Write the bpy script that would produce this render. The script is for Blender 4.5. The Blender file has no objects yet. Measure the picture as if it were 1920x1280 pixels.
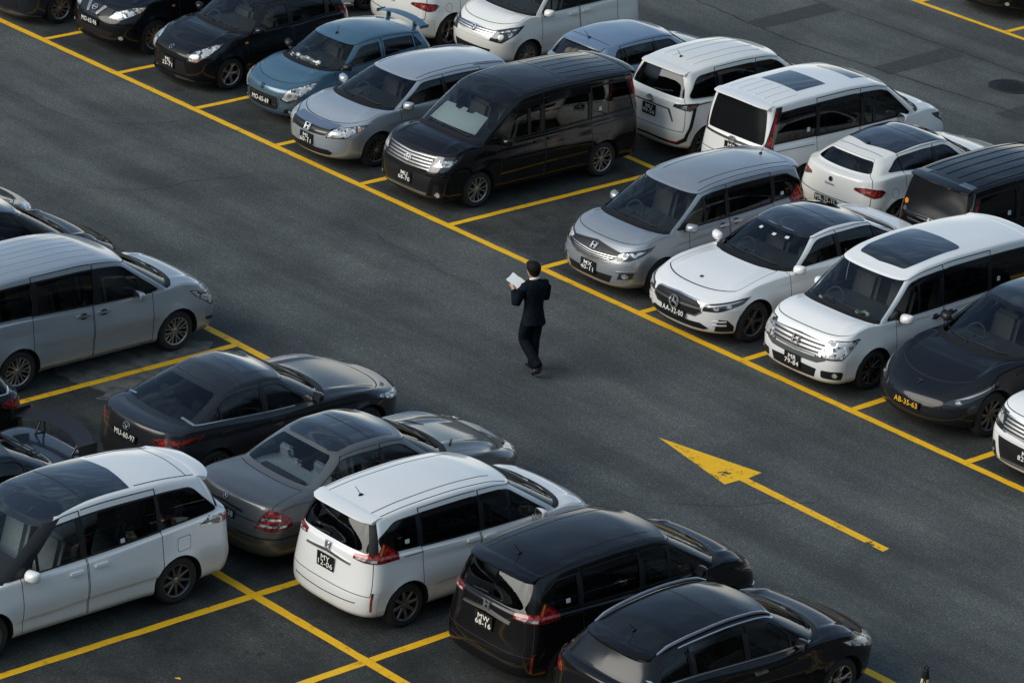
import bpy, bmesh, math, random
import numpy as np
from mathutils import Vector, Matrix
from mathutils.geometry import tessellate_polygon
random.seed(7)
SC = bpy.context.scene
COL = SC.collection
PI = math.pi

# ------------------------------------------------------------------ materials
MATS = {}
def nodes_of(name):
    m = bpy.data.materials.new(name); m.use_nodes = True
    nt = m.node_tree; nt.nodes.clear()
    out = nt.nodes.new('ShaderNodeOutputMaterial')
    return m, nt, out
def N(nt, typ, **kw):
    n = nt.nodes.new(typ)
    for k, v in kw.items():
        if k in n.inputs: n.inputs[k].default_value = v
        else: setattr(n, k, v)
    return n
def ramp(nt, src, stops):
    r = nt.nodes.new('ShaderNodeValToRGB'); el = r.color_ramp.elements
    while len(el) < len(stops): el.new(0.5)
    for e, (p, c) in zip(el, stops):
        e.position = p; e.color = c if len(c) == 4 else (*c, 1)
    nt.links.new(src, r.inputs[0]); return r
def simple(name, col, rough=0.5, metal=0.0, coat=0.0, spec=0.5, noise=0.0, nscale=30.0):
    if name in MATS: return MATS[name]
    m, nt, out = nodes_of(name)
    b = N(nt, 'ShaderNodeBsdfPrincipled')
    b.inputs['Base Color'].default_value = (*col, 1); b.inputs['Roughness'].default_value = rough
    b.inputs['Metallic'].default_value = metal; b.inputs['Coat Weight'].default_value = coat
    b.inputs['Coat Roughness'].default_value = 0.04; b.inputs['Specular IOR Level'].default_value = spec
    if noise:
        tc = N(nt, 'ShaderNodeTexCoord'); nz = N(nt, 'ShaderNodeTexNoise', Scale=nscale, Detail=4.0)
        nt.links.new(tc.outputs['Object'], nz.inputs['Vector'])
        mx = N(nt, 'ShaderNodeMix', data_type='RGBA', blend_type='MULTIPLY'); mx.inputs[0].default_value = 1
        r = ramp(nt, nz.outputs[0], [(0.3, (1-noise,)*3), (0.7, (1+noise,)*3)])
        mx.inputs[6].default_value = (*col, 1); nt.links.new(r.outputs[0], mx.inputs[7])
        nt.links.new(mx.outputs[2], b.inputs['Base Color'])
    nt.links.new(b.outputs[0], out.inputs[0])
    MATS[name] = m; return m
def paint(name, col, metal=0.0, rough=0.32, coat=1.0, spec=0.5, dirt=0.10):
    """car paint: clear coat over a base, dusty towards the sills, dark lining on the inner side"""
    if name in MATS: return MATS[name]
    m, nt, out = nodes_of(name); L = nt.links
    b = N(nt, 'ShaderNodeBsdfPrincipled')
    b.inputs['Roughness'].default_value = rough; b.inputs['Metallic'].default_value = metal
    b.inputs['Coat Weight'].default_value = coat; b.inputs['Coat Roughness'].default_value = 0.035; b.inputs['Specular IOR Level'].default_value = spec; b.inputs['Coat IOR'].default_value = 1.5 if sum(col) > 0.3 else 1.42
    tc = N(nt, 'ShaderNodeTexCoord')
    sp = N(nt, 'ShaderNodeSeparateXYZ'); L.new(tc.outputs['Object'], sp.inputs[0])
    nz = N(nt, 'ShaderNodeTexNoise', Scale=3.0, Detail=6.0); L.new(tc.outputs['Object'], nz.inputs['Vector'])
    mr = N(nt, 'ShaderNodeMapRange'); L.new(sp.outputs[2], mr.inputs[0])
    mr.inputs[1].default_value = 0.2; mr.inputs[2].default_value = 0.75; mr.inputs[3].default_value = 1; mr.inputs[4].default_value = 0.0
    mu = N(nt, 'ShaderNodeMath', operation='MULTIPLY'); L.new(mr.outputs[0], mu.inputs[0]); L.new(nz.outputs[0], mu.inputs[1])
    m2 = N(nt, 'ShaderNodeMath', operation='MULTIPLY'); L.new(mu.outputs[0], m2.inputs[0]); m2.inputs[1].default_value = dirt*4
    mx = N(nt, 'ShaderNodeMix', data_type='RGBA'); L.new(m2.outputs[0], mx.inputs[0])
    mx.inputs[6].default_value = (*col, 1); mx.inputs[7].default_value = (0.14, 0.125, 0.10, 1)
    L.new(mx.outputs[2], b.inputs['Base Color'])
    rr = N(nt, 'ShaderNodeMapRange'); L.new(nz.outputs[0], rr.inputs[0]); rr.inputs[3].default_value = 0.03; rr.inputs[4].default_value = 0.12
    L.new(rr.outputs[0], b.inputs['Coat Roughness'])
    geo = N(nt, 'ShaderNodeNewGeometry')
    dk = N(nt, 'ShaderNodeBsdfDiffuse', Color=(0.015, 0.015, 0.017, 1))
    ms = N(nt, 'ShaderNodeMixShader'); L.new(geo.outputs['Backfacing'], ms.inputs[0]); L.new(b.outputs[0], ms.inputs[1]); L.new(dk.outputs[0], ms.inputs[2])
    L.new(ms.outputs[0], out.inputs[0]); MATS[name] = m; return m
def glass(name, tint, refl=0.06, rough=0.0):
    if name in MATS: return MATS[name]
    m, nt, out = nodes_of(name); L = nt.links
    t = N(nt, 'ShaderNodeBsdfTransparent', Color=(*tint, 1)); g = N(nt, 'ShaderNodeBsdfGlossy', Color=(0.9, 0.93, 0.95, 1), Roughness=0.02)
    f = N(nt, 'ShaderNodeFresnel', IOR=1.52)
    ms = N(nt, 'ShaderNodeMixShader'); L.new(f.outputs[0], ms.inputs[0]); L.new(t.outputs[0], ms.inputs[1]); L.new(g.outputs[0], ms.inputs[2])
    L.new(ms.outputs[0], out.inputs[0]); MATS[name] = m; return m

M_SEAM = simple('panel_gap', (0.006, 0.006, 0.007), 0.8)
M_TRIM = simple('gloss_black_trim', (0.010, 0.010, 0.011), 0.4, coat=0.0, spec=0.4)
M_PLAS = simple('black_plastic', (0.009, 0.009, 0.010), 0.55, noise=0.2, spec=0.25)
M_CHROME = simple('chrome', (0.60, 0.60, 0.60), 0.30, 1.0)
M_SATIN = simple('satin_metal', (0.55, 0.55, 0.56), 0.28, 1.0)
M_TYRE = simple('tyre_rubber', (0.016, 0.016, 0.016), 0.75, noise=0.3)
M_WELL = simple('wheel_well', (0.006, 0.006, 0.006), 0.9)
M_RIMS = simple('silver_alloy', (0.42, 0.42, 0.42), 0.3, 0.9)
M_RIMG = simple('grey_alloy', (0.16, 0.16, 0.17), 0.35, 0.8)
M_RIMB = simple('black_alloy', (0.012, 0.012, 0.013), 0.35, coat=0.4)
M_DISC = simple('brake_disc', (0.12, 0.115, 0.11), 0.4, 0.9)
M_AMBER = simple('amber_lens', (0.62, 0.20, 0.02), 0.15, coat=1.0)
M_LAMPD = simple('dark_lamp_housing', (0.03, 0.03, 0.032), 0.12, 0.3, coat=1.0)
M_LAMPW = simple('lamp_reflector', (0.52, 0.52, 0.50), 0.35, 0.5, coat=0.4)
M_PLATE = simple('black_number_plate', (0.006, 0.006, 0.007), 0.4)
M_PTXT = simple('plate_white_lettering', (0.80, 0.79, 0.72), 0.5)
M_PTXY = simple('plate_yellow_lettering', (0.80, 0.42, 0.01), 0.5)
M_SEAT = simple('dark_upholstery', (0.07, 0.067, 0.064), 0.9, noise=0.12)
M_SEATL = simple('pale_upholstery', (0.30, 0.32, 0.33), 0.8, noise=0.15)
M_DASH = simple('dashboard_plastic', (0.035, 0.035, 0.036), 0.7)
M_CALIP = simple('red_caliper', (0.5, 0.03, 0.01), 0.4)
M_PLUSH = simple('white_plush', (0.75, 0.74, 0.70), 0.95, noise=0.2)
M_GREYTR = simple('grey_trim', (0.07, 0.075, 0.08), 0.4)
M_STICK = simple('pale_sticker', (0.55, 0.6, 0.6), 0.6)
M_GRILL = simple('grille_chrome', (0.34, 0.345, 0.35), 0.34, 1.0)
def facets(name, dark, bright, scale, metal, rough=0.15):
    """a lamp's cut-up reflector behind its clear cover"""
    m, nt, out = nodes_of(name); b = N(nt, 'ShaderNodeBsdfPrincipled', Roughness=rough, Metallic=metal); b.inputs['Coat Weight'].default_value = 1.0; b.inputs['Coat Roughness'].default_value = 0.05
    tc = N(nt, 'ShaderNodeTexCoord'); vo = N(nt, 'ShaderNodeTexVoronoi', Scale=scale); nt.links.new(tc.outputs['Object'], vo.inputs['Vector'])
    r = ramp(nt, vo.outputs['Color'], [(0.25, dark), (0.45, tuple((p+q)/2 for p, q in zip(dark, bright))), (0.75, bright)]); nt.links.new(r.outputs[0], b.inputs['Base Color'])
    bp = N(nt, 'ShaderNodeBump', Strength=0.35, Distance=0.01); nt.links.new(vo.outputs['Distance'], bp.inputs['Height']); nt.links.new(bp.outputs[0], b.inputs['Normal'])
    nt.links.new(b.outputs[0], out.inputs[0]); MATS[name] = m; return m
M_LENS = facets('headlight_reflector', (0.05, 0.052, 0.055), (0.80, 0.80, 0.78), 24.0, 0.45)
M_RED = facets('red_lens', (0.10, 0.004, 0.004), (0.46, 0.022, 0.014), 24.0, 0.0)
M_DRED = facets('dark_red_lens', (0.05, 0.003, 0.003), (0.22, 0.012, 0.010), 24.0, 0.0)
G_BLUR = simple('film_black_glass', (0.007, 0.008, 0.009), 0.17, spec=0.45)
G_REAR = glass('dark_rear_glass', (0.13, 0.145, 0.15))
G_FRONT = glass('windscreen_glass', (0.66, 0.72, 0.72))
G_SIDE = glass('tinted_glass', (0.48, 0.52, 0.52))
G_DARK = glass('privacy_glass', (0.27, 0.295, 0.30))
M_ROOFGL = simple('dark_roof_glass', (0.006, 0.007, 0.008), 0.03, coat=1.0, spec=0.6)

# ------------------------------------------------------------------ objects
def tag(o, label=None, cat=None, group=None, kind=None):
    if label: o['label'] = label
    if cat: o['category'] = cat
    if group: o['group'] = group
    if kind: o['kind'] = kind
    return o
def empty(name, loc=(0, 0, 0), rz=0.0):
    o = bpy.data.objects.new(name, None); COL.objects.link(o)
    o.location = loc; o.rotation_euler = (0, 0, rz); o.empty_display_size = 0.3; return o
def link_mesh(name, me, parent=None, loc=None, rot=None):
    o = bpy.data.objects.new(name, me); COL.objects.link(o)
    if parent: o.parent = parent
    if loc is not None: o.location = loc
    if rot is not None: o.rotation_euler = rot
    return o
def mesh_from(name, verts, faces, mats, parent=None, fmat=None, smooth=False, loc=None, rot=None):
    me = bpy.data.meshes.new(name); me.from_pydata([tuple(v) for v in verts], [], faces)
    for m in (mats if isinstance(mats, (list, tuple)) else [mats]): me.materials.append(m)
    if fmat: me.polygons.foreach_set('material_index', fmat)
    if smooth: me.polygons.foreach_set('use_smooth', [True]*len(faces))
    me.update()
    if len(faces) > 1:
        bm = bmesh.new(); bm.from_mesh(me); bmesh.ops.recalc_face_normals(bm, faces=list(bm.faces)); bm.to_mesh(me); bm.free()
    return link_mesh(name, me, parent, loc, rot)
class MB:
    """collects shapes for one mesh"""
    def __init__(s): s.v = []; s.f = []; s.m = []
    def add(s, vs, fs, mi=0):
        k = len(s.v); s.v += [tuple(v) for v in vs]; s.f += [tuple(i+k for i in f) for f in fs]; s.m += [mi]*len(fs)
    def box(s, c, d, mi=0, M=None, bev=0.0):
        x, y, z = (d[0]/2, d[1]/2, d[2]/2)
        if bev <= 0:
            vs = [Vector((i*x, j*y, k*z)) for i in (-1, 1) for j in (-1, 1) for k in (-1, 1)]
            fs = [(0,1,3,2),(4,6,7,5),(0,4,5,1),(2,3,7,6),(0,2,6,4),(1,5,7,3)]
        else:
            bm = bmesh.new(); bmesh.ops.create_cube(bm, size=1)
            bmesh.ops.scale(bm, vec=(d[0], d[1], d[2]), verts=bm.verts)
            bmesh.ops.bevel(bm, geom=list(bm.edges), offset=bev, segments=2, affect='EDGES')
            bm.verts.index_update(); vs = [v.co.copy() for v in bm.verts]; fs = [tuple(v.index for v in f.verts) for f in bm.faces]; bm.free()
        if M: vs = [M @ v for v in vs]
        s.add([v + Vector(c) for v in vs], fs, mi)
    def tube(s, pts, r, mi=0, n=8, cap=True, closed=False):
        pts = [Vector(p) for p in pts]; rs = r if isinstance(r, (list, tuple)) else [r]*len(pts)
        vs = []; K = len(pts)
        for i, p in enumerate(pts):
            if closed: d = (pts[(i+1) % K]-pts[i-1]).normalized()
            else: d = (pts[min(i+1, K-1)]-pts[max(i-1, 0)]).normalized()
            a = d.cross(Vector((0, 0, 1))) if abs(d.z) < 0.9 else d.cross(Vector((1, 0, 0)))
            a.normalize(); b = d.cross(a)
            vs += [p + (a*math.cos(2*PI*k/n) + b*math.sin(2*PI*k/n))*rs[i] for k in range(n)]
        fs = []
        for i in range(K if closed else K-1):
            j = (i+1) % K
            fs += [(i*n+k, i*n+(k+1) % n, j*n+(k+1) % n, j*n+k) for k in range(n)]
        if cap and not closed: fs += [tuple(range(n))[::-1], tuple((K-1)*n+k for k in range(n))]
        s.add(vs, fs, mi)
    def lathe(s, prof, mi=0, n=32, axis='y', closed=False):
        """prof: (r, h); revolve about the axis"""
        vs = []
        for r, h in prof:
            for k in range(n):
                a = 2*PI*k/n; c, d = r*math.cos(a), r*math.sin(a)
                vs.append((c, h, d) if axis == 'y' else (c, d, h))
        fs = []
        for i in range(len(prof)-1):
            fs += [(i*n+k, i*n+(k+1) % n, (i+1)*n+(k+1) % n, (i+1)*n+k) for k in range(n)]
        s.add(vs, fs, mi)
    def ball(s, c, r, mi=0, n=10, m=7, M=None, e=1.0):
        vs = []; fs = []
        sg = lambda v: math.copysign(abs(v)**e, v)
        for i in range(m+1):
            ph = PI*i/m
            for k in range(n):
                a = 2*PI*k/n
                p = Vector((r[0]*sg(math.sin(ph))*sg(math.cos(a)), r[1]*sg(math.sin(ph))*sg(math.sin(a)), r[2]*sg(math.cos(ph))))
                if M: p = M @ p
                vs.append(p + Vector(c))
        for i in range(m):
            fs += [(i*n+k, (i+1)*n+k, (i+1)*n+(k+1) % n, i*n+(k+1) % n) for k in range(n)]
        s.add(vs, fs, mi)
    def obj(s, name, mats, parent=None, smooth=True, loc=None, rot=None, ang=40):
        o = mesh_from(name, s.v, s.f, mats, parent, s.m, smooth, loc, rot)
        if smooth: sharp(o.data, ang)
        return o
def sharp(me, ang=40):
    me.set_sharp_from_angle(angle=math.radians(ang))

def pchip(xs, ys):
    x = np.array(xs, float); y = np.array(ys, float); h = np.diff(x); d = np.diff(y)/h; n = len(x)
    m = np.zeros(n)
    for i in range(1, n-1):
        if d[i-1]*d[i] > 0:
            w1, w2 = 2*h[i]+h[i-1], h[i]+2*h[i-1]; m[i] = (w1+w2)/(w1/d[i-1]+w2/d[i])
    m[0], m[-1] = d[0], d[-1]
    def f(q):
        q = np.asarray(q, float); i = np.clip(np.searchsorted(x, q)-1, 0, n-2); t = (q-x[i])/h[i]
        lo, hi = q < x[0], q > x[-1]
        r = (y[i]*(1+2*t)*(1-t)**2 + h[i]*m[i]*t*(1-t)**2 + y[i+1]*t*t*(3-2*t) + h[i]*m[i+1]*t*t*(t-1))
        r = np.where(lo, y[0]+m[0]*(q-x[0]), r); return np.where(hi, y[-1]+m[-1]*(q-x[-1]), r)
    return f

# ------------------------------------------------------------------ car body surface
NF, NS, NR = 26, 40, 26
S_, Y_, Z_, T_, Q_, UF, UR = 0, 1, 2, 6, 7, 8, 9
QL = 0.2                      # level number -> q field
def half_arc(w, d, n, cnt):
    ph = np.linspace(0, PI/2, 400)
    y = w*np.sin(ph)**(2/n); s = d*(1-np.cos(ph)**(2/n))
    ln = np.concatenate([[0], np.cumsum(np.hypot(np.diff(y), np.diff(s)))])
    q = np.linspace(0, ln[-1], cnt)
    return np.interp(q, ln, s), np.interp(q, ln, y)
def outline(sf, sr, w, df, nf, dr, nr, tf=0.0, tr=0.0):
    a, ya = half_arc(w, df, nf, NF+1); b, yb = half_arc(w, dr, nr, NR+1)
    s = np.concatenate([sf+a, np.linspace(sf+df, sr-dr, NS+1)[1:-1], (sr-b)[::-1]])
    y = np.concatenate([ya, np.full(NS-1, w), yb[::-1]])
    sm = (sf+sr)/2; h = (sr-sf)/2
    k = np.clip((sm-s)/h, 0, 1); k2 = np.clip((s-sm)/h, 0, 1)
    return s, y*(1-tf*k**2-tr*k2**2)
TH = np.concatenate([np.linspace(0, 1, NF+1), np.linspace(1, 2, NS+1)[1:], np.linspace(2, 3, NR+1)[1:]])

class Body:
    def __init__(b, P):
        b.P = P; L, W, H = P['L'], P['W'], P['H']; hw = W/2; b.hw = hw
        g = P.get
        cs, cz = g('cowl'); hs, hz = g('hdr'); rs, rz = g('rr'); bs, bz = g('rb')
        h0s, h0z = g('hood'); tz = g('tail')[1]; ts = g('tail')[0]
        belt = g('belt')                              # (front z, rear z)
        df = g('df', 0.5); nf = g('nf', 2.5); dr = g('dr', 0.4); nr = g('nr', 2.8)
        tf, tr = g('tf', 0.03), g('tr', 0.03)
        lip = g('lip', 0.19); tail_lip = g('tlip', 0.24)
        zb = g('zbump', 0.47); zw = g('zwaist', 0.68); zbr = g('zbumpr', zb+0.03); zwr = g('zwaistr', zw+0.02)
        wr = g('wr', hw-0.24); wb = g('wb', hw-0.07)
        roof = pchip(*zip(*([(hs, hz)]+g('roof')+[(rs, rz)])))
        cr = g('crown', 0.05)
        b.roofz = lambda s, y: roof(s) - cr*(np.abs(y)/wr)**2.4
        rings = []
        def add(sf, sr, w, z, df_=None, nf_=None, dr_=None, nr_=None, tf_=None, tr_=None):
            s, y = outline(sf, sr, w, df if df_ is None else df_, nf if nf_ is None else nf_, dr if dr_ is None else dr_,
                           nr if nr_ is None else nr_, tf if tf_ is None else tf_, tr if tr_ is None else tr_)
            rings.append((s, y, z(s, y) if callable(z) else np.full_like(s, z)))
        sill = g('sill', 0.21)
        def zl(a, m, c): return lambda s, y: np.interp(s, [0.0, P['fo']+0.4, P['fo']+P['wb_']-0.4, L], [a, m, m, c])
        o = g('ends', [(0.10, 0.10), (0.03, 0.05), (0.0, 0.0), (0.03, 0.03)])
        ow = g('sides', [0.10, 0.035, 0.012, 0.0])
        add(o[0][0], L-o[0][1], hw-ow[0], zl(lip, sill, tail_lip))
        add(o[1][0], L-o[1][1], hw-ow[1], zl(lip+0.07, sill+0.07, tail_lip+0.06))
        add(o[2][0], L-o[2][1], hw-ow[2], zl(zb, zb, zbr))
        add(o[3][0], L-o[3][1], hw-ow[3], zl(zw, zw, zwr))
        gb = pchip([cs, cs+0.55, bs-0.45, bs], [cz, belt[0], belt[1], bz])
        drop = g('shdrop', 0.045)
        sh = pchip([h0s, h0s+0.45*(cs-h0s)+0.1, cs+0.35, cs+0.9, ts-0.75, ts], [h0z, h0z+(cz-h0z)*g('hoodk', 0.62), (cz+belt[0])/2-drop, belt[0]-drop, (belt[1] if ts-bs < 0.3 else (belt[1]+tz)/2)-drop*0.8, tz])
        sdr = g('hooddrop', 0.05)
        def zs(s, y): return sh(s) - sdr*np.clip((h0s+0.9-s)/0.9, 0, 1)**1.0*(np.abs(y)/hw)**3
        dfh = g('dfh', df); add(h0s, ts, hw-g('shin', 0.05), zs, dfh, g('nfh', nf), g('drh', dr))
        r4 = rings[-1]
        dfw, nfw = g('dfw', 0.45), g('nfw', 2.3); drw, nrw = g('drw', 0.22), g('nrw', 3.0)
        s6, y6 = outline(cs, bs, wb, dfw, nfw, drw, nrw, g('tfg', 0.02), g('trg', 0.05))
        z6 = gb(s6) - g('cowldrop', 0.02)*(np.abs(y6)/wb)**2*np.clip((cs+0.6-s6)/0.6, 0, 1)
        hb = g('hoodbulge', 0.035); fr = np.clip(1.6-TH*1.2, 0, 1); rrk = np.clip((TH-1.9), 0, 1)
        k5 = 0.5
        s5 = r4[0]*(1-k5)+s6*k5; y5 = r4[1]*(1-k5)+y6*k5
        z5 = r4[2]*(1-k5)+z6*k5 + hb*fr + g('deckbulge', 0.01)*rrk
        rings.append((s5, y5, z5)); rings.append((s6, y6, z6))
        dft = g('dft', 0.22); drt = g('drt', 0.12)
        s8, y8 = outline(hs, rs, wr, dft, g('nft', 2.3), drt, g('nrt', 3.0), g('tft', 0.04), g('trt', 0.06))
        z8 = b.roofz(s8, y8)
        bl = g('glassbulge', 0.022)
        s7 = (s6+s8)/2; y7 = (y6+y8)/2; z7 = (z6+z8)/2
        nx = np.where(TH < 1, 1-TH, 0); y7 = y7+bl*np.clip(np.minimum(TH, 3-TH), 0, 1)
        s7 = s7 - g('wsbulge', 0.03)*np.clip(1-TH, 0, 1) + g('rgbulge', 0.025)*np.clip(TH-2, 0, 1)
        rings.append((s7, y7, z7)); rings.append((s8, y8, z8))
        b.rings = rings
        # dense rows
        cnt = [3, 6, 8, 9, 6, 5, 8, 8]
        grp = [(0, 4), (4, 6), (6, 8)]
        rows = []; lam = []
        R = [np.stack(r, 1) for r in rings]
        for a, c in grp:
            for i in range(a, c):
                p0 = R[i-1] if i > a else 2*R[i]-R[i+1]; p1, p2 = R[i], R[i+1]; p3 = R[i+2] if i+2 <= c else 2*R[i+1]-R[i]
                for k in range(cnt[i]):
                    t = k/cnt[i]
                    rows.append(0.5*((2*p1)+(p2-p0)*t+(2*p0-5*p1+4*p2-p3)*t*t+(3*p1-p0-3*p2+p3)*t**3)); lam.append(i+t)
        nro = 12
        for k in range(nro+1):
            f = 1-(k/nro)**1.3; s, y = s8, y8*f
            rows.append(np.stack([s, y, b.roofz(s, y)], 1)); lam.append(8+k/nro)
        G = np.array(rows); lam = np.array(lam)
        w_ = np.ones(len(lam)) ; K = g('smooth', 1)
        for it in range(K):
            A = G.copy(); A[1:-1] = 0.25*G[:-2]+0.5*G[1:-1]+0.25*G[2:]; G = A
        # extra rounding at the hood edge / shoulder
        near = np.clip(1-np.abs(lam-4)/0.6, 0, 1)[:, None, None]
        for it in range(g('edgesoft', 1)):
            A = G.copy(); A[1:-1] = 0.25*G[:-2]+0.5*G[1:-1]+0.25*G[2:]; G = G*(1-near)+A*near
        # side creases, arch flares
        side = np.clip((TH-0.7)/0.3, 0, 1)*np.clip((2.3-TH)/0.3, 0, 1)
        for (sa, za, sb, zb2, dep, fall) in g('crease', [])+[(0.75, 0.42, L-0.75, 0.44, 0.007, 0.05)]:
            zc = za+(zb2-za)*(G[..., 0]-sa)/(sb-sa); d = G[..., 2]-zc
            fade = np.clip((G[..., 0]-sa)/0.25, 0, 1)*np.clip((sb-G[..., 0])/0.25, 0, 1)
            amt = np.where(d < 0, np.exp(d/fall)*np.clip(-d/0.015, 0, 1), 0)
            G[..., 1] -= dep*amt*fade*side[None, :]*(lam < 4.5)[:, None]
        # bonnet ridges
        hm = np.clip((lam-4.15)/0.3, 0, 1)*np.clip((5.95-lam)/0.3, 0, 1)
        for (t0, hh, ww) in g('ridge', [(0.60, 0.014, 0.07)]):
            prof = np.where(TH > t0, np.exp(-((TH-t0)/(ww*1.6))**2), np.exp(-((TH-t0)/(ww*0.55))**2))
            G[..., 2] += hh*prof[None, :]*hm[:, None]
        b.wheels = [(P['fo'], g('wr_', 0.315)), (P['fo']+P['wb_'], g('wr_', 0.315))]
        b.arch = g('arch', g('wr_', 0.315)+0.055)
        for ws, r in b.wheels:
            d = np.hypot(G[..., 0]-ws, G[..., 2]-r)-b.arch
            G[..., 1] += g('flare', 0.018)*np.exp(-np.clip(d, 0, 9)/0.05)*(lam < 4)[:, None]*(G[..., 1] > hw*0.55)
        b.G = G; b.lam = lam
        du = np.gradient(G, axis=1); dv = np.gradient(G, axis=0)
        # symmetric ends: tangent along columns at the centre line is lateral
        for c, ref in ((0, 1), (-1, -2)):
            m = G[:, ref].copy(); m[:, 1] *= -1; du[:, c] = (G[:, ref]-m)*(1 if c == 0 else -1)
        nn = np.cross(dv, du); ln = np.linalg.norm(nn, axis=2, keepdims=True); ln[ln < 1e-12] = 1; nn = nn/ln
        # spine normals
        nn[-1] = nn[-2]; nn[-1, :, 1] = 0; nn[-1] /= np.maximum(np.linalg.norm(nn[-1], axis=1, keepdims=True), 1e-9)
        # orientation: outwards (away from the middle)
        cen = np.array([L/2, 0, 0.6]); flip = np.sign(((G-cen)*nn).sum()); nn *= flip
        b.Nn = nn
        dl = np.linalg.norm(np.diff(G, axis=1), axis=2)
        uf = np.concatenate([np.zeros((len(lam), 1)), np.cumsum(dl, 1)], 1); ur = uf[:, -1:]-uf
        ur = np.abs(ur)
        b.A = np.concatenate([G, nn, np.broadcast_to(TH, lam.shape+TH.shape)[..., None], np.broadcast_to((lam*QL)[:, None], lam.shape+TH.shape)[..., None], uf[..., None], ur[..., None]], 2)
        R_, C_ = G.shape[:2]
        b.faces = []
        AL = b.A.tolist()
        for i in range(R_-1):
            for j in range(C_-1):
                b.faces.append([AL[i][j], AL[i][j+1], AL[i+1][j+1], AL[i+1][j]])
        b.FA = np.array(b.faces); b.mn = b.FA.min(1); b.mx = b.FA.max(1); b.ctr = b.FA.mean(1)

def area(poly): return 0.5*sum(poly[i][0]*poly[(i+1) % len(poly)][1]-poly[(i+1) % len(poly)][0]*poly[i][1] for i in range(len(poly)))
def ccw(poly): return poly if area(poly) > 0 else poly[::-1]
def grow(poly, d):
    """offset a convex polygon outwards"""
    p = ccw([tuple(q) for q in poly]); n = len(p); out = []
    for i in range(n):
        a, b_, c = p[i-1], p[i], p[(i+1) % n]
        e1 = np.array(b_)-a; e2 = np.array(c)-np.array(b_)
        e1 = e1/max(np.hypot(*e1), 1e-9); e2 = e2/max(np.hypot(*e2), 1e-9)
        n1 = np.array([e1[1], -e1[0]]); n2 = np.array([e2[1], -e2[0]]); k = n1+n2; q = k@n1
        out.append(tuple(np.array(b_)+k*d/max(q, 0.3)))
    return out
def rounded(poly, rad, n=4):
    p = ccw([tuple(q) for q in poly]); out = []
    rads = rad if isinstance(rad, (list, tuple)) else [rad]*len(p)
    if p[0] != tuple(poly[0]): rads = list(rads)[::-1]
    for i in range(len(p)):
        a, b_, c = map(np.array, (p[i-1], p[i], p[(i+1) % len(p)]))
        r = rads[i]
        l1, l2 = np.hypot(*(a-b_)), np.hypot(*(c-b_)); r1 = min(r, l1*0.45, l2*0.45)
        if r1 < 1e-4: out.append(tuple(b_)); continue
        s, e = b_+(a-b_)/l1*r1, b_+(c-b_)/l2*r1
        for k in range(n+1):
            t = k/n; out.append(tuple((1-t)**2*s+2*t*(1-t)*b_+t*t*e))
    return out
def split_face(face, poly, i, j):
    ins = face; outs = []
    n = len(poly)
    for e in range(n):
        ax, ay = poly[e]; bx, by = poly[(e+1) % n]; ex, ey = bx-ax, by-ay
        ds = [ex*(v[j]-ay)-ey*(v[i]-ax) for v in ins]
        if min(ds) >= -1e-10: continue
        if max(ds) <= 1e-10: return None, [face]
        pos = []; neg = []; K = len(ins)
        for k in range(K):
            v, d, w, dw = ins[k], ds[k], ins[(k+1) % K], ds[(k+1) % K]
            (pos if d >= 0 else neg).append(v)
            if (d >= 0) != (dw >= 0):
                t = d/(d-dw); x = [p+(q-p)*t for p, q in zip(v, w)]; pos.append(x); neg.append(x)
        if len(neg) >= 3: outs.append(neg)
        if len(pos) < 3: return None, [face]
        ins = pos
    return ins, outs
def split_list(lst, poly, i, j, elig=None):
    """lst: [(face, mat)] -> inside list, outside list"""
    poly = ccw(poly); x0 = min(p[0] for p in poly); x1 = max(p[0] for p in poly); y0 = min(p[1] for p in poly); y1 = max(p[1] for p in poly)
    A = []; B = []
    for fm in lst:
        f = fm[0]
        if elig and not elig(f): B.append(fm); continue
        fx = [v[i] for v in f]
        if max(fx) <= x0 or min(fx) >= x1: B.append(fm); continue
        fy = [v[j] for v in f]
        if max(fy) <= y0 or min(fy) >= y1: B.append(fm); continue
        a, o = split_face(f, poly, i, j)
        if a: A.append((a, fm[1]))
        B += [(q, fm[1]) for q in o]
    return A, B

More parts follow.
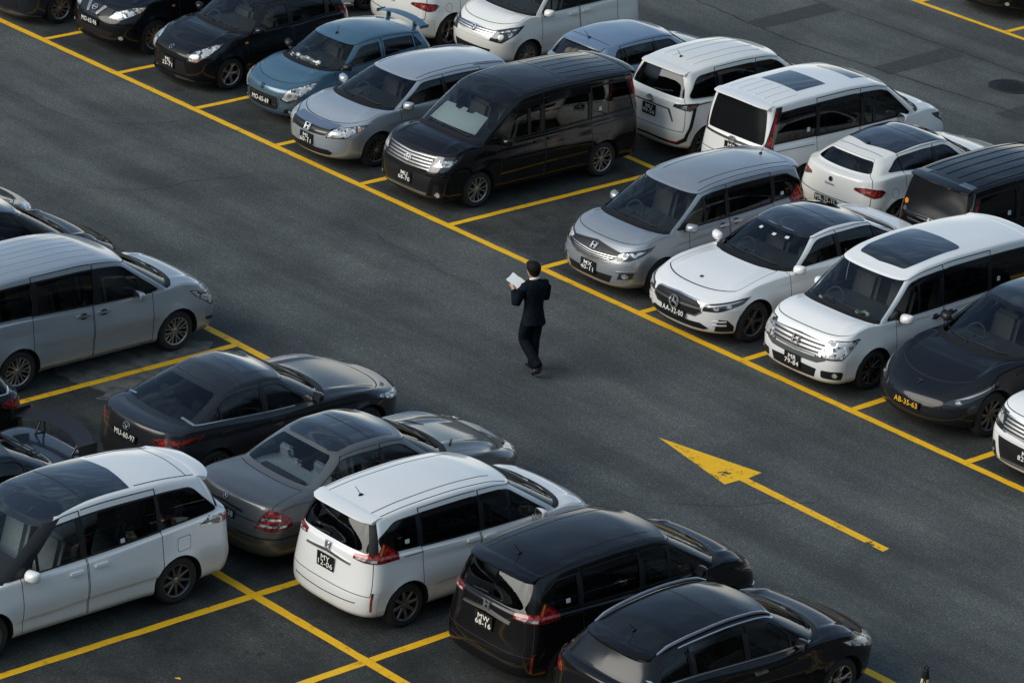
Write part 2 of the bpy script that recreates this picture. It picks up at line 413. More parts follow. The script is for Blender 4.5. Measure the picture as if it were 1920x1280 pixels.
class Car:
    def __init__(c, name, P, mpaint, loc, rz, label, cat='car', group=None):
        c.P = P; c.b = Body(P); c.L = P['L']; c.mp = mpaint
        c.root = empty(name, (loc[0], loc[1], 0), rz); tag(c.root, label, cat, group)
        c.body = [(f, 0) for f in c.b.faces]
        c.out = []; c.bodyobj = None
    # -- half-surface pieces to mesh objects
    def pt(c, v, sd): return (c.L/2-v[0], v[1]*sd, v[2])
    def emit(c, name, fl, mats, sides=(1, -1), parent=None, off=0.0, skirt=None, label=None, pivot=False):
        if not fl: return None
        V = []; Nn = []; F = []; FM = []; idx = {}
        for sd in sides:
            for f, m in fl:
                ids = []
                for v in f:
                    p = (v[0]+v[3]*off, v[1]+v[4]*off, v[2]+v[5]*off)
                    y = p[1]
                    if abs(v[1]) < 1e-6: y = 0.0
                    key = (round(p[0], 5), round(y*sd, 5), round(p[2], 5))
                    k = idx.get(key)
                    if k is None:
                        k = idx[key] = len(V); V.append((c.L/2-p[0], y*sd, p[2])); Nn.append((-v[3], (0.0 if abs(v[1]) < 1e-6 else v[4])*sd, v[5]))
                    if not ids or ids[-1] != k: ids.append(k)
                if len(ids) > 1 and ids[0] == ids[-1]: ids.pop()
                if len(set(ids)) < 3 or len(set(ids)) != len(ids): continue
                p0, p1, p2 = (np.array(V[ids[q]]) for q in (0, 1, 2))
                nrm = np.zeros(3)
                for q in range(1, len(ids)-1):
                    nrm += np.cross(np.array(V[ids[q]])-p0, np.array(V[ids[q+1]])-p0)
                if nrm @ np.array(Nn[ids[0]]) < 0: ids = ids[::-1]
                F.append(ids); FM.append(m)
        if not F: return None
        if skirt:
            cnt = {}
            for f in F:
                for q in range(len(f)):
                    e = (f[q], f[(q+1) % len(f)]); cnt[e] = cnt.get(e, 0)+1
            top = len(V); base = {}
            for (a, d) in list(cnt):
                if (d, a) in cnt: continue
                q = []
                for k in (a, d):
                    pp, nn = np.array(V[k]), np.array(Nn[k])
                    V.append(tuple(pp)); V.append(tuple(pp-nn*skirt)); q += [len(V)-2, len(V)-1]
                e = np.array(V[d])-np.array(V[a]); n = np.cross(np.array(Nn[a]), -e); ln = np.linalg.norm(n); n = -n/ln if ln > 0 else n
                # outward side normal
                n = np.cross(e, np.array(Nn[a])); n /= max(np.linalg.norm(n), 1e-9)
                Nn += [tuple(n)]*4
                F.append([q[0], q[1], q[3], q[2]]); FM.append(0)
        me = bpy.data.meshes.new(name); me.from_pydata(V, [], F)
        for m in (mats if isinstance(mats, (list, tuple)) else [mats]): me.materials.append(m)
        me.polygons.foreach_set('material_index', FM); me.polygons.foreach_set('use_smooth', [True]*len(F))
        me.update(); 
        nl = [Nn[i] for i in range(len(V))]
        me.normals_split_custom_set_from_vertices(nl)
        o = link_mesh(name, me, parent or c.root)
        if label: o['label'] = label
        return o
    # -- cut a panel out of the body, leaving a dark gap
    def panel(c, poly, i, j, elig, gap=0.011):
        big, rest = split_list(c.body, grow(poly, gap), i, j, elig)
        ins, ring = split_list(big, poly, i, j)
        c.body = rest+[(f, 1) for f, m in ring]
        return ins
    def hole(c, poly, i, j, elig):
        ins, c.body = split_list(c.body, poly, i, j, elig); return ins
    # -- raised or sunk patch lying on the body
    def patch(c, name, pts, mat, where='front', off=0.004, sides=(1, -1), parent=None, skirt=None, rad=0.0, lam=(0, 9), one=False, t=None, label=None):
        i, j, tr = {'front': (UF, Z_, (0, 1.3)), 'rear': (UR, Z_, (1.7, 3)), 'side': (S_, Z_, (0.75, 2.25)), 'sideq': (S_, Q_, (0.6, 2.4)),
                    'frontq': (UF, Q_, (0, 1.3)), 'rearq': (UR, Q_, (1.7, 3)), 'ft': (T_, Q_, (-1, 1.3)), 'rt': (T_, Q_, (1.7, 3.2)), 'top': (Y_, S_, (-1, 4))}[where]
        if t: tr = t
        if where == 'top' and lam == (0, 9): lam = (7.9, 9)
        if rad: pts = rounded(pts, rad)
        pts = [tuple(p) for p in pts]
        x0 = min(p[0] for p in pts); x1 = max(p[0] for p in pts); y0 = min(p[1] for p in pts); y1 = max(p[1] for p in pts)
        b = c.b
        sel = np.nonzero((b.mx[:, i] > x0) & (b.mn[:, i] < x1) & (b.mx[:, j] > y0) & (b.mn[:, j] < y1) & (b.ctr[:, T_] >= tr[0]) & (b.ctr[:, T_] <= tr[1])
                         & (b.ctr[:, Q_] >= lam[0]*QL) & (b.ctr[:, Q_] <= lam[1]*QL))[0]
        fl = [(b.faces[k], 0) for k in sel]
        tris = tessellate_polygon([[Vector((p[0], p[1], 0)) for p in pts]])
        res = []
        for tri in tris:
            pl = ccw([pts[k] for k in tri])
            if abs(area(pl)) < 1e-9: continue
            a, _ = split_list(fl, pl, i, j); res += a
        if not res: return None
        sk = abs(off)+0.004 if skirt is None else skirt
        if one or sides == (1, -1) and min(abs(x0), abs(x1)) < 1e-6 and i in (UF, UR, Y_):
            return c.emit(name, res, mat, sides, parent, off, sk, label)
        o = None
        for sd in sides: o = c.emit(name, res, mat, (sd,), parent, off, sk, label)
        return o
    def frame(c, where, u, z, sd=1, lam=(0, 9)):
        """position, normal, right, up on the surface (car local)"""
        b = c.b; i, j, tr = {'front': (UF, Z_, (0, 1.3)), 'rear': (UR, Z_, (1.7, 3)), 'side': (S_, Z_, (0.75, 2.25)), 'top': (Y_, S_, (-1, 4)), 'ft': (T_, Q_, (-1, 1.3)), 'rt': (T_, Q_, (1.7, 3.2)), 'sideq': (S_, Q_, (0.6, 2.4))}[where]
        A = b.A.reshape(-1, b.A.shape[2]); ok = (A[:, T_] >= tr[0]) & (A[:, T_] <= tr[1]) & (A[:, Q_] >= lam[0]*QL) & (A[:, Q_] <= lam[1]*QL)
        d = (A[:, i]-u)**2+(A[:, j]-z)**2; d[~ok] = 1e9
        ks = np.argsort(d)[:4]; w = 1/(d[ks]+1e-6); w /= w.sum(); v = (A[ks]*w[:, None]).sum(0)
        p = Vector((c.L/2-v[0], v[1]*sd, v[2])); n = Vector((-v[3], v[4]*sd, v[5])).normalized()
        if (i in (UF, UR)) and abs(u) < 1e-3: p.y = 0; n.y = 0; n.normalize()
        up = Vector((0, 0, 1))-n*n.z
        if up.length < 0.05: up = Vector((1, 0, 0))-n*n.x
        up.normalize(); r = up.cross(n); return p, n, r, up
    def finish(c):
        c.bodyobj = c.emit('body', c.body, [c.mp, M_SEAM])
        return c.bodyobj
M_VISOR = simple('smoked_visor', (0.006, 0.006, 0.007), 0.12, coat=0.3)
# ------------------------------------------------------------------ wheels
WCACHE = {}
def wheel_mesh(R, style):
    key = (R, style['key'])
    if key in WCACHE: return WCACHE[key]
    w = 0.205; rr = R*style.get('rr', 0.70); h = w/2
    t = MB()
    t.lathe([(rr-0.012, -h+0.02), (rr, -h), (R-0.045, -h-0.004), (R-0.012, -h+0.018), (R, -h+0.045), (R, h-0.045), (R-0.012, h-0.018), (R-0.045, h+0.004), (rr, h), (rr-0.012, h-0.02)], 0, 40)
    # dark barrel and brake disc behind the spokes
    t.lathe([(rr-0.012, h-0.02), (rr-0.03, -h+0.05), (0.01, -h+0.05)], 1, 32)
    t.lathe([(0.0, h-0.085), (rr*0.62, h-0.085), (rr*0.62, h-0.105)], 2, 28)
    if style.get('caliper'): t.box((rr*0.55, h-0.085, 0.02), (0.06, 0.05, 0.15), 3, bev=0.01)
    me1 = bpy.data.meshes.new('wheel'); me1.from_pydata(t.v, [], t.f)
    for m in (M_TYRE, M_WELL, M_DISC, M_CALIP): me1.materials.append(m)
    me1.polygons.foreach_set('material_index', t.m); me1.polygons.foreach_set('use_smooth', [True]*len(t.f)); me1.update(); sharp(me1, 35)
    r = MB(); yo = h-0.012
    r.lathe([(rr-0.02, yo-0.05), (rr-0.022, yo-0.004), (rr-0.012, yo+0.006), (rr+0.002, yo+0.004), (rr+0.004, yo-0.012)], 0, 40)
    n = style['n']; kind = style.get('kind', 'single'); w0, w1 = style.get('w', (0.045, 0.035)); dish = style.get('dish', 0.022)
    def spoke(a0, a1, ww0, ww1, mi=0, r0=0.035, r1=None):
        r1 = r1 or rr-0.012; vs = []
        for k in range(4):
            f = k/3; rad = r0+(r1-r0)*f; a = a0+(a1-a0)*f; ww = (ww0+(ww1-ww0)*f)/2; y = yo-0.004-dish*(1-f)**1.5
            ca, sa = math.cos(a), math.sin(a)
            for (o, dy) in ((-ww, -0.004), (-ww*0.65, 0.004), (ww*0.65, 0.004), (ww, -0.004), (ww*0.9, -0.03), (-ww*0.9, -0.03)):
                vs.append((rad*ca-o*sa, y+dy, rad*sa+o*ca))
        fs = []
        for k in range(3):
            for q in range(6): fs.append((k*6+q, k*6+(q+1) % 6, (k+1)*6+(q+1) % 6, (k+1)*6+q))
        r.add(vs, fs, mi)
    for k in range(n):
        a = 2*PI*k/n+0.3
        if kind == 'single': spoke(a, a, w0, w1)
        elif kind == 'twin':
            d = style.get('sp', 0.16); spoke(a-d*0.4, a-d, w0*0.6, w1); spoke(a+d*0.4, a+d, w0*0.6, w1)
        elif kind == 'y':
            spoke(a, a, w0, w0*0.8, r1=rr*0.55); spoke(a, a-0.2, w0*0.6, w1, r0=rr*0.45); spoke(a, a+0.2, w0*0.6, w1, r0=rr*0.45)
        elif kind == 'swirl': spoke(a-0.12, a+0.16, w0, w1)
    r.lathe([(0.0, yo-dish+0.006), (0.028, yo-dish+0.006), (0.034, yo-dish), (0.06, yo-dish-0.006), (0.065, yo-dish-0.03)], 1, 20)
    for k in range(5):
        a = 2*PI*k/5; r.ball((0.048*math.cos(a), yo-dish-0.002, 0.048*math.sin(a)), (0.007, 0.006, 0.007), 2, 6, 4)
    me2 = bpy.data.meshes.new('rim'); me2.from_pydata(r.v, [], r.f)
    mm = style['mat']
    for m in (mm, style.get('cap', mm), M_LAMPD): me2.materials.append(m)
    me2.polygons.foreach_set('material_index', r.m); me2.polygons.foreach_set('use_smooth', [True]*len(r.f)); me2.update(); sharp(me2, 35)
    WCACHE[key] = (me1, me2); return me1, me2
RIMS = {
    'multi': dict(key='multi', n=14, w=(0.026, 0.018), mat=M_RIMG, cap=M_RIMS),
    'multis': dict(key='multis', n=10, kind='twin', w=(0.03, 0.020), sp=0.14, mat=M_RIMS),
    'y5': dict(key='y5', n=5, kind='y', w=(0.05, 0.03), mat=M_RIMS),
    'five': dict(key='five', n=5, w=(0.06, 0.05), mat=M_RIMB, dish=0.03),
    'fivetwin': dict(key='fivetwin', n=5, kind='twin', w=(0.035, 0.026), sp=0.22, mat=M_RIMG),
    'noah': dict(key='noah', n=6, kind='twin', w=(0.035, 0.028), sp=0.26, mat=M_RIMS),
    'star': dict(key='star', n=5, kind='twin', w=(0.05, 0.018), sp=0.13, mat=M_RIMG, dish=0.03),
    'turb': dict(key='turb', n=9, kind='swirl', w=(0.045, 0.06), mat=M_RIMG),
    'serena': dict(key='serena', n=8, kind='twin', w=(0.034, 0.03), sp=0.2, mat=M_RIMS),
    'red': dict(key='red', n=5, kind='y', w=(0.05, 0.03), mat=M_RIMB, caliper=1, dish=0.03),
    'estima': dict(key='estima', n=9, w=(0.045, 0.028), mat=M_RIMG, cap=M_RIMS),
    'dark': dict(key='dark', n=10, w=(0.03, 0.035), mat=M_RIMB),
    'grey10': dict(key='grey10', n=8, w=(0.05, 0.045), mat=M_RIMG),
}
def text_mesh(txt, size, name='lettering', extrude=0.0015, bold=0.0):
    cu = bpy.data.curves.new(name, 'FONT'); cu.body = txt; cu.size = size; cu.align_x = 'CENTER'; cu.align_y = 'CENTER'
    cu.extrude = extrude; cu.offset = bold; cu.resolution_u = 3; cu.space_line = 0.78; cu.space_character = 1.08
    o = bpy.data.objects.new(name, cu); me = bpy.data.meshes.new_from_object(o)
    bpy.data.objects.remove(o); bpy.data.curves.remove(cu); me.name = name; return me
def frame_matrix(p, n, r, up, off=0.0):
    M = Matrix((r, up, n)).transposed().to_4x4(); M.translation = p+n*off; return M
def place(o, parent, M):
    o.parent = parent; o.matrix_local = M; return o
def plate(c, txt, where, z, long=True, yellow=False, board=True, tilt=0.0, off=0.012, u=0.0):
    if not txt: return None
    p, n, r, up = c.frame(where, u, z)
    n = Vector((n.x, 0, 0)).normalized(); up = Vector((0, 0, 1)); r = up.cross(n)
    if tilt:
        Rm = Matrix.Rotation(tilt, 3, r); n = Rm @ n; up = Rm @ up
    # stand clear of the skin around
    w, h = (0.50, 0.115) if long else (0.33, 0.20)
    m = MB(); m.box((0, 0, 0), (w, h, 0.012), 0, bev=0.004)
    o = m.obj('number_plate', [M_PLATE], c.root, smooth=False)
    M = frame_matrix(p, n, r, up, off); place(o, c.root, M)
    me = text_mesh(txt, 0.116 if long else 0.100, 'plate_lettering', bold=0.0004)
    me.materials.append(M_PTXY if yellow else M_PTXT)
    t = link_mesh('plate_lettering', me); t.parent = o; t.location = (0, -0.002, 0.0075)
    xs = [v.co.x for v in me.vertices]; ww = max(xs)-min(xs); lim = (w-0.05) if long else (w-0.045); s = min(lim/ww, 1.25)
    t.scale = (s, 1.0, 1)
    if not board: o.data.materials[0] = c.mp
    return o
def emblem(c, kind, where, z, size=0.10, u=0.0, mat=None, parent=None, off=0.006, lam=(0, 9)):
    p, n, r, up = c.frame(where, u, z, lam=lam); m = MB(); R = size/2; k = 0.008*size/0.1
    def ring(a, b, cx=0, cy=0, rr=k*0.8): m.tube([(cx+a*math.cos(2*PI*i/24), cy+b*math.sin(2*PI*i/24), 0) for i in range(24)], rr, n=6, closed=True)
    def bar(x0, y0, x1, y1, rr=k): m.tube([(x0, y0, 0), (x1, y1, 0)], rr, n=6)
    if kind == 'star':
        ring(R, R)
        for i in range(3):
            a = PI/2+2*PI*i/3; m.tube([(0, 0, 0.004), (R*math.cos(a), R*math.sin(a), 0)], [k*1.6, k*0.5], n=6)
    elif kind == 'ovals':
        ring(R*1.25, R*0.85); ring(R*0.45, R*0.8); ring(R*0.9, R*0.32, 0, R*0.42)
    elif kind == 'letter_h':
        bar(-R*.62, -R*.75, -R*.78, R*.75, k*1.3); bar(R*.62, -R*.75, R*.78, R*.75, k*1.3); bar(-R*.65, 0, R*.65, 0, k*1.3)
        m.tube([(-R, -R, 0), (R, -R, 0), (R*1.15, R, 0), (-R*1.15, R, 0)], k*0.6, n=6, closed=True)
    elif kind == 'letter_s':
        m.tube([(R*.8, R*.35, 0), (0, R, 0), (-R*.8, R*.4, 0), (R*.8, -R*.4, 0), (0, -R, 0), (-R*.8, -R*.35, 0)], k*1.3, n=6)
    elif kind == 'bar_ring':
        ring(R*.9, R*.8); bar(-R*1.2, 0, R*1.2, 0, k*1.4)
    elif kind == 'wings':
        ring(R*1.1, R*.85); m.tube([(-R, R*.35, 0), (-R*.45, R*.2, 0), (0, -R*.35, 0), (R*.45, R*.2, 0), (R, R*.35, 0)], k, n=6)
    elif kind == 'letter_t':
        m.tube([(-R, R*.7, 0), (0, R*.85, 0), (R, R*.7, 0)], k, n=6); m.tube([(0, R*.7, 0), (0, -R, 0)], [k*1.4, k*.5], n=6)
    elif kind == 'letters_vw':
        ring(R, R); m.tube([(-R*.75, R*.55, 0), (-R*.3, -R*.75, 0), (0, 0.05*R, 0), (R*.3, -R*.75, 0), (R*.75, R*.55, 0)], k*.9, n=6); m.tube([(-R*.35, R*.85, 0), (0, R*.15, 0), (R*.35, R*.85, 0)], k*.9, n=6)
    elif kind == 'disc':
        m.lathe([(0.0, 0.004), (R*.9, 0.004), (R, 0)], 0, 20, axis='z'); ring(R, R)
    o = m.obj('emblem', [mat or M_CHROME], parent or c.root)
    o.parent = c.root; o.matrix_local = frame_matrix(p, n, r, up, off); return o
def word(c, txt, where, z, u, size, mat, off=0.004):
    p, n, r, up = c.frame(where, u, z); me = text_mesh(txt, size, 'lettering'); me.materials.append(mat)
    o = link_mesh('lettering', me); place(o, c.root, frame_matrix(p, n, r, up, off)); return o
def rod(name, pts, r, mat, parent, n=6):
    m = MB(); m.tube(pts, r, n=n); return m.obj(name, [mat], parent)

def mirrors(c, s, z, mat, sx=0.11, size=1.0, black_base=True):
    for sd in (1, -1):
        p, n, r, up = c.frame('side', s, z, sd)
        ctr = Vector((p.x+0.03, sd*(abs(p.y)+0.125), z+0.03)); Rm = Matrix.Rotation(sd*0.22, 3, 'Z')
        m = MB(); vs = []; fs = []; K = 16
        # a shell: wide square-ish mouth facing back, rounded towards the front
        for (dx, k, e) in ((-0.045, 0.94, 0.45), (-0.035, 1.0, 0.5), (0.0, 0.97, 0.6), (0.035, 0.80, 0.7), (0.058, 0.5, 0.8), (0.066, 0.12, 1.0)):
            for i in range(K):
                a = 2*PI*i/K; sg = lambda v: math.copysign(abs(v)**e, v)
                vs.append(ctr+Rm @ Vector((dx*size, 0.105*size*k*sg(math.cos(a)), 0.072*size*k*sg(math.sin(a))+0.012*math.cos(a)*sd)))
        for q in range(5):
            fs += [(q*K+i, q*K+(i+1) % K, (q+1)*K+(i+1) % K, (q+1)*K+i) for i in range(K)]
        fs += [tuple(range(K)), tuple(5*K+i for i in range(K))]
        m.add(vs, fs, 0)
        m.tube([Vector((p.x+0.03, p.y-sd*0.03, z-0.035)), Vector((ctr.x+0.01, ctr.y-sd*0.05, ctr.z-0.055))], [0.032, 0.024], 1)
        o = m.obj('mirror', [mat, M_TRIM], c.root)
        g = MB(); gp = []
        for i in range(20):
            a = 2*PI*i/20; sg = lambda v: math.copysign(abs(v)**0.45, v)
            gp.append(ctr+Rm @ Vector((-0.0465*size, 0.092*size*sg(math.cos(a)), 0.060*size*sg(math.sin(a)))))
        g.add(gp+[v+Rm @ Vector((0.01, 0, 0)) for v in gp], [tuple(range(20))]+[(i, (i+1) % 20, 20+(i+1) % 20, 20+i) for i in range(20)], 0)
        g.obj('mirror_glass', [M_CHROME], o, smooth=False)
def interior(c, rows=2, seatmat=None, shelf=None, plush=False):
    P = c.P; L = P['L']; hw = c.b.hw; X = lambda s: L/2-s; sm = seatmat or M_SEAT
    cs = P['cowl'][0]; cz = P['cowl'][1]; bz = P['belt'][0]
    f = MB(); a, b_ = P['fo']+0.45, L-0.35
    f.box((X((a+b_)/2), 0, 0.36), (b_-a, 2*hw-0.34, 0.06)); f.box((X(a), 0, 0.6), (0.05, 2*hw-0.34, 0.5))
    f.obj('cabin_floor', [M_DASH], c.root, smooth=False)
    d = MB(); dw = 2*(hw-0.19)
    d.box((X(cs+0.62), 0, cz-0.14), (0.72, dw, 0.12), 0, bev=0.05); d.box((X(cs+0.92), 0, cz-0.30), (0.2, dw, 0.3), 0, bev=0.06)
    d.obj('dashboard', [M_DASH], c.root)
    hs = P['hdr'][0]; s1 = P.get('seat_s', hs+0.30); zs = P.get('seat_z', 0.62 if P['H'] > 1.6 else 0.5); hh = P['H']-zs-0.30
    st = MB(); cx = s1-0.62; ctr = Vector((X(cx), -0.36, cz-0.06))
    Rm = Matrix.Rotation(math.radians(-25), 3, 'Y')
    st.tube([ctr+Rm @ Vector((0, 0.18*math.cos(2*PI*i/24), 0.18*math.sin(2*PI*i/24))) for i in range(24)], 0.014, n=6, closed=True)
    st.tube([ctr+Rm @ Vector((0, -0.17, 0)), ctr+Rm @ Vector((0, 0.17, 0))], 0.014); st.tube([ctr, ctr+Vector((0.35, 0, -0.12))], 0.03)
    st.obj('steering_wheel', [M_DASH], c.root)
    k = 0
    srear = P.get('seat_rear', P['rb'][0]-0.75)
    ss = [s1+(srear-s1)*i/max(rows-1, 1) for i in range(rows)]
    for i, s in enumerate(ss):
        for sd in ((1, -1)):
            m = MB(); w = 0.50; y = sd*0.36
            Ry = Matrix.Rotation(math.radians(-14), 3, 'Y')
            m.box((X(s-0.22), y, zs-0.1), (0.5, w, 0.16), 0, bev=0.06)
            m.box((X(s+0.06), y, zs+hh*0.40), (0.14, w, hh*0.82), 0, Ry, bev=0.06)
            m.box((X(s+0.06+0.10), y, zs+hh*0.93), (0.10, 0.26, 0.18), 0, Ry, bev=0.045)
            m.obj('seat', [sm], c.root)
    if shelf:
        m = MB(); s0 = P['rb'][0]-0.62; m.box((X(s0+0.3), 0, P['rb'][1]-0.09), (0.62, 2*hw-0.5, 0.04), 0, bev=0.015)
        m.obj('parcel_shelf', [shelf], c.root)

def wheels(c, style, R=None, mud=False):
    P = c.P; R = R or P.get('wr_', 0.315); me1, me2 = wheel_mesh(R, RIMS[style])
    for ws in (P['fo'], P['fo']+P['wb_']):
        for sd in (1, -1):
            w = link_mesh('wheel', me1, c.root, (c.L/2-ws, sd*(c.b.hw-0.135), R), (0, random.uniform(0, 6), 0) if sd > 0 else (0, random.uniform(0, 6), PI))
            link_mesh('rim', me2, w)
def shell(c, tA=(0.90, 0.89), tB=(0.78, 0.76), dlo=None, pil=(), glass_f=None, glass_s=None, glass_b=None, trim=None, doors=(), hood=True, gate=None,
          qlo=6.12, qhi=7.66, dlor=0.07, handle=None, hz=None, doorlow=1.0, frontdoor=None, wsq=(6.1, 7.9), rgq=(6.2, 7.85), chrome_line=False, bumper=2.6, hoodt=0.86, auto=(0.03, 0.06), visor=False):
    """cut windows, doors, bonnet and wheel arches out of the body"""
    P = c.P; b = c.b; q = lambda l: l*QL
    gf, gs, gb = glass_f or G_FRONT, glass_s or G_SIDE, glass_b or G_SIDE; tm = trim or M_TRIM; gb = glass_b or (G_REAR if P['H'] > 1.6 else G_SIDE)
    # wheel arches
    wells = MB()
    for ws, r in b.wheels:
        poly = [(ws+b.arch*math.cos(2*PI*k/36), r+b.arch*math.sin(2*PI*k/36)) for k in range(36)]
        cut = c.hole(poly, S_, Z_, lambda f: f[0][Q_] < q(4.3) and 0.2 < f[0][T_] < 2.8 and f[0][Y_] > b.hw*0.5)
        pts = {}
        for f, _ in cut:
            for v in f:
                d = math.hypot(v[0]-ws, v[2]-r)
                if abs(d-b.arch) < 0.004: pts[round(math.atan2(v[2]-r, v[0]-ws), 3)] = v
        ks = sorted(pts, key=lambda a: (a+PI/2) % (2*PI))
        for sd in (1, -1):
            vs = []; fs = []
            for a in ks:
                v = pts[a]; x = c.L/2-v[0]
                vs += [(x, sd*v[1], v[2]), (x, sd*(v[1]-0.015), v[2]), (x, sd*(b.hw-0.42), v[2])]
            for i in range(len(ks)-1): fs += [(3*i, 3*i+1, 3*i+4, 3*i+3), (3*i+1, 3*i+2, 3*i+5, 3*i+4)]
            wells.add(vs, fs)
            n0 = len(wells.v); wells.add([(c.L/2-ws-b.arch, sd*(b.hw-0.42), 0.1), (c.L/2-ws+b.arch, sd*(b.hw-0.42), 0.1), (c.L/2-ws+b.arch, sd*(b.hw-0.42), r+b.arch), (c.L/2-ws-b.arch, sd*(b.hw-0.42), r+b.arch)], [(0, 1, 2, 3)])
    s0, s1 = 0.28, c.L-0.28
    wells.box((c.L/2-(s0+s1)/2, 0, 0.25), (s1-s0, 2*b.hw-0.86, 0.10))
    a0, a1 = P['fo']+b.arch+0.02, P['fo']+P['wb_']-b.arch-0.02
    wells.box((c.L/2-(a0+a1)/2, 0, 0.255), (a1-a0, 2*b.hw-0.22, 0.09))
    wells.obj('underbody', [M_WELL], c.root, smooth=False)
    # windscreen and rear window
    ws_ = c.hole([(-.2, q(wsq[0])), (tA[0], q(wsq[0])), (tA[1], q(wsq[1])), (-.2, q(wsq[1]))], T_, Q_, lambda f: f[0][T_] < 1.2 and q(5.5) < f[0][Q_] < q(8.6))
    o = c.emit('windscreen', ws_, gf)
    if tB:
        pl = rounded([(3.3, q(rgq[0])), (3-tB[0], q(rgq[0])), (3-tB[1], q(rgq[1])), (3.3, q(rgq[1]))], 0.06)
        rw = c.hole(pl, T_, Q_, lambda f: f[0][T_] > 1.8 and q(5.5) < f[0][Q_] < q(8.6)); c.emit('rear_window', rw, gb)
    # side glass band
    dlo = list(dlo); r6, r8 = b.rings[6], b.rings[8]
    sb, st = np.interp(0.975, TH, r6[0]), np.interp(0.99, TH, r8[0]); f = (qlo-6)/2; g = (qhi-6)/2
    if auto: dlo[0] = sb+(st-sb)*f+auto[0]; dlo[1] = sb+(st-sb)*g+auto[1]
    poly = [(dlo[0], q(qlo)), (dlo[1], q(qhi)), (dlo[2], q(qhi)), (dlo[3], q(qlo))]
    if len(dlo) > 4: poly = [(dlo[0], q(qlo)), (dlo[1], q(qhi)), (dlo[2], q(qhi)), (dlo[4], q(dlo[5])), (dlo[3], q(qlo))]
    raw = poly; poly = rounded(poly, dlor)
    el = lambda f: 0.5 < f[0][T_] < 2.5 and q(5.5) < f[0][Q_] < q(8.6)
    band = c.hole(poly, S_, Q_, el)
    ins, ring = split_list(band, rounded(grow(raw, -0.016), dlor*0.8), S_, Q_)
    edges = [-9]+sum([[a-w/2, a+w/2] for a, w in pil], [])+[99]
    trimf = ring; wins = []
    for k in range(0, len(edges), 2):
        w, ins = split_list(ins, [(edges[k], 0), (edges[k+1], 0), (edges[k+1], 3), (edges[k], 3)], S_, Q_); wins.append(w)
    trimf += ins
    dlo_keep = (dlo, q(qlo), q(qhi))
    for sd in (1, -1):
        t = c.emit('window_trim', trimf, tm, (sd,), off=0.002)
        for k, w in enumerate(wins): c.emit('side_window', w, gs if k > (1 if len(wins) > 3 else 0) else (frontdoor or gs), (sd,), off=-0.010)
    if chrome_line:
        c.patch('chrome_strip', [(dlo[0]-0.02, q(qlo-0.13)), (dlo[0]-0.02, q(qlo)), (dlo[3], q(qlo)), (dlo[3], q(qlo-0.13))], M_CHROME, 'sideq', 0.004)
    # panels
    if hood:
        h = c.panel([(-.3, q(4.12)), (hoodt*0.96, q(4.12)), (hoodt, q(4.3)), (hoodt, q(5.86)), (-.3, q(5.86))], T_, Q_, lambda f: f[0][T_] < 1.1 and q(3.7) < f[0][Q_] < q(6.1))
        c.emit('bonnet', h, [c.mp])
    c.patch('cowl', [(-0.2, q(5.88)), (tA[0]+0.03, q(5.90)), (tA[0], q(wsq[0]+0.04)), (-0.2, q(wsq[0]+0.06))], M_PLAS, 'ft', 0.004, one=True)
    # wipers
    for (t0, t1) in ((0.62, 0.02), (-0.05, -0.62)):
        pts = []
        for k in range(7):
            t = t0+(t1-t0)*k/6; p, n, r, up = c.frame('ft', abs(t), q(6.22+0.10*k/6), 1 if t > 0 else -1); pts.append(p+n*0.014)
        rod('wiper', pts, [0.012]+[0.009]*5+[0.006], M_PLAS, c.root)
    if gate:
        g = c.panel([(3.3, q(gate[1])), (3-gate[0], q(gate[1])), (3-gate[0], q(gate[2])), (3.3, q(gate[2]))], T_, Q_, lambda f: f[0][T_] > 1.9 and q(gate[1]-0.5) < f[0][Q_] < q(gate[2]+0.5))
        c.emit('boot_lid' if gate[2] < 6.5 else 'tailgate', g, [c.mp])
    doorobjs = []
    for (d0, d1) in doors:
        pl = [(d0, q(doorlow)), (d1, q(doorlow)), (d1, q(6.06)), (d0, q(6.06))]
        dl = c.panel(pl, S_, Q_, lambda f: 0.4 < f[0][T_] < 2.6 and f[0][Q_] < q(6.3))
        for sd in (1, -1):
            o = c.emit('door', dl, [c.mp], (sd,)); doorobjs.append((o, sd, d0, d1))
    # door shut lines running up the pillars and over the windows
    for (d0, d1) in doors:
        t0 = max(d0, dlo[1]-0.10); ql, qh, qt = q(6.06), q(qhi-0.02), q(7.90)
        if d1 < dlo[3]+0.05:
            c.patch('door_gap', [(d1-0.006, ql), (d1+0.008, ql), (min(d1, dlo[2]-0.02)+0.008, qt), (min(d1, dlo[2]-0.02)-0.006, qt)], M_SEAM, 'sideq', 0.0035, skirt=0.002)
        c.patch('door_gap', [(t0, qt-0.008), (min(d1, dlo[2]), qt-0.008), (min(d1, dlo[2]), qt), (t0, qt)], M_SEAM, 'sideq', 0.0025, skirt=0.002)
    # rain visors over the side windows
    if visor:
        for (d0, d1) in doors:
            a = max(d0+0.03, dlo[1]+0.10); e = min(d1-0.03, dlo[2]-0.08)
            c.patch('rain_visor', rounded([(a-0.04, q(qhi-0.26)), (e, q(qhi-0.26)), (e, q(qhi+0.02)), (a+0.05, q(qhi+0.02))], 0.02), M_VISOR, 'sideq', 0.022)
    if handle and doors:
        hm, hs_ = handle
        for (o, sd, d0, d1) in doorobjs:
            for (sh, zh) in hs_:
                if d0 < sh < d1:
                    w = 0.105
                    c.patch('handle_recess', ell(sh-0.01, zh-0.006, 0.075, 0.045, 18), M_SEAM if hm is M_CHROME else c.mp, 'side', 0.0015 if hm is M_CHROME else 0.001, (sd,), parent=o)
                    c.patch('door_handle', rounded([(sh-w, zh-0.020), (sh+w, zh-0.016), (sh+w, zh+0.020), (sh-w, zh+0.016)], 0.016), hm, 'side', 0.034, (sd,), parent=o)
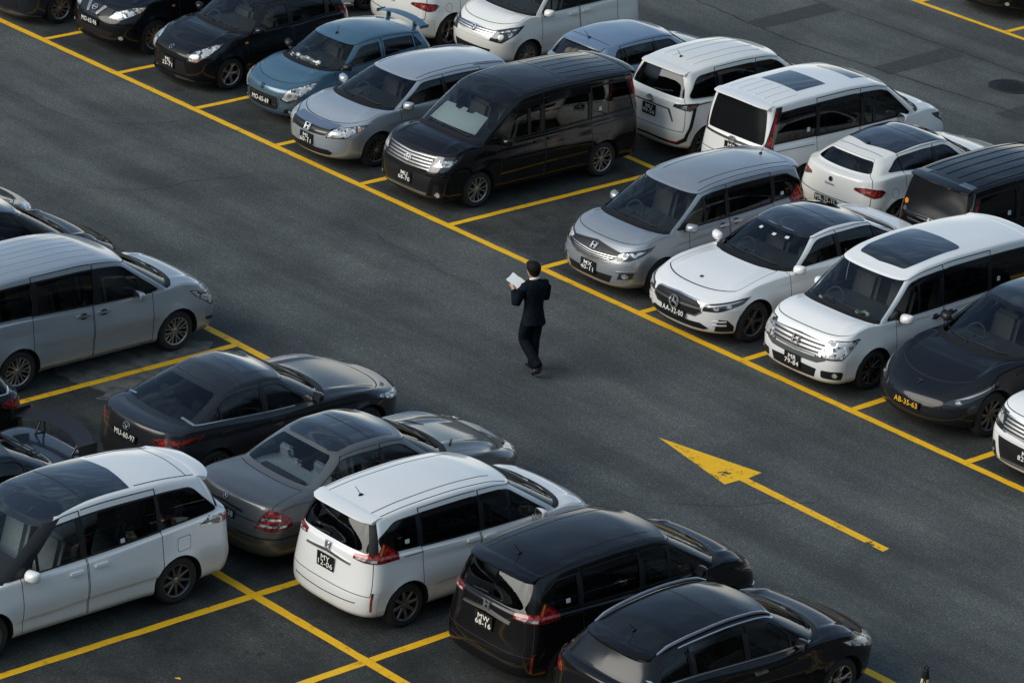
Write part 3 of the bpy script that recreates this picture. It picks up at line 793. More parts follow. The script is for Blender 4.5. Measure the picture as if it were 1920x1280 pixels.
    if bumper:
        fb = c.panel([(-.3, -0.3), (0.93, -0.3), (0.93, q(bumper)), (-.3, q(bumper))], T_, Q_, lambda f: f[0][T_] < 1.2 and f[0][Q_] < q(3.5), 0.003)
        rb = c.panel([(3.3, -0.3), (2.07, -0.3), (2.07, q(bumper)), (3.3, q(bumper))], T_, Q_, lambda f: f[0][T_] > 1.8 and f[0][Q_] < q(3.5), 0.003)
        c.emit('front_bumper', fb, [c.mp, M_SEAM]); c.emit('rear_bumper', rb, [c.mp, M_SEAM])
    c.finish()
def rear_spoiler(c, w, ext, drop=0.03, th=0.045, mat=None, base=0.08, name='roof_spoiler'):
    b = c.b; s8, y8, z8 = b.rings[8]; vs = []; fs = []; n = 13
    rs = s8[NF+NS:]; ry = y8[NF+NS:]
    for k in range(n):
        y = -w+2*w*k/(n-1); s = float(np.interp(abs(y), ry[::-1], rs[::-1])); zt = float(b.roofz(np.array(s-base), np.array(abs(y))))
        z1 = float(b.roofz(np.array(s), np.array(abs(y)))); e = ext*(1-0.35*(abs(y)/w)**3); X = lambda q: c.L/2-q
        vs += [(X(s-base), y, zt+0.002), (X(s), y, z1+0.012), (X(s+e), y, z1-drop+0.012), (X(s+e+0.004), y, z1-drop-0.008), (X(s+e-0.02), y, z1-drop-th*0.6), (X(s-0.01), y, z1-th), (X(s-base), y, zt-0.02)]
    m = 7
    for k in range(n-1):
        for q in range(m): fs.append((k*m+q, k*m+(q+1) % m, (k+1)*m+(q+1) % m, (k+1)*m+q))
    fs += [tuple(range(m)), tuple((n-1)*m+q for q in range(m))[::-1]]
    o = mesh_from(name, vs, fs, [mat or c.mp], c.root, smooth=True); sharp(o.data, 50); return o
def roof_rails(c, mat, y, s0, s1, r=0.016, h=0.03):
    for sd in (1, -1):
        pts = []
        for k in range(13):
            s = s0+(s1-s0)*k/12; yy = y*(1-0.05*((k-5)/7)**2); z = float(c.b.roofz(np.array(s), np.array(yy)))
            pts.append((c.L/2-s, sd*yy, z+(h if 0 < k < 12 else 0.0)))
        rod('roof_rail', pts, [r*0.6]+[r]*11+[r*0.6], mat, c.root, 8)
def ribs(c, ys, s0, s1, h=0.007, w=0.022):
    for y in ys: c.patch('roof_rib', rounded([(y-w, s0), (y+w, s0), (y+w, s1), (y-w, s1)], 0.03), c.mp, 'top', h, skirt=0.012)
def antenna(c, s, y=0.0, h=0.16, back=0.10, r=0.0055):
    z = float(c.b.roofz(np.array(s), np.array(abs(y)))); x = c.L/2-s; m = MB()
    m.ball((x, y, z+0.005), (0.04, 0.022, 0.02), 0, 10, 6); m.tube([(x, y, z+0.01), (x-back, y, z+h)], [r, r*0.7], n=6)
    m.obj('antenna', [M_PLAS], c.root)
def headlights(c, pts, base=None, lamps=(), where='front', off=0.004, lam=(2, 6.0), brow=None):
    gx = sum(p[0] for p in pts)/len(pts); gy = sum(p[1] for p in pts)/len(pts); S = lambda ps: [(gx+(p[0]-gx)*1.14, gy+(p[1]-gy)*1.18) for p in ps]
    pts = S(pts); lamps = [(S(lp), m) for lp, m in lamps]
    out = [(gx+(p[0]-gx)*1.10, gy+(p[1]-gy)*1.16) for p in pts]
    for sd in (1, -1):
        o = c.patch('headlight', out, M_LAMPD, where, off, (sd,), lam=lam); c.patch('lens', pts, base or M_LENS, where, off+0.003, (sd,), parent=o, lam=lam)
        for (lp, m) in lamps: c.patch('lamp', lp, m, where, off+0.006, (sd,), parent=o, lam=lam)
def taillights(c, pts, base=None, lamps=(), off=0.005, lam=(1, 9), where='rear'):
    for sd in (1, -1):
        o = c.patch('taillight', pts, base or M_RED, where, off, (sd,), lam=lam)
        for (lp, m) in lamps: c.patch('lamp', lp, m, where, off+0.003, (sd,), parent=o, lam=lam)
def ell(cx, cy, a, b, n=14, rot=0.0):
    return [(cx+a*math.cos(2*PI*k/n)*math.cos(rot)-b*math.sin(2*PI*k/n)*math.sin(rot), cy+a*math.cos(2*PI*k/n)*math.sin(rot)+b*math.sin(2*PI*k/n)*math.cos(rot)) for k in range(n)]
def bars(c, name, zs, u1, h, mat, off, u0=0.0, slope=0.0, parent=None, u1s=None):
    for k, z in enumerate(zs):
        ue = u1s[k] if u1s else u1
        c.patch(name, [(u0, z-h), (ue, z-h+slope), (ue, z+h+slope), (u0, z+h)], mat, 'front', off, parent=parent)
# ------------------------------------------------------------------ the car models of the photograph
WHITE = paint('white_paint', (0.74, 0.74, 0.73), rough=0.35)
PEARL = paint('pearl_white_paint', (0.72, 0.71, 0.67), rough=0.35)
BLACK = paint('black_paint', (0.004, 0.004, 0.005), rough=0.5, coat=1.0, spec=0.05, dirt=0.0)
MATBLACK = paint('dusty_black_paint', (0.006, 0.006, 0.0065), rough=0.4, coat=0.3, spec=0.2, dirt=0.02)
SILVER = paint('silver_paint', (0.42, 0.455, 0.49), 0.5, 0.36)
SGREY = paint('grey_silver_paint', (0.32, 0.345, 0.37), 0.5, 0.34)
GREY = paint('warm_grey_paint', (0.125, 0.125, 0.120), 0.5, 0.34)
DGREY = paint('dark_grey_paint', (0.013, 0.015, 0.018), 0.2, 0.45, spec=0.2, dirt=0.02)
NAVY = paint('dark_blue_paint', (0.007, 0.011, 0.020), 0.2, 0.45, spec=0.2, dirt=0.02)
BLUE = paint('sky_blue_paint', (0.058, 0.130, 0.190), 0.35, 0.34)
PBLUE = paint('pale_blue_paint', (0.17, 0.245, 0.335), 0.35, 0.34)
SLATE = paint('slate_grey_paint', (0.006, 0.0075, 0.010), 0.1, 0.5, coat=0.9, spec=0.05, dirt=0.02)

def van_noah(name, loc, rz, label, pnt, face, group=None, plate_=None, roofglass=False, old=True):
    P = dict(rgbulge=0.004, L=4.70, W=1.73, H=1.85, fo=0.90, wb_=2.85, hood=(0.14, 0.97), cowl=(0.74, 1.14), hdr=(1.52, 1.66), roof=[(2.05, 1.80), (2.8, 1.845), (3.7, 1.83)],
             rr=(4.52, 1.775), rb=(4.63, 1.07), tail=(4.66, 1.03), belt=(1.03, 1.06), wr=0.70, wb=0.80, df=0.36, nf=3.0, dfh=0.40, nfh=3.0, dfw=0.30, nfw=2.5, dft=0.22,
             dr=0.26, nr=3.2, drw=0.14, nrw=3.2, drt=0.12, wr_=0.315, zbump=0.5, zwaist=0.72, crease=[(1.2, 0.52, 4.0, 0.56, 0.016, 0.12), (0.7, 0.9, 4.2, 0.97, 0.006, 0.08)], hoodbulge=0.05, crown=0.055)
    c = Car(name, P, pnt, loc, rz, label, 'van', group)
    shell(c, visor=True, tB=(0.80, 0.80), dlo=(1.02, 1.78, 4.42, 4.50), pil=((2.02, 0.07), (2.32, 0.10), (3.42, 0.09)), glass_s=G_DARK, frontdoor=G_SIDE, doors=((1.38, 2.36), (2.39, 3.44)),
          gate=(0.80, 2.9, 7.9), handle=(pnt if pnt is not BLACK else BLACK, ((2.22, 0.93), (2.53, 0.94))), rgq=(6.0, 7.85), qlo=6.1, glass_b=G_BLUR)
    interior(c, 3)
    wheels(c, 'noah'); mirrors(c, 1.42, 1.06, pnt)
    ribs(c, [0.10, 0.30, 0.50], 3.72 if roofglass else 3.05, 4.35, 0.005)
    rear_spoiler(c, 0.64, 0.14, 0.03)
    c.patch('window_sticker', [(3.62, 6.42*QL), (3.68, 6.42*QL), (3.68, 6.62*QL), (3.62, 6.62*QL)], M_STICK, 'sideq', 0.006)
    if not roofglass:
        for s0 in (2.05, 2.95): c.patch('roof_seam', [(0, s0), (0.58, s0-0.02), (0.58, s0-0.008), (0, s0+0.012)], M_SEAM, 'top', 0.002)
        c.patch('roof_seam', [(0.585, 1.8), (0.598, 1.8), (0.60, 4.45), (0.587, 4.45)], M_SEAM, 'top', 0.002)
    # front
    q = c.patch('grille', [(0, 0.68), (0.50, 0.72), (0.56, 0.92), (0, 0.895)], M_TRIM, 'front', 0.004)
    for k, z in enumerate((0.705, 0.755, 0.805, 0.855)):
        c.patch('grille_bar', [(0, z-0.011), (0.53, z+0.014), (0.53, z+0.034), (0, z+0.011)], M_GRILL, 'front', 0.016, parent=q)
    c.patch('grille_bar', [(0, 0.893), (0.58, 0.925), (0.58, 0.94), (0, 0.912)], M_GRILL, 'front', 0.016, parent=q)
    headlights(c, [(0.53, 0.74), (0.80, 0.77), (0.98, 0.90), (1.02, 0.955), (0.60, 0.93)], M_LAMPD, [([(0.60, 0.80), (0.84, 0.83), (0.96, 0.92), (0.66, 0.90)], M_LENS), (ell(0.68, 0.85, 0.045, 0.04), M_LAMPW), (ell(0.80, 0.87, 0.04, 0.035), M_LAMPW)])
    c.patch('lower_grille', [(0, 0.30), (0.52, 0.30), (0.60, 0.62), (0, 0.60)], M_TRIM, 'front', 0.004)
    c.patch('chrome_lip', [(0, 0.285), (0.50, 0.285), (0.50, 0.31), (0, 0.31)], M_CHROME, 'front', 0.02)
    for sd in (1, -1):
        f = c.patch('fog_lamp_housing', [(0.60, 0.27), (0.80, 0.27), (0.74, 0.50), (0.66, 0.50)], M_TRIM, 'front', 0.004, (sd,))
        c.patch('fog_lamp', ell(0.71, 0.335, 0.045, 0.045), M_LENS, 'front', 0.012, (sd,), parent=f)
    emblem(c, 'ovals', 'front', 0.80, 0.12, off=0.022)
    # rear
    taillights(c, [(0.67, 1.00), (0.84, 1.00), (0.88, 1.40), (0.88, 1.72), (0.74, 1.72), (0.71, 1.3)], M_LAMPD, [([(0.71, 1.05), (0.77, 1.05), (0.81, 1.40), (0.80, 1.68), (0.755, 1.68), (0.75, 1.3)], M_RED)])
    g = c.patch('chrome_garnish', [(0, 0.985), (0.72, 1.01), (0.72, 1.045), (0, 1.03)], M_CHROME, 'rear', 0.014)
    emblem(c, 'ovals', 'rear', 1.01, 0.13, off=0.03)
    c.patch('rail_slot', [(3.50, 0.955), (4.52, 0.985), (4.52, 0.995), (3.50, 0.965)], M_SEAM, 'side', 0.003)
    if plate_: plate(c, plate_, 'front' if face == 'front' else 'rear', 0.50 if face == 'front' else 0.86, long=False, off=0.02)
    if roofglass:
        mirror_patch(c, 'sunroof', [(0, 2.95), (0.42, 2.95), (0.42, 3.65), (0, 3.65)], M_ROOFGL)
        mirror_patch(c, 'sunroof', [(0, 1.85), (0.40, 1.85), (0.40, 2.30), (0, 2.30)], M_ROOFGL)
    return c
def mirror_patch(c, name, pts, mat, off=0.006): return c.patch(name, pts, mat, 'top', off, lam=(7.9, 9))

def freed(name, loc, rz, label, pnt, face, group=None, plate_=None, body_handle=None, rim='grey10', front=None):
    P = dict(L=4.295, W=1.695, H=1.71, fo=0.82, wb_=2.74, hood=(0.22, 0.87), cowl=(0.72, 1.03), hdr=(1.60, 1.52), roof=[(2.1, 1.62), (2.7, 1.65), (3.4, 1.63)],
             rr=(4.00, 1.565), rb=(4.17, 1.10), tail=(4.22, 1.05), belt=(0.98, 1.06), wr=0.62, wb=0.775, df=0.46, nf=2.8, dfh=0.44, nfh=2.7, dfw=0.34, nfw=2.4, dft=0.24, dr=0.32, nr=2.8, drw=0.2, nrw=2.8,
             wr_=0.31, crease=[(1.0, 0.80, 3.9, 0.98, 0.014, 0.12), (1.3, 0.45, 3.2, 0.52, 0.014, 0.10)], hoodbulge=0.05, crown=0.055, ends=[(0.08, 0.06), (0.02, 0.0), (0.0, 0.0), (0.05, 0.04)])
    c = Car(name, P, pnt, loc, rz, label, 'van', group)
    shell(c, visor=True, tB=(0.80, 0.76), dlo=(0.98, 1.82, 3.70, 3.93, 4.00, 7.0), pil=((1.78, 0.05), (2.27, 0.09), (3.32, 0.09)), glass_s=G_DARK, frontdoor=G_SIDE, doors=((1.40, 2.29), (2.32, 3.30)),
          gate=(0.80, 2.4, 7.9), handle=(body_handle or pnt, ((2.15, 0.93), (2.45, 0.95))), rgq=(6.05, 7.85))
    interior(c, 3); wheels(c, rim); mirrors(c, 1.36, 1.03, pnt, size=1.0)
    rear_spoiler(c, 0.58, 0.15, 0.035); antenna(c, 3.72, 0.0, 0.15, 0.10)
    for y in (0.40,): c.patch('roof_seam', [(y, 1.9), (y+0.012, 1.9), (y+0.03, 3.9), (y+0.018, 3.9)], M_SEAM, 'top', 0.002)
    c.patch('roof_seam', [(0.555, 1.75), (0.567, 1.75), (0.555, 3.93), (0.543, 3.93)], M_SEAM, 'top', 0.002)
    c.patch('window_sticker', [(3.5, 6.42*QL), (3.56, 6.42*QL), (3.56, 6.62*QL), (3.5, 6.62*QL)], M_STICK, 'sideq', 0.006)
    for sd in (1, -1): c.patch('rear_pillar_trim', [(2.045, 6.02*QL), (2.205, 6.0*QL), (2.245, 7.88*QL), (2.10, 7.88*QL)], M_PLAS if pnt is not BLACK else BLACK, 'rt', 0.003, (sd,))
    # front
    q = c.patch('grille', [(0, 0.56), (0.30, 0.58), (0.52, 0.66), (0.56, 0.76), (0, 0.82)], M_TRIM, 'front', 0.004)
    for k in range(4): c.patch('grille_bar', [(0, 0.575+0.03*k), (0.34+0.05*k, 0.60+0.032*k), (0.36+0.05*k, 0.61+0.032*k), (0, 0.583+0.03*k)], M_SATIN, 'front', 0.012, parent=q)
    c.patch('grille_bar', [(0, 0.548), (0.31, 0.568), (0.53, 0.648), (0.55, 0.672), (0.30, 0.588), (0, 0.566)], M_GRILL, 'front', 0.016, parent=q)
    c.patch('grille_bar', [(0, 0.80), (0.52, 0.745), (0.56, 0.765), (0, 0.825)], M_TRIM, 'front', 0.018, parent=q)
    emblem(c, 'letter_h', 'front', 0.74, 0.11, off=0.02)
    headlights(c, [(0.52, 0.67), (0.74, 0.70), (0.98, 0.80), (1.02, 0.85), (0.80, 0.82), (0.54, 0.765)], M_LAMPD, [([(0.56, 0.715), (0.76, 0.745), (0.94, 0.815), (0.78, 0.80), (0.56, 0.755)], M_LENS), (ell(0.66, 0.728, 0.03, 0.025), M_LAMPW), (ell(0.78, 0.76, 0.03, 0.025), M_LAMPW)])
    c.patch('lower_grille', [(0, 0.27), (0.44, 0.27), (0.50, 0.40), (0, 0.38)], M_PLAS, 'front', 0.003)
    for sd in (1, -1):
        f = c.patch('fog_lamp_housing', [(0.58, 0.36), (0.84, 0.40), (0.86, 0.50), (0.62, 0.47)], M_LAMPD, 'front', 0.006, (sd,))
        c.patch('fog_lamp', ell(0.71, 0.43, 0.06, 0.035), M_LENS, 'front', 0.012, (sd,), parent=f)
        c.patch('fog_brow', [(0.56, 0.47), (0.86, 0.505), (0.88, 0.525), (0.56, 0.49)], M_SATIN, 'front', 0.014, (sd,))
    # rear
    taillights(c, [(0.46, 1.02), (0.62, 1.00), (1.16, 1.00), (1.10, 1.08), (0.86, 1.22), (0.80, 1.25), (0.77, 1.12), (0.46, 1.08)], M_DRED,
               [([(0.48, 1.05), (0.80, 1.07), (0.80, 1.11), (0.48, 1.075)], M_RED), ([(0.50, 1.025), (0.80, 1.015), (0.80, 1.05), (0.50, 1.045)], M_LENS), ([(0.84, 1.04), (1.08, 1.02), (1.04, 1.08), (0.86, 1.19)], M_RED), ([(0.80, 1.10), (0.83, 1.08), (0.835, 1.21), (0.81, 1.23)], M_AMBER)])
    c.patch('chrome_garnish', rounded([(0, 0.945), (0.43, 0.915), (0.43, 0.945), (0, 0.985)], 0.012), M_CHROME, 'rear', 0.02)
    emblem(c, 'letter_h', 'rear', 1.035, 0.10, off=0.012)
    c.patch('reflector', [(0.80, 0.36), (0.83, 0.36), (0.83, 0.62), (0.80, 0.62)], M_DRED, 'rear', 0.004)
    c.patch('bumper_seam', [(0, 0.42), (0.58, 0.44), (0.60, 0.45), (0.60, 0.46), (0.56, 0.452), (0, 0.432)], M_SEAM, 'rear', 0.002)
    c.patch('rail_slot', [(3.30, 0.995), (3.62, 1.00), (3.62, 1.01), (3.30, 1.005)], M_SEAM, 'side', 0.003)
    p, n, r, up = c.frame('rt', 0.5, 6.5*QL)
    pts = [c.frame('rt', 2.6+0.35*k/5, (6.15+0.12*k/5)*QL, 1)[0]+c.frame('rt', 2.6+0.35*k/5, 6.2*QL)[1]*0.015 for k in range(6)]
    rod('wiper', pts, 0.010, M_PLAS, c.root)
    if plate_: plate(c, plate_, 'front' if face == 'front' else 'rear', 0.44 if face == 'front' else 0.82, long=False, off=0.022)
    return c

def sedan_star(name, loc, rz, label, pnt, newer, face, group=None, plate_=None):
    if newer:
        P = dict(L=4.94, W=1.85, H=1.46, fo=0.85, wb_=2.94, hood=(0.26, 0.80), cowl=(1.42, 1.00), hdr=(2.20, 1.37), roof=[(2.8, 1.455), (3.2, 1.445)], rr=(3.65, 1.375), rb=(4.38, 1.07), tail=(4.86, 1.02),
                 belt=(0.96, 1.03), wr=0.60, wb=0.80, df=0.58, nf=2.4, dfh=0.62, nfh=2.3, dfw=0.42, dft=0.2, dr=0.4, nr=2.6, drw=0.30, nrw=2.4, drt=0.15, wr_=0.335, shin=0.06, hoodk=0.55, ridge=[(0.50, 0.018, 0.06)], crease=[(1.2, 0.82, 4.4, 0.90, 0.010, 0.12)], hoodbulge=0.03, hooddrop=0.03)
    else:
        P = dict(L=4.82, W=1.82, H=1.45, fo=0.84, wb_=2.854, hood=(0.26, 0.74), cowl=(1.36, 0.97), hdr=(2.10, 1.36), roof=[(2.6, 1.44), (2.95, 1.44)], rr=(3.38, 1.37), rb=(4.02, 1.02), tail=(4.72, 0.97),
                 belt=(0.93, 0.98), wr=0.605, wb=0.79, df=0.6, nf=2.3, dfh=0.6, nfh=2.2, dfw=0.42, dft=0.2, dr=0.42, nr=2.6, drw=0.26, nrw=2.5, drt=0.16, wr_=0.325, shin=0.06, deckbulge=0.03, crease=[(0.5, 0.52, 4.4, 0.56, 0.008, 0.06)], hoodbulge=0.022, hooddrop=0.02, tfg=0.02, trg=0.06, ridge=[(0.42, 0.022, 0.06)])
    c = Car(name, P, pnt, loc, rz, label, 'car', group)
    if newer:
        shell(c, tB=(0.78, 0.76), dlo=(1.86, 2.42, 3.62, 4.12), pil=((2.78, 0.10), (3.62, 0.03)), glass_s=G_SIDE, doors=((1.62, 2.79), (2.82, 3.78)), gate=(0.72, 3.0, 5.85), handle=(pnt, ((2.62, 0.88), (3.55, 0.92))), dlor=0.10, hoodt=0.70)
        wheels(c, 'star'); interior(c, 2, shelf=M_DASH)
    else:
        shell(c, tB=(0.80, 0.76), dlo=(1.80, 2.36, 3.32, 3.80), pil=((2.66, 0.07), (3.40, 0.03)), glass_s=G_FRONT, glass_b=glass('clear_rear_glass', (0.62, 0.70, 0.74)), doors=((1.55, 2.66), (2.69, 3.60)), gate=(0.74, 3.2, 5.85), handle=(pnt, ((2.50, 0.82), (3.36, 0.84))), dlor=0.10, hoodt=0.68)
        wheels(c, 'fivetwin'); interior(c, 2, seatmat=M_SEATL, shelf=M_SEATL)
        m = MB(); m.box((c.L/2-3.78, 0, P['rb'][1]-0.045), (0.12, 0.85, 0.05), 0, bev=0.015); m.obj('sunblind', [M_DASH], c.root)
    mirrors(c, 1.78, 0.98, pnt)
    # black panoramic roof
    if newer:
        c.patch('glass_roof', [(0, 2.20), (0.45, 2.24), (0.56, 2.33), (0.56, 3.56), (0.42, 3.64), (0, 3.66)], M_ROOFGL, 'top', 0.003, lam=(7.95, 9))
        c.patch('roof_header', [(-0.2, 7.86*QL), (0.88, 7.86*QL), (0.88, 8.12*QL), (-0.2, 8.12*QL)], M_ROOFGL, 'ft', 0.002, one=True)
    else:
        c.patch('glass_roof', [(0, 2.24), (0.44, 2.28), (0.50, 2.33), (0.50, 3.28), (0.40, 3.36), (0, 3.375)], M_ROOFGL, 'top', 0.003)
    c.patch('roof_seam', [(0, 2.93), (0.52, 2.92), (0.52, 2.933), (0, 2.943)] if newer else [(0, 2.72), (0.49, 2.71), (0.49, 2.725), (0, 2.735)], M_SEAM, 'top', 0.005)
    if newer:
        q = c.patch('grille', [(0, 0.45), (0.40, 0.47), (0.52, 0.55), (0.46, 0.67), (0.40, 0.70), (0, 0.715)], M_PLAS, 'front', 0.004)
        c.patch('grille_bar', [(0, 0.57), (0.50, 0.58), (0.50, 0.61), (0, 0.605)], M_GRILL, 'front', 0.014, parent=q)
        for pts in ([(0, 0.705), (0.40, 0.69), (0.46, 0.66), (0.475, 0.67), (0.41, 0.705), (0, 0.722)], [(0, 0.44), (0.41, 0.46), (0.53, 0.55), (0.515, 0.56), (0.40, 0.475), (0, 0.456)]): c.patch('grille_bar', pts, M_SATIN, 'front', 0.012, parent=q)
        emblem(c, 'star', 'front', 0.585, 0.19, off=0.03)
        headlights(c, [(0.60, 0.60), (0.80, 0.615), (1.10, 0.70), (1.16, 0.76), (1.02, 0.755), (0.62, 0.68)], M_LAMPD, [([(0.64, 0.665), (1.00, 0.735), (1.10, 0.745), (1.02, 0.725), (0.64, 0.645)], M_LAMPW), (ell(0.76, 0.645, 0.04, 0.025), M_LENS), (ell(0.92, 0.675, 0.04, 0.025), M_LENS)])
        c.patch('lower_grille', [(0, 0.265), (0.56, 0.265), (0.64, 0.30), (0.50, 0.365), (0, 0.35)], M_PLAS, 'front', 0.004)
        for sd in (1, -1):
            f = c.patch('air_intake', [(0.72, 0.26), (1.02, 0.27), (1.04, 0.36), (0.94, 0.46), (0.80, 0.47)], M_PLAS, 'front', 0.005, (sd,))
            for z in (0.36, 0.42): c.patch('intake_fin', [(0.70, z), (0.92, z+0.01), (0.92, z+0.03), (0.70, z+0.02)], pnt, 'front', 0.016, (sd,), parent=f)
        emblem(c, 'disc', 'ft', 4.45*QL, 0.06, mat=M_LAMPD)
        for (pu, pz) in ((0.45, 1.28), (0.20, 1.29), (0.06, 1.30)): pass
        for sd, t, l in ((-1, 0.35, 7.6), (1, 0.10, 7.55), (1, 0.42, 7.6)):
            p, n, r, up = c.frame('ft', t, l*QL, sd); m = MB(); m.box((0, 0, 0), (0.065, 0.055, 0.003)); o = m.obj('sticker', [M_STICK], c.root, smooth=False); o.matrix_local = frame_matrix(p, n, r, up, 0.004)
    else:
        headlights(c, [(0.50, 0.56), (0.72, 0.56), (0.80, 0.66), (0.72, 0.74), (0.52, 0.72)], M_LENS, [(ell(0.62, 0.64, 0.07, 0.07), M_LAMPW)])
        taillights(c, [(0.60, 0.66), (0.86, 0.64), (1.16, 0.70), (1.10, 0.80), (0.90, 0.90), (0.74, 0.93), (0.66, 0.82)], M_DRED, [([(0.66, 0.70), (1.05, 0.70), (1.05, 0.73), (0.67, 0.735)], M_LENS), ([(0.68, 0.78), (0.95, 0.79), (0.92, 0.815), (0.69, 0.81)], M_LENS), ([(0.72, 0.84), (0.95, 0.83), (0.84, 0.89), (0.76, 0.91)], M_RED), ([(0.68, 0.745), (1.04, 0.745), (1.0, 0.77), (0.68, 0.77)], M_RED)])
        emblem(c, 'star', 'rear', 0.90, 0.09, off=0.012)
        c.patch('boot_handle', [(0, 0.815), (0.36, 0.80), (0.36, 0.825), (0, 0.845)], M_TRIM, 'rear', 0.008)
        for y in (0.20,): c.patch('bonnet_vent', rounded([(0.28, 1.05), (0.31, 1.05), (0.52, 1.26), (0.49, 1.28)], 0.02), M_PLAS, 'top', 0.004, lam=(4.2, 5.9))
        c.patch('bumper_strip', [(0.3, 0.535), (1.35, 0.535), (1.35, 0.55), (0.3, 0.55)], M_TRIM, 'rear', 0.006)
        c.patch('chrome_strip', [(1.75, 6.0*QL), (3.72, 6.0*QL), (3.72, 6.06*QL), (1.75, 6.06*QL)], M_SATIN, 'sideq', 0.004)
    if plate_: plate(c, plate_, face, 0.43 if newer else 0.73, off=0.03 if newer else 0.012)
    return c

def sedan_dark(name, loc, rz, label, pnt, group=None, plate_=None):
    P = dict(L=4.58, W=1.795, H=1.45, fo=0.94, wb_=2.70, hood=(0.30, 0.76), cowl=(1.50, 0.98), hdr=(2.22, 1.36), roof=[(2.65, 1.445), (2.95, 1.44)], rr=(3.38, 1.355), rb=(4.16, 1.055), tail=(4.50, 1.03),
             belt=(0.94, 1.03), wr=0.60, wb=0.79, df=0.72, nf=2.2, dfh=0.72, nfh=2.2, dfw=0.42, dft=0.2, dr=0.42, nr=2.4, drw=0.28, nrw=2.4, drt=0.16, wr_=0.325, crease=[(0.9, 0.80, 4.3, 0.88, 0.016, 0.16)], hoodbulge=0.02, hooddrop=0.02, shin=0.06)
    c = Car(name, P, pnt, loc, rz, label, 'car', group)
    shell(c, tB=(0.80, 0.76), dlo=(1.86, 2.42, 3.30, 3.92), pil=((2.72, 0.10), (3.48, 0.03)), glass_s=G_SIDE, doors=((1.62, 2.73), (2.76, 3.66)), gate=(0.74, 3.2, 5.85), handle=(pnt, ((2.56, 0.86), (3.42, 0.88))), dlor=0.12, hoodt=0.7)
    wheels(c, 'fivetwin'); interior(c, 2, seatmat=M_DASH, shelf=M_DASH); mirrors(c, 1.86, 1.0, pnt)
    c.patch('chrome_strip', [(2.2, 6.03*QL), (3.95, 6.03*QL), (4.02, 6.5*QL), (3.98, 6.5*QL), (3.92, 6.12*QL), (2.2, 6.12*QL)], M_CHROME, 'sideq', 0.005)
    c.patch('sunroof', rounded([(0, 2.32), (0.38, 2.34), (0.38, 2.78), (0, 2.78)], [0, 0.07, 0.07, 0]), M_ROOFGL, 'top', 0.003)
    c.patch('roof_seam', [(0, 3.35), (0.48, 3.30), (0.48, 3.31), (0, 3.362)], M_SEAM, 'top', 0.003)
    headlights(c, [(0.62, 0.62), (0.90, 0.66), (1.15, 0.75), (1.05, 0.77), (0.64, 0.70)], M_LENS, [(ell(0.78, 0.68, 0.05, 0.03), M_LAMPW)])
    taillights(c, [(0.46, 0.865), (0.66, 0.82), (1.25, 0.87), (1.32, 0.93), (1.0, 0.93), (0.60, 0.925)], M_DRED, [([(0.62, 0.86), (1.1, 0.88), (1.2, 0.91), (0.66, 0.90)], M_RED), (ell(0.76, 0.865, 0.05, 0.022), M_LAMPD), ([(0.50, 0.875), (0.62, 0.86), (0.64, 0.885), (0.52, 0.90)], M_LAMPD)])
    emblem(c, 'wings', 'rear', 0.93, 0.13, off=0.012); plate(c, plate_, 'rear', 0.80, off=0.016)
    c.patch('boot_lip', [(0, 0.985), (0.62, 0.97), (0.62, 0.985), (0, 1.003)], M_TRIM, 'rear', 0.006)
    return c

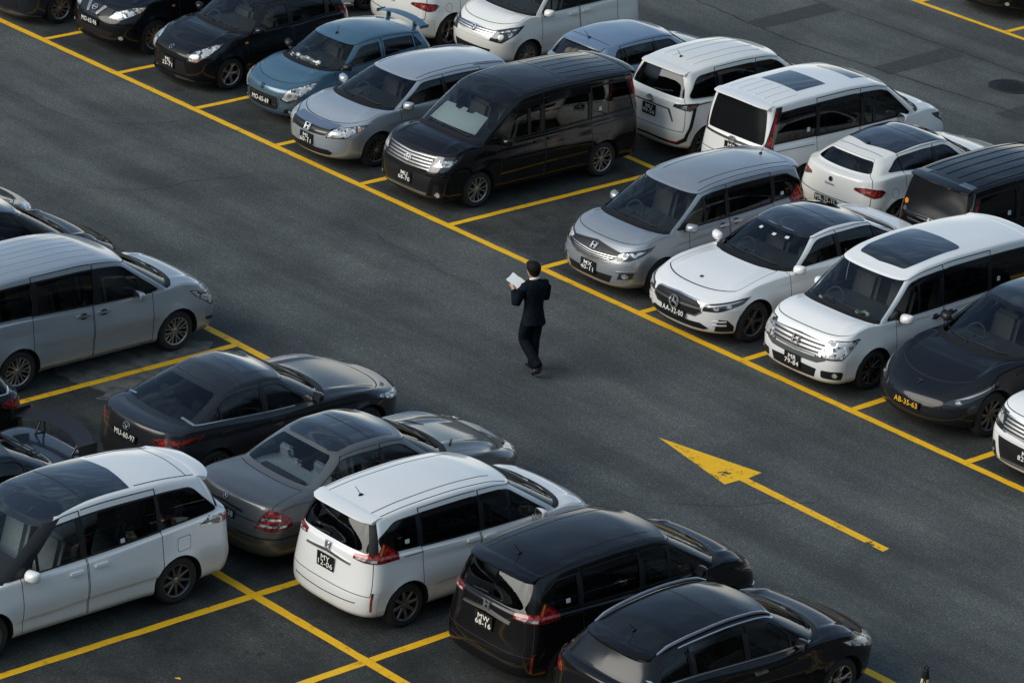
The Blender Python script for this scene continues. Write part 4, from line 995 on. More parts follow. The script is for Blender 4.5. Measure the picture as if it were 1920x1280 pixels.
def stepwagon(name, loc, rz, label, pnt, face, group=None, plate_=None, sunroof=False):
    P = dict(rgbulge=0.004, L=4.735, W=1.695, H=1.815, fo=0.89, wb_=2.855, hood=(0.16, 0.92), cowl=(0.78, 1.08), hdr=(1.52, 1.58), roof=[(2.05, 1.72), (2.8, 1.77), (3.7, 1.755)], rr=(4.54, 1.70), rb=(4.66, 1.02), tail=(4.70, 0.98),
             belt=(0.98, 1.02), wr=0.67, wb=0.785, df=0.38, nf=3.0, dfh=0.42, nfh=2.9, dfw=0.30, dft=0.22, dr=0.24, nr=3.2, drw=0.12, nrw=3.4, wr_=0.32, crease=[(1.0, 0.93, 4.4, 0.95, 0.010, 0.08)], hoodbulge=0.06, crown=0.05, zbump=0.46)
    c = Car(name, P, pnt, loc, rz, label, 'van', group)
    shell(c, visor=True, tB=(0.82, 0.80), dlo=(1.05, 1.80, 4.44, 4.54), pil=((1.86, 0.05), (2.36, 0.10), (3.46, 0.10)), glass_s=G_DARK, frontdoor=G_SIDE, doors=((1.36, 2.40), (2.43, 3.48)), gate=(0.80, 2.6, 7.9),
          handle=(M_CHROME if pnt is WHITE else pnt, ((2.24, 0.90), (2.58, 0.90))), rgq=(5.95, 7.85), glass_b=G_BLUR)
    interior(c, 3); wheels(c, 'dark' if face == 'front' else 'noah', 0.32); mirrors(c, 1.48, 1.02, pnt, size=1.05)
    rear_spoiler(c, 0.62, 0.17, 0.03)
    if sunroof: c.patch('sunroof', rounded([(0, 1.72), (0.46, 1.78), (0.50, 2.0), (0.50, 3.02), (0, 3.05)], [0, 0.06, 0.06, 0.12, 0]), M_ROOFGL, 'top', 0.006)
    else: ribs(c, [0.12, 0.34, 0.54], 1.9, 4.3, 0.009, 0.03)
    c.patch('window_sticker', [(3.64, 6.42*QL), (3.7, 6.42*QL), (3.7, 6.62*QL), (3.64, 6.62*QL)], M_STICK, 'sideq', 0.006)
    q = c.patch('grille', [(0, 0.60), (0.44, 0.62), (0.60, 0.82), (0, 0.85)], M_TRIM, 'front', 0.004)
    for k in range(4): c.patch('grille_bar', [(0, 0.612+0.06*k), (0.45+0.045*k, 0.632+0.054*k), (0.47+0.045*k, 0.660+0.054*k), (0, 0.640+0.06*k)], M_GRILL, 'front', 0.016, parent=q)
    emblem(c, 'letter_h', 'front', 0.735, 0.14, off=0.03, mat=M_LAMPD)
    headlights(c, [(0.47, 0.635), (0.84, 0.66), (1.02, 0.86), (0.98, 0.87), (0.60, 0.85)], M_LENS, [([(0.56, 0.79), (0.66, 0.80), (0.68, 0.84), (0.60, 0.84)], M_LAMPD), (ell(0.64, 0.72, 0.045, 0.045), M_LAMPW), (ell(0.79, 0.74, 0.05, 0.05), M_LAMPW), ([(0.70, 0.80), (0.96, 0.82), (0.97, 0.85), (0.70, 0.84)], M_LAMPW)])
    c.patch('grey_band', [(0, 0.50), (0.46, 0.52), (0.60, 0.58), (0.60, 0.61), (0, 0.585)], M_GREYTR, 'front', 0.005)
    c.patch('lower_grille', [(0, 0.26), (0.42, 0.275), (0.46, 0.42), (0, 0.44)], M_PLAS, 'front', 0.004)
    for sd in (1, -1):
        f = c.patch('fog_lamp_housing', [(0.54, 0.30), (0.86, 0.30), (0.90, 0.40), (0.86, 0.435), (0.54, 0.42)], M_PLAS, 'front', 0.005, (sd,), rad=0.03)
        c.patch('fog_lamp', ell(0.76, 0.37, 0.04, 0.035), M_LENS, 'front', 0.012, (sd,), parent=f)
    taillights(c, [(0.70, 0.98), (0.82, 0.98), (0.84, 1.55), (0.72, 1.55)], M_LAMPD, [([(0.75, 1.0), (0.80, 1.0), (0.81, 1.5), (0.76, 1.5)], M_RED)])
    c.patch('chrome_garnish', [(0, 0.90), (0.50, 0.91), (0.50, 0.925), (0, 0.915)], M_CHROME if face == 'rear' else M_TRIM, 'rear', 0.01)
    emblem(c, 'letter_h', 'rear', 0.98, 0.11, off=0.014)
    if face == 'rear':
        for sd in (1, -1):
            y0, y1 = sd*0.56, sd*0.34; c.patch('spoiler_insert', [(0.34, 4.36), (0.58, 4.33), (0.58, 4.46), (0.34, 4.50)], M_GRILL, 'top', 0.012, (sd,))
        c.patch('lower_rear_panel', [(0, 0.30), (0.72, 0.32), (0.74, 0.46), (0, 0.44)], M_PLAS, 'rear', 0.006)
        for pts in ([(0, 5.86*QL), (0.74, 5.86*QL), (0.74, 5.92*QL), (0, 5.92*QL)],): c.patch('window_seal', pts, M_GREYTR, 'rearq', 0.006)
        for sd in (1, -1): c.patch('window_seal', [(0.715, 5.86*QL), (0.735, 5.86*QL), (0.69, 7.85*QL), (0.67, 7.85*QL)], M_GREYTR, 'rearq', 0.006, (sd,))
        c.patch('rear_badge', ell(0.62, 1.16, 0.045, 0.045), M_AMBER, 'rear', 0.008, (1,)); c.patch('rear_badge', ell(0.62, 1.04, 0.04, 0.04), M_GREYTR, 'rear', 0.008, (1,))
    if plate_: plate(c, plate_, face, 0.43 if face == 'front' else 0.8, long=False, off=0.02)
    return c

def alto(name, loc, rz, label, pnt, group=None, plate_=None):
    P = dict(L=3.50, W=1.60, H=1.47, fo=0.665, wb_=2.36, hood=(0.20, 0.72), cowl=(0.80, 0.95), hdr=(1.52, 1.32), roof=[(1.95, 1.405), (2.3, 1.42), (2.8, 1.385)], rr=(3.20, 1.32), rb=(3.40, 1.0), tail=(3.45, 0.96), belt=(0.93, 1.06),
             wr=0.56, wb=0.72, df=0.52, nf=2.3, dfh=0.5, nfh=2.2, dfw=0.46, dft=0.2, dr=0.34, nr=2.6, wr_=0.285, hoodbulge=0.07, crown=0.05, shin=0.07, flare=0.03)
    c = Car(name, P, pnt, loc, rz, label, 'car', group)
    shell(c, tB=(0.74, 0.72), dlo=(1.22, 1.74, 2.95, 3.12), pil=((2.16, 0.10), (2.9, 0.03)), doors=((1.06, 2.17), (2.20, 2.95)), gate=(0.74, 2.5, 7.85), handle=(pnt, ((2.0, 0.86), (2.8, 0.9))), trim=pnt, dlor=0.1)
    interior(c, 2); wheels(c, 'five'); mirrors(c, 1.26, 0.98, M_TRIM, size=0.9)
    q = c.patch('lower_grille', [(0, 0.30), (0.34, 0.31), (0.40, 0.36), (0.38, 0.55), (0, 0.545)], M_PLAS, 'front', 0.004, rad=[0, 0.04, 0.03, 0.06, 0])
    for k in range(4): c.patch('grille_bar', [(0, 0.335+0.055*k), (0.37, 0.34+0.055*k), (0.37, 0.352+0.055*k), (0, 0.347+0.055*k)], M_LAMPD, 'front', 0.012, parent=q)
    c.patch('grille_bar', [(0, 0.55), (0.38, 0.55), (0.40, 0.40), (0.415, 0.40), (0.40, 0.565), (0, 0.566)], M_GREYTR, 'front', 0.008, parent=q)
    headlights(c, [(0.50, 0.55), (0.62, 0.52), (0.76, 0.58), (0.93, 0.72), (0.98, 0.79), (0.84, 0.78), (0.60, 0.70)], M_LENS, [(ell(0.63, 0.61, 0.085, 0.065), M_LAMPW), (ell(0.63, 0.61, 0.045, 0.04), M_LENS), (ell(0.82, 0.70, 0.05, 0.035), M_LAMPW)])
    for sd in (1, -1):
        f = c.patch('fog_lamp_housing', [(0.48, 0.27), (0.72, 0.28), (0.70, 0.35), (0.54, 0.36)], M_PLAS, 'front', 0.004, (sd,), rad=0.03)
        c.patch('fog_lamp', ell(0.62, 0.31, 0.03, 0.028), M_LAMPW, 'front', 0.01, (sd,), parent=f)
    emblem(c, 'letter_s', 'front', 0.66, 0.10, mat=M_LAMPD, off=0.012)
    plate(c, plate_, 'front', 0.44, off=0.02)
    taillights(c, [(0.66, 0.72), (0.86, 0.72), (0.94, 1.02), (0.74, 1.02)], M_RED)
    antenna(c, 1.66, 0.0, 0.13, 0.04)
    # raised rear wing on two posts
    w = MB(); n = 15
    for k in range(n):
        y = -0.60+1.2*k/(n-1); dz = 0.10*(1-(abs(y)/0.6)**2.5)*0.55; x0 = c.L/2-3.08; z = 1.375+dz; sw = 0.07*(1-(abs(y)/0.6)**2)
        w.v += [(x0-sw, y, z), (x0-0.08-sw, y, z+0.020), (x0-0.18-sw, y, z+0.026), (x0-0.18-sw, y, z+0.014), (x0-0.08-sw, y, z+0.005)]
    for k in range(n-1):
        for q_ in range(5): w.f.append((k*5+q_, k*5+(q_+1) % 5, (k+1)*5+(q_+1) % 5, (k+1)*5+q_)); w.m.append(0)
    w.f += [tuple(range(5)), tuple((n-1)*5+q_ for q_ in range(5))]; w.m += [0, 0]
    for sd in (1, -1):
        w.box((c.L/2-3.18, sd*0.60, 1.385), (0.20, 0.010, 0.06), 0); w.box((c.L/2-3.16, sd*0.36, 1.37), (0.09, 0.025, 0.12), 0)
    w.obj('rear_wing', [pnt], c.root)
    return c

def swift(name, loc, rz, label, pnt, face='front', group=None, plate_=None, rim='y5'):
    P = dict(L=3.755, W=1.69, H=1.51, fo=0.78, wb_=2.39, hood=(0.24, 0.78), cowl=(0.98, 0.99), hdr=(1.58, 1.42), roof=[(2.0, 1.50), (2.5, 1.505), (3.0, 1.48)], rr=(3.42, 1.42), rb=(3.62, 1.06), tail=(3.69, 1.0), belt=(0.97, 1.04),
             wr=0.60, wb=0.765, df=0.52, nf=2.5, dfh=0.5, nfh=2.5, dfw=0.36, nfw=2.6, dft=0.16, dr=0.36, nr=2.6, wr_=0.30, hoodbulge=0.06, flare=0.028, shin=0.06, lip=0.14)
    c = Car(name, P, pnt, loc, rz, label, 'car', group)
    shell(c, tB=(0.74, 0.72), dlo=(1.30, 1.72, 3.08, 3.28), pil=((2.16, 0.10), (3.02, 0.09)), doors=((1.14, 2.18), (2.21, 2.98)), gate=(0.74, 2.5, 7.85), handle=(pnt, ((2.0, 0.90), (2.84, 0.92))), glass_s=G_SIDE)
    interior(c, 2); wheels(c, rim); mirrors(c, 1.36, 1.0, pnt)
    c.patch('grille', [(0, 0.655), (0.42, 0.665), (0.44, 0.73), (0, 0.735)], M_PLAS, 'front', 0.004)
    emblem(c, 'letter_s', 'front', 0.705, 0.11, off=0.014)
    headlights(c, [(0.50, 0.60), (0.66, 0.60), (0.80, 0.70), (0.90, 0.84), (0.76, 0.83), (0.56, 0.74)], M_LENS, [(ell(0.62, 0.665, 0.06, 0.05), M_LAMPW), (ell(0.74, 0.74, 0.055, 0.045), M_LAMPW), ([(0.60, 0.61), (0.68, 0.61), (0.71, 0.635), (0.61, 0.63)], M_AMBER)])
    q = c.patch('lower_grille', [(0, 0.28), (0.42, 0.30), (0.46, 0.36), (0.40, 0.53), (0, 0.535)], M_PLAS, 'front', 0.004)
    for k in range(3): c.patch('grille_bar', [(0, 0.33+0.06*k), (0.42, 0.335+0.06*k), (0.42, 0.345+0.06*k), (0, 0.34+0.06*k)], M_TRIM, 'front', 0.01, parent=q)
    for sd in (1, -1):
        o = c.patch('front_lip', [(0, 0.15), (0.9, 0.15), (0.9, 0.22), (0, 0.23)], pnt, 'front', 0.035, (sd,))
        c.patch('side_indicator', ell(1.12, 0.83, 0.035, 0.02), M_AMBER, 'side', 0.008, (sd,))
    taillights(c, [(0.66, 0.80), (0.86, 0.80), (0.92, 1.15), (0.74, 1.15)], M_DRED)
    if plate_: plate(c, plate_, 'front', 0.45, long=False, off=0.02)
    return c

def qashqai(name, loc, rz, label, pnt, group=None, plate_=None):
    P = dict(L=4.33, W=1.78, H=1.61, fo=0.87, wb_=2.63, hood=(0.24, 0.90), cowl=(1.18, 1.10), hdr=(1.92, 1.51), roof=[(2.4, 1.60), (2.9, 1.61), (3.5, 1.56)], rr=(3.95, 1.48), rb=(4.20, 1.15), tail=(4.27, 1.10), belt=(1.06, 1.17),
             wr=0.60, wb=0.79, df=0.54, nf=2.5, dfh=0.54, dfw=0.42, dr=0.38, nr=2.6, wr_=0.335, hoodbulge=0.05, flare=0.03)
    c = Car(name, P, pnt, loc, rz, label, 'car', group)
    shell(c, dlo=(1.56, 2.10, 3.72, 3.95), pil=((2.52, 0.10), (3.4, 0.08)), doors=((1.40, 2.54), (2.57, 3.46)), gate=(0.74, 2.5, 7.85), handle=(pnt, ((2.36, 0.95), (3.3, 0.98))))
    interior(c, 2); wheels(c, 'multis'); mirrors(c, 1.66, 1.1, pnt)
    q = c.patch('grille', [(0, 0.70), (0.44, 0.74), (0.46, 0.84), (0, 0.86)], M_TRIM, 'front', 0.004)
    c.patch('grille_bar', [(0.10, 0.72), (0.15, 0.70), (0.27, 0.85), (0.18, 0.86)], M_GRILL, 'front', 0.016, parent=q)
    emblem(c, 'bar_ring', 'front', 0.79, 0.14, off=0.02)
    headlights(c, [(0.50, 0.74), (0.72, 0.74), (0.98, 0.86), (1.02, 0.92), (0.78, 0.90), (0.54, 0.82)], M_LENS, [(ell(0.64, 0.785, 0.05, 0.035), M_LAMPW), (ell(0.80, 0.83, 0.05, 0.035), M_LAMPW), ([(0.9, 0.84), (1.0, 0.89), (0.98, 0.905), (0.88, 0.87)], M_AMBER)])
    c.patch('lower_grille', [(0, 0.34), (0.52, 0.36), (0.60, 0.46), (0, 0.48)], M_PLAS, 'front', 0.004)
    for sd in (1, -1):
        c.patch('fog_lamp', ell(0.74, 0.38, 0.045, 0.035), M_LAMPW, 'front', 0.01, (sd,)); c.patch('side_indicator', ell(1.25, 0.88, 0.035, 0.018), M_AMBER, 'side', 0.008, (sd,))
    plate(c, plate_, 'front', 0.58, off=0.02)
    return c

def airwave(name, loc, rz, label, pnt, group=None, plate_=None):
    P = dict(L=4.35, W=1.695, H=1.515, fo=0.90, wb_=2.55, hood=(0.26, 0.74), cowl=(0.96, 0.97), hdr=(1.82, 1.34), roof=[(2.3, 1.41), (2.8, 1.425), (3.5, 1.39)], rr=(4.02, 1.33), rb=(4.25, 1.02), tail=(4.30, 0.98), belt=(0.94, 1.02),
             wr=0.59, wb=0.765, df=0.56, nf=2.4, dfh=0.56, nfh=2.3, dfw=0.40, dft=0.22, dr=0.36, nr=2.6, wr_=0.305, hoodbulge=0.06, crease=[(0.9, 0.72, 4.2, 0.82, 0.012, 0.12)])
    c = Car(name, P, pnt, loc, rz, label, 'car', group)
    shell(c, dlo=(1.20, 2.00, 3.86, 4.10), pil=((1.66, 0.04), (2.44, 0.09), (3.28, 0.08)), doors=((1.40, 2.46), (2.49, 3.32)), gate=(0.74, 2.5, 7.85), handle=(pnt, ((2.30, 0.85), (3.16, 0.88))), glass_s=G_SIDE)
    interior(c, 2); wheels(c, 'multi'); mirrors(c, 1.52, 0.98, pnt)
    q = c.patch('grille', [(0, 0.58), (0.40, 0.60), (0.50, 0.66), (0.50, 0.72), (0, 0.705)], M_TRIM, 'front', 0.004)
    c.patch('grille_bar', [(0, 0.70), (0.46, 0.705), (0.52, 0.73), (0.52, 0.76), (0, 0.745)], M_SATIN, 'front', 0.016, parent=q)
    c.patch('grille_bar', [(0, 0.625), (0.44, 0.65), (0.44, 0.662), (0, 0.637)], M_LAMPD, 'front', 0.012, parent=q)
    emblem(c, 'letter_h', 'front', 0.655, 0.12, off=0.022)
    headlights(c, [(0.50, 0.61), (0.78, 0.63), (1.00, 0.74), (1.02, 0.78), (0.86, 0.775), (0.56, 0.72)], M_LENS, [(ell(0.66, 0.68, 0.05, 0.035), M_LAMPW), (ell(0.80, 0.70, 0.05, 0.035), M_LAMPW), ([(0.90, 0.72), (1.0, 0.76), (0.9, 0.76)], M_AMBER)])
    c.patch('lower_grille', [(0, 0.25), (0.50, 0.265), (0.56, 0.32), (0.48, 0.36), (0, 0.35)], M_PLAS, 'front', 0.004)
    plate(c, plate_, 'front', 0.46, long=False, off=0.02)
    c.patch('roof_seam', [(0.50, 1.95), (0.515, 1.95), (0.50, 3.95), (0.485, 3.95)], M_SEAM, 'top', 0.002)
    roof_rails(c, M_CHROME, 0.555, 3.2, 3.95, 0.012, 0.012)
    return c

def crossover_ev(name, loc, rz, label, pnt, group=None, plate_=None):
    P = dict(L=4.75, W=1.92, H=1.62, fo=0.86, wb_=2.89, hood=(0.34, 0.74), cowl=(1.20, 1.03), hdr=(2.15, 1.50), roof=[(2.6, 1.60), (3.0, 1.615), (3.4, 1.57)], rr=(3.85, 1.45), rb=(4.50, 1.14), tail=(4.66, 1.08), belt=(1.02, 1.12),
             wr=0.60, wb=0.83, df=0.66, nf=2.2, dfh=0.66, nfh=2.1, dfw=0.52, dft=0.22, dr=0.42, nr=2.4, wr_=0.35, hoodbulge=0.05, ridge=[(0.72, 0.035, 0.10)], flare=0.03, shin=0.08, zbump=0.40, zwaist=0.60, ends=[(0.10, 0.10), (0.03, 0.05), (0.0, 0.0), (0.08, 0.03)], hooddrop=-0.02)
    c = Car(name, P, pnt, loc, rz, label, 'car', group)
    shell(c, dlo=(1.66, 2.36, 3.62, 4.10), pil=((2.74, 0.10), (3.66, 0.03)), doors=((1.52, 2.75), (2.78, 3.80)), gate=(0.74, 2.5, 6.0), handle=(pnt, ((2.58, 0.92), (3.56, 0.96))), dlor=0.12, hoodt=0.66)
    interior(c, 2); wheels(c, 'turb', 0.35); mirrors(c, 1.84, 1.05, M_TRIM)
    c.patch('glass_roof', [(0, 2.17), (0.48, 2.25), (0.54, 2.32), (0.54, 3.70), (0, 3.83)], M_ROOFGL, 'top', 0.003)
    headlights(c, [(0.66, 0.60), (0.84, 0.60), (1.16, 0.75), (1.22, 0.82), (1.06, 0.78), (0.70, 0.64)], M_LAMPD, [([(0.72, 0.635), (1.10, 0.775), (1.19, 0.81), (1.12, 0.77), (0.9, 0.675)], M_LAMPW), (ell(0.80, 0.62, 0.045, 0.018), M_LENS)], lam=(2.5, 6))
    c.patch('lower_grille', [(0, 0.22), (0.72, 0.22), (0.76, 0.27), (0, 0.27)], M_PLAS, 'front', 0.003)
    emblem(c, 'letter_t', 'front', 0.70, 0.11, mat=M_LAMPD, off=0.008)
    plate(c, plate_, 'front', 0.44, yellow=True, off=0.016)
    c.patch('side_camera', [(1.35, 0.86), (1.50, 0.87), (1.48, 0.895), (1.36, 0.885)], M_TRIM, 'side', 0.012)
    return c

def solio(name, loc, rz, label, pnt, group=None):
    P = dict(L=3.71, W=1.62, H=1.765, fo=0.73, wb_=2.45, hood=(0.18, 0.86), cowl=(0.70, 1.03), hdr=(1.30, 1.60), roof=[(1.75, 1.735), (2.3, 1.765), (3.0, 1.75)], rr=(3.54, 1.70), rb=(3.63, 1.05), tail=(3.67, 1.02), belt=(1.0, 1.04),
             wr=0.63, wb=0.74, df=0.44, nf=2.5, dfh=0.48, nfh=2.3, dfw=0.30, dft=0.18, dr=0.28, nr=3.0, drw=0.14, nrw=3.2, wr_=0.285, hoodbulge=0.06, crease=[(0.8, 0.88, 3.4, 0.9, 0.008, 0.1)])
    c = Car(name, P, pnt, loc, rz, label, 'van', group)
    shell(c, tB=(0.78, 0.76), dlo=(0.98, 1.50, 3.35, 3.45), pil=((1.30, 0.05), (1.98, 0.10), (2.95, 0.09)), doors=((1.06, 1.99), (2.02, 2.96)), gate=(0.76, 2.5, 7.9), handle=(pnt, ((1.84, 0.93), (2.17, 0.94))), glass_s=G_DARK, frontdoor=G_SIDE)
    interior(c, 2); wheels(c, 'multis'); mirrors(c, 1.16, 1.03, pnt)
    q = c.patch('grille', [(0, 0.66), (0.48, 0.68), (0.52, 0.78), (0, 0.80)], M_CHROME, 'front', 0.006)
    for k in range(3): c.patch('grille_bar', [(0, 0.685+0.038*k), (0.50, 0.698+0.034*k), (0.50, 0.712+0.034*k), (0, 0.700+0.038*k)], M_TRIM, 'front', 0.010, parent=q)
    emblem(c, 'letter_s', 'front', 0.735, 0.13, off=0.02)
    headlights(c, [(0.50, 0.64), (0.70, 0.63), (0.90, 0.76), (0.96, 0.85), (0.74, 0.83), (0.54, 0.78)], M_LAMPD, [([(0.56, 0.75), (0.80, 0.79), (0.92, 0.83), (0.74, 0.81)], M_LENS), (ell(0.66, 0.70, 0.05, 0.04), M_LAMPW), (ell(0.79, 0.745, 0.04, 0.035), M_LENS)])
    taillights(c, [(0.66, 0.95), (0.82, 0.95), (0.82, 1.25), (0.70, 1.25)], M_RED)
    c.patch('lower_grille', [(0, 0.26), (0.44, 0.28), (0.48, 0.44), (0, 0.44)], M_PLAS, 'front', 0.004)
    return c

def hatch(name, loc, rz, label, pnt, kind, group=None, plate_=None):
    if kind == 'small':
        P = dict(L=3.97, W=1.68, H=1.485, fo=0.83, wb_=2.47, hood=(0.24, 0.80), cowl=(1.14, 0.98), hdr=(1.78, 1.38), roof=[(2.2, 1.465), (2.6, 1.475), (3.1, 1.45)], rr=(3.58, 1.38), rb=(3.84, 1.03), tail=(3.91, 0.98), belt=(0.95, 1.03),
                 wr=0.57, wb=0.745, df=0.5, nf=2.5, dfw=0.4, dr=0.36, nr=2.6, drw=0.26, nrw=2.6, wr_=0.30, hoodbulge=0.04, crease=[(0.8, 0.86, 3.8, 0.92, 0.014, 0.10)])
    else:
        P = dict(L=4.35, W=1.80, H=1.465, fo=0.91, wb_=2.634, hood=(0.28, 0.76), cowl=(1.26, 0.97), hdr=(1.96, 1.36), roof=[(2.4, 1.455), (2.7, 1.455), (3.2, 1.41)], rr=(3.80, 1.31), rb=(4.12, 1.07), tail=(4.26, 1.02), belt=(0.95, 1.10),
                 wr=0.56, wb=0.76, df=0.62, nf=2.3, dfw=0.42, dr=0.46, nr=2.3, drw=0.32, nrw=2.3, drt=0.2, trg=0.10, trt=0.12, wr_=0.325, hoodbulge=0.05, flare=0.035, shin=0.07)
    c = Car(name, P, pnt, loc, rz, label, 'car', group)
    if kind == 'small':
        shell(c, tB=(0.80, 0.76), dlo=(1.52, 2.0, 3.30, 3.52), pil=((2.40, 0.09), (3.12, 0.03)), doors=((1.32, 2.41), (2.44, 3.22)), gate=(0.76, 2.7, 7.9), handle=(pnt, ((2.26, 0.86), (3.04, 0.88))), rgq=(6.1, 7.75))
        interior(c, 2); wheels(c, 'multis'); mirrors(c, 1.58, 1.0, pnt); rear_spoiler(c, 0.50, 0.10, 0.03); antenna(c, 3.42, 0, 0.15, 0.13)
        taillights(c, [(0.58, 0.80), (0.88, 0.80), (0.94, 1.0), (0.62, 0.98)], M_RED, [([(0.62, 0.86), (0.86, 0.86), (0.88, 0.92), (0.63, 0.92)], M_LENS)])
        emblem(c, 'letters_vw', 'rear', 0.92, 0.10, off=0.012)
    else:
        shell(c, tB=(0.76, 0.74), dlo=(1.64, 2.20, 3.40, 3.72), pil=((2.50, 0.10), (3.5, 0.0)), doors=((1.48, 2.51), (2.54, 3.34)), gate=(0.74, 2.7, 7.9), handle=(pnt, ((2.36, 0.86),)), rgq=(6.25, 7.7), dlor=0.13)
        interior(c, 2); wheels(c, 'y5'); mirrors(c, 1.70, 1.0, pnt); antenna(c, 3.42, 0, 0.12, 0.13)
        c.patch('glass_roof', [(0, 1.96), (0.44, 2.0), (0.552, 2.12), (0.54, 3.34), (0, 3.48)], M_ROOFGL, 'top', 0.003, lam=(7.95, 9))
        c.patch('roof_header', [(-0.2, 7.86*QL), (0.88, 7.86*QL), (0.88, 8.12*QL), (-0.2, 8.12*QL)], M_ROOFGL, 'ft', 0.002, one=True)
        c.patch('roof_seam', [(0, 2.66), (0.49, 2.62), (0.49, 2.632), (0, 2.672)], M_SEAM, 'top', 0.005)
        taillights(c, [(0.48, 0.86), (0.70, 0.80), (0.86, 0.76), (0.98, 0.78), (1.06, 0.86), (0.98, 0.90), (0.70, 0.92), (0.50, 0.90)], M_DRED, [(ell(0.86, 0.83, 0.09, 0.04), M_RED), (ell(0.66, 0.87, 0.08, 0.025), M_RED), (ell(0.75, 0.855, 0.03, 0.015), M_AMBER)])
        emblem(c, 'disc', 'rear', 0.92, 0.075, mat=M_LAMPD, off=0.012); word(c, 'Giulietta', 'rear', 0.84, 0.0, 0.055, M_LAMPD, 0.012)
        c.patch('fuel_flap', ell(3.62, 0.80, 0.075, 0.075, 24), pnt, 'side', 0.002)
        for sd in (1,): c.patch('flap_gap', ell(3.62, 0.80, 0.081, 0.081, 24), M_SEAM, 'side', 0.0008, (-1, 1))
        c.patch('lower_grille', [(0, 0.24), (0.70, 0.26), (0.70, 0.40), (0, 0.38)], M_PLAS, 'rear', 0.004)
        plate(c, plate_, 'rear', 0.56, off=0.02)
    c.patch('roof_seam', [(0, P['rr'][0]-0.16), (0.48, P['rr'][0]-0.20), (0.48, P['rr'][0]-0.21), (0, P['rr'][0]-0.172)], M_SEAM, 'top', 0.002)
    headlights(c, [(0.55, 0.62), (0.80, 0.64), (0.95, 0.76), (0.60, 0.74)], M_LENS)
    return c

def sienta(name, loc, rz, label, pnt, group=None, plate_=None):
    P = dict(L=4.235, W=1.695, H=1.675, fo=0.83, wb_=2.75, hood=(0.22, 0.80), cowl=(0.78, 1.02), hdr=(1.58, 1.54), roof=[(2.1, 1.65), (2.6, 1.675), (3.3, 1.655)], rr=(3.92, 1.575), rb=(4.10, 1.12), tail=(4.19, 1.05), belt=(0.98, 1.08),
             wr=0.60, wb=0.755, df=0.5, nf=2.4, dfw=0.36, dr=0.34, nr=2.7, drw=0.24, nrw=2.7, wr_=0.30, hoodbulge=0.05)
    c = Car(name, P, pnt, loc, rz, label, 'van', group)
    shell(c, visor=True, tB=(0.80, 0.74), dlo=(1.10, 1.80, 3.74, 3.98), pil=((1.62, 0.05), (2.28, 0.09), (3.20, 0.10)), glass_s=G_DARK, frontdoor=G_SIDE, doors=((1.36, 2.29), (2.32, 3.30)), gate=(0.78, 2.4, 7.9), handle=(pnt, ((2.14, 0.92), (2.47, 0.94))), dlor=0.12, rgq=(6.05, 7.8))
    interior(c, 3); wheels(c, 'grey10'); mirrors(c, 1.40, 1.02, pnt); rear_spoiler(c, 0.54, 0.12, 0.03); antenna(c, 3.52, 0.0, 0.14, 0.10)
    ribs(c, [0.16, 0.36], 1.95, 3.6, 0.006)
    taillights(c, [(0.52, 0.98), (0.84, 0.93), (1.02, 1.0), (1.0, 1.05), (0.80, 1.06), (0.54, 1.03)], M_LAMPD, [([(0.66, 0.975), (0.78, 0.965), (0.80, 1.02), (0.68, 1.02)], M_LENS), ([(0.82, 0.97), (0.95, 1.0), (0.9, 1.03), (0.83, 1.02)], M_DRED), (ell(0.74, 0.99, 0.022, 0.022), M_LAMPW)])
    c.patch('black_surround', [(0.80, 0.95), (0.90, 0.95), (0.86, 0.62), (0.80, 0.46), (0.64, 0.36), (0, 0.38), (0, 0.345), (0.66, 0.31), (0.84, 0.40), (0.92, 0.62), (0.98, 0.98)], M_PLAS, 'rear', 0.005)
    c.patch('reflector', [(0.48, 0.34), (0.68, 0.345), (0.68, 0.37), (0.50, 0.365)], M_RED, 'rear', 0.012)
    c.patch('plate_recess', [(0, 0.94), (0.46, 0.93), (0.56, 0.72), (0.54, 0.70), (0.42, 0.905), (0, 0.915)], M_GREYTR, 'rear', 0.002)
    emblem(c, 'ovals', 'rear', 1.0, 0.13, off=0.012); plate(c, plate_, 'rear', 0.80, long=False, off=0.012)
    pts = []
    for k in range(6):
        t = 2.98-0.10*k; p, n, r, up = c.frame('rt', t, (6.15+0.05*k)*QL, -1 if k else 1); pts.append(p+n*0.014)
    rod('wiper', pts, 0.011, M_PLAS, c.root)
    c.patch('chrome_strip', [(3.50, 1.02), (4.05, 1.01), (4.05, 1.028), (3.50, 1.038)], M_TRIM, 'side', 0.006)
    return c

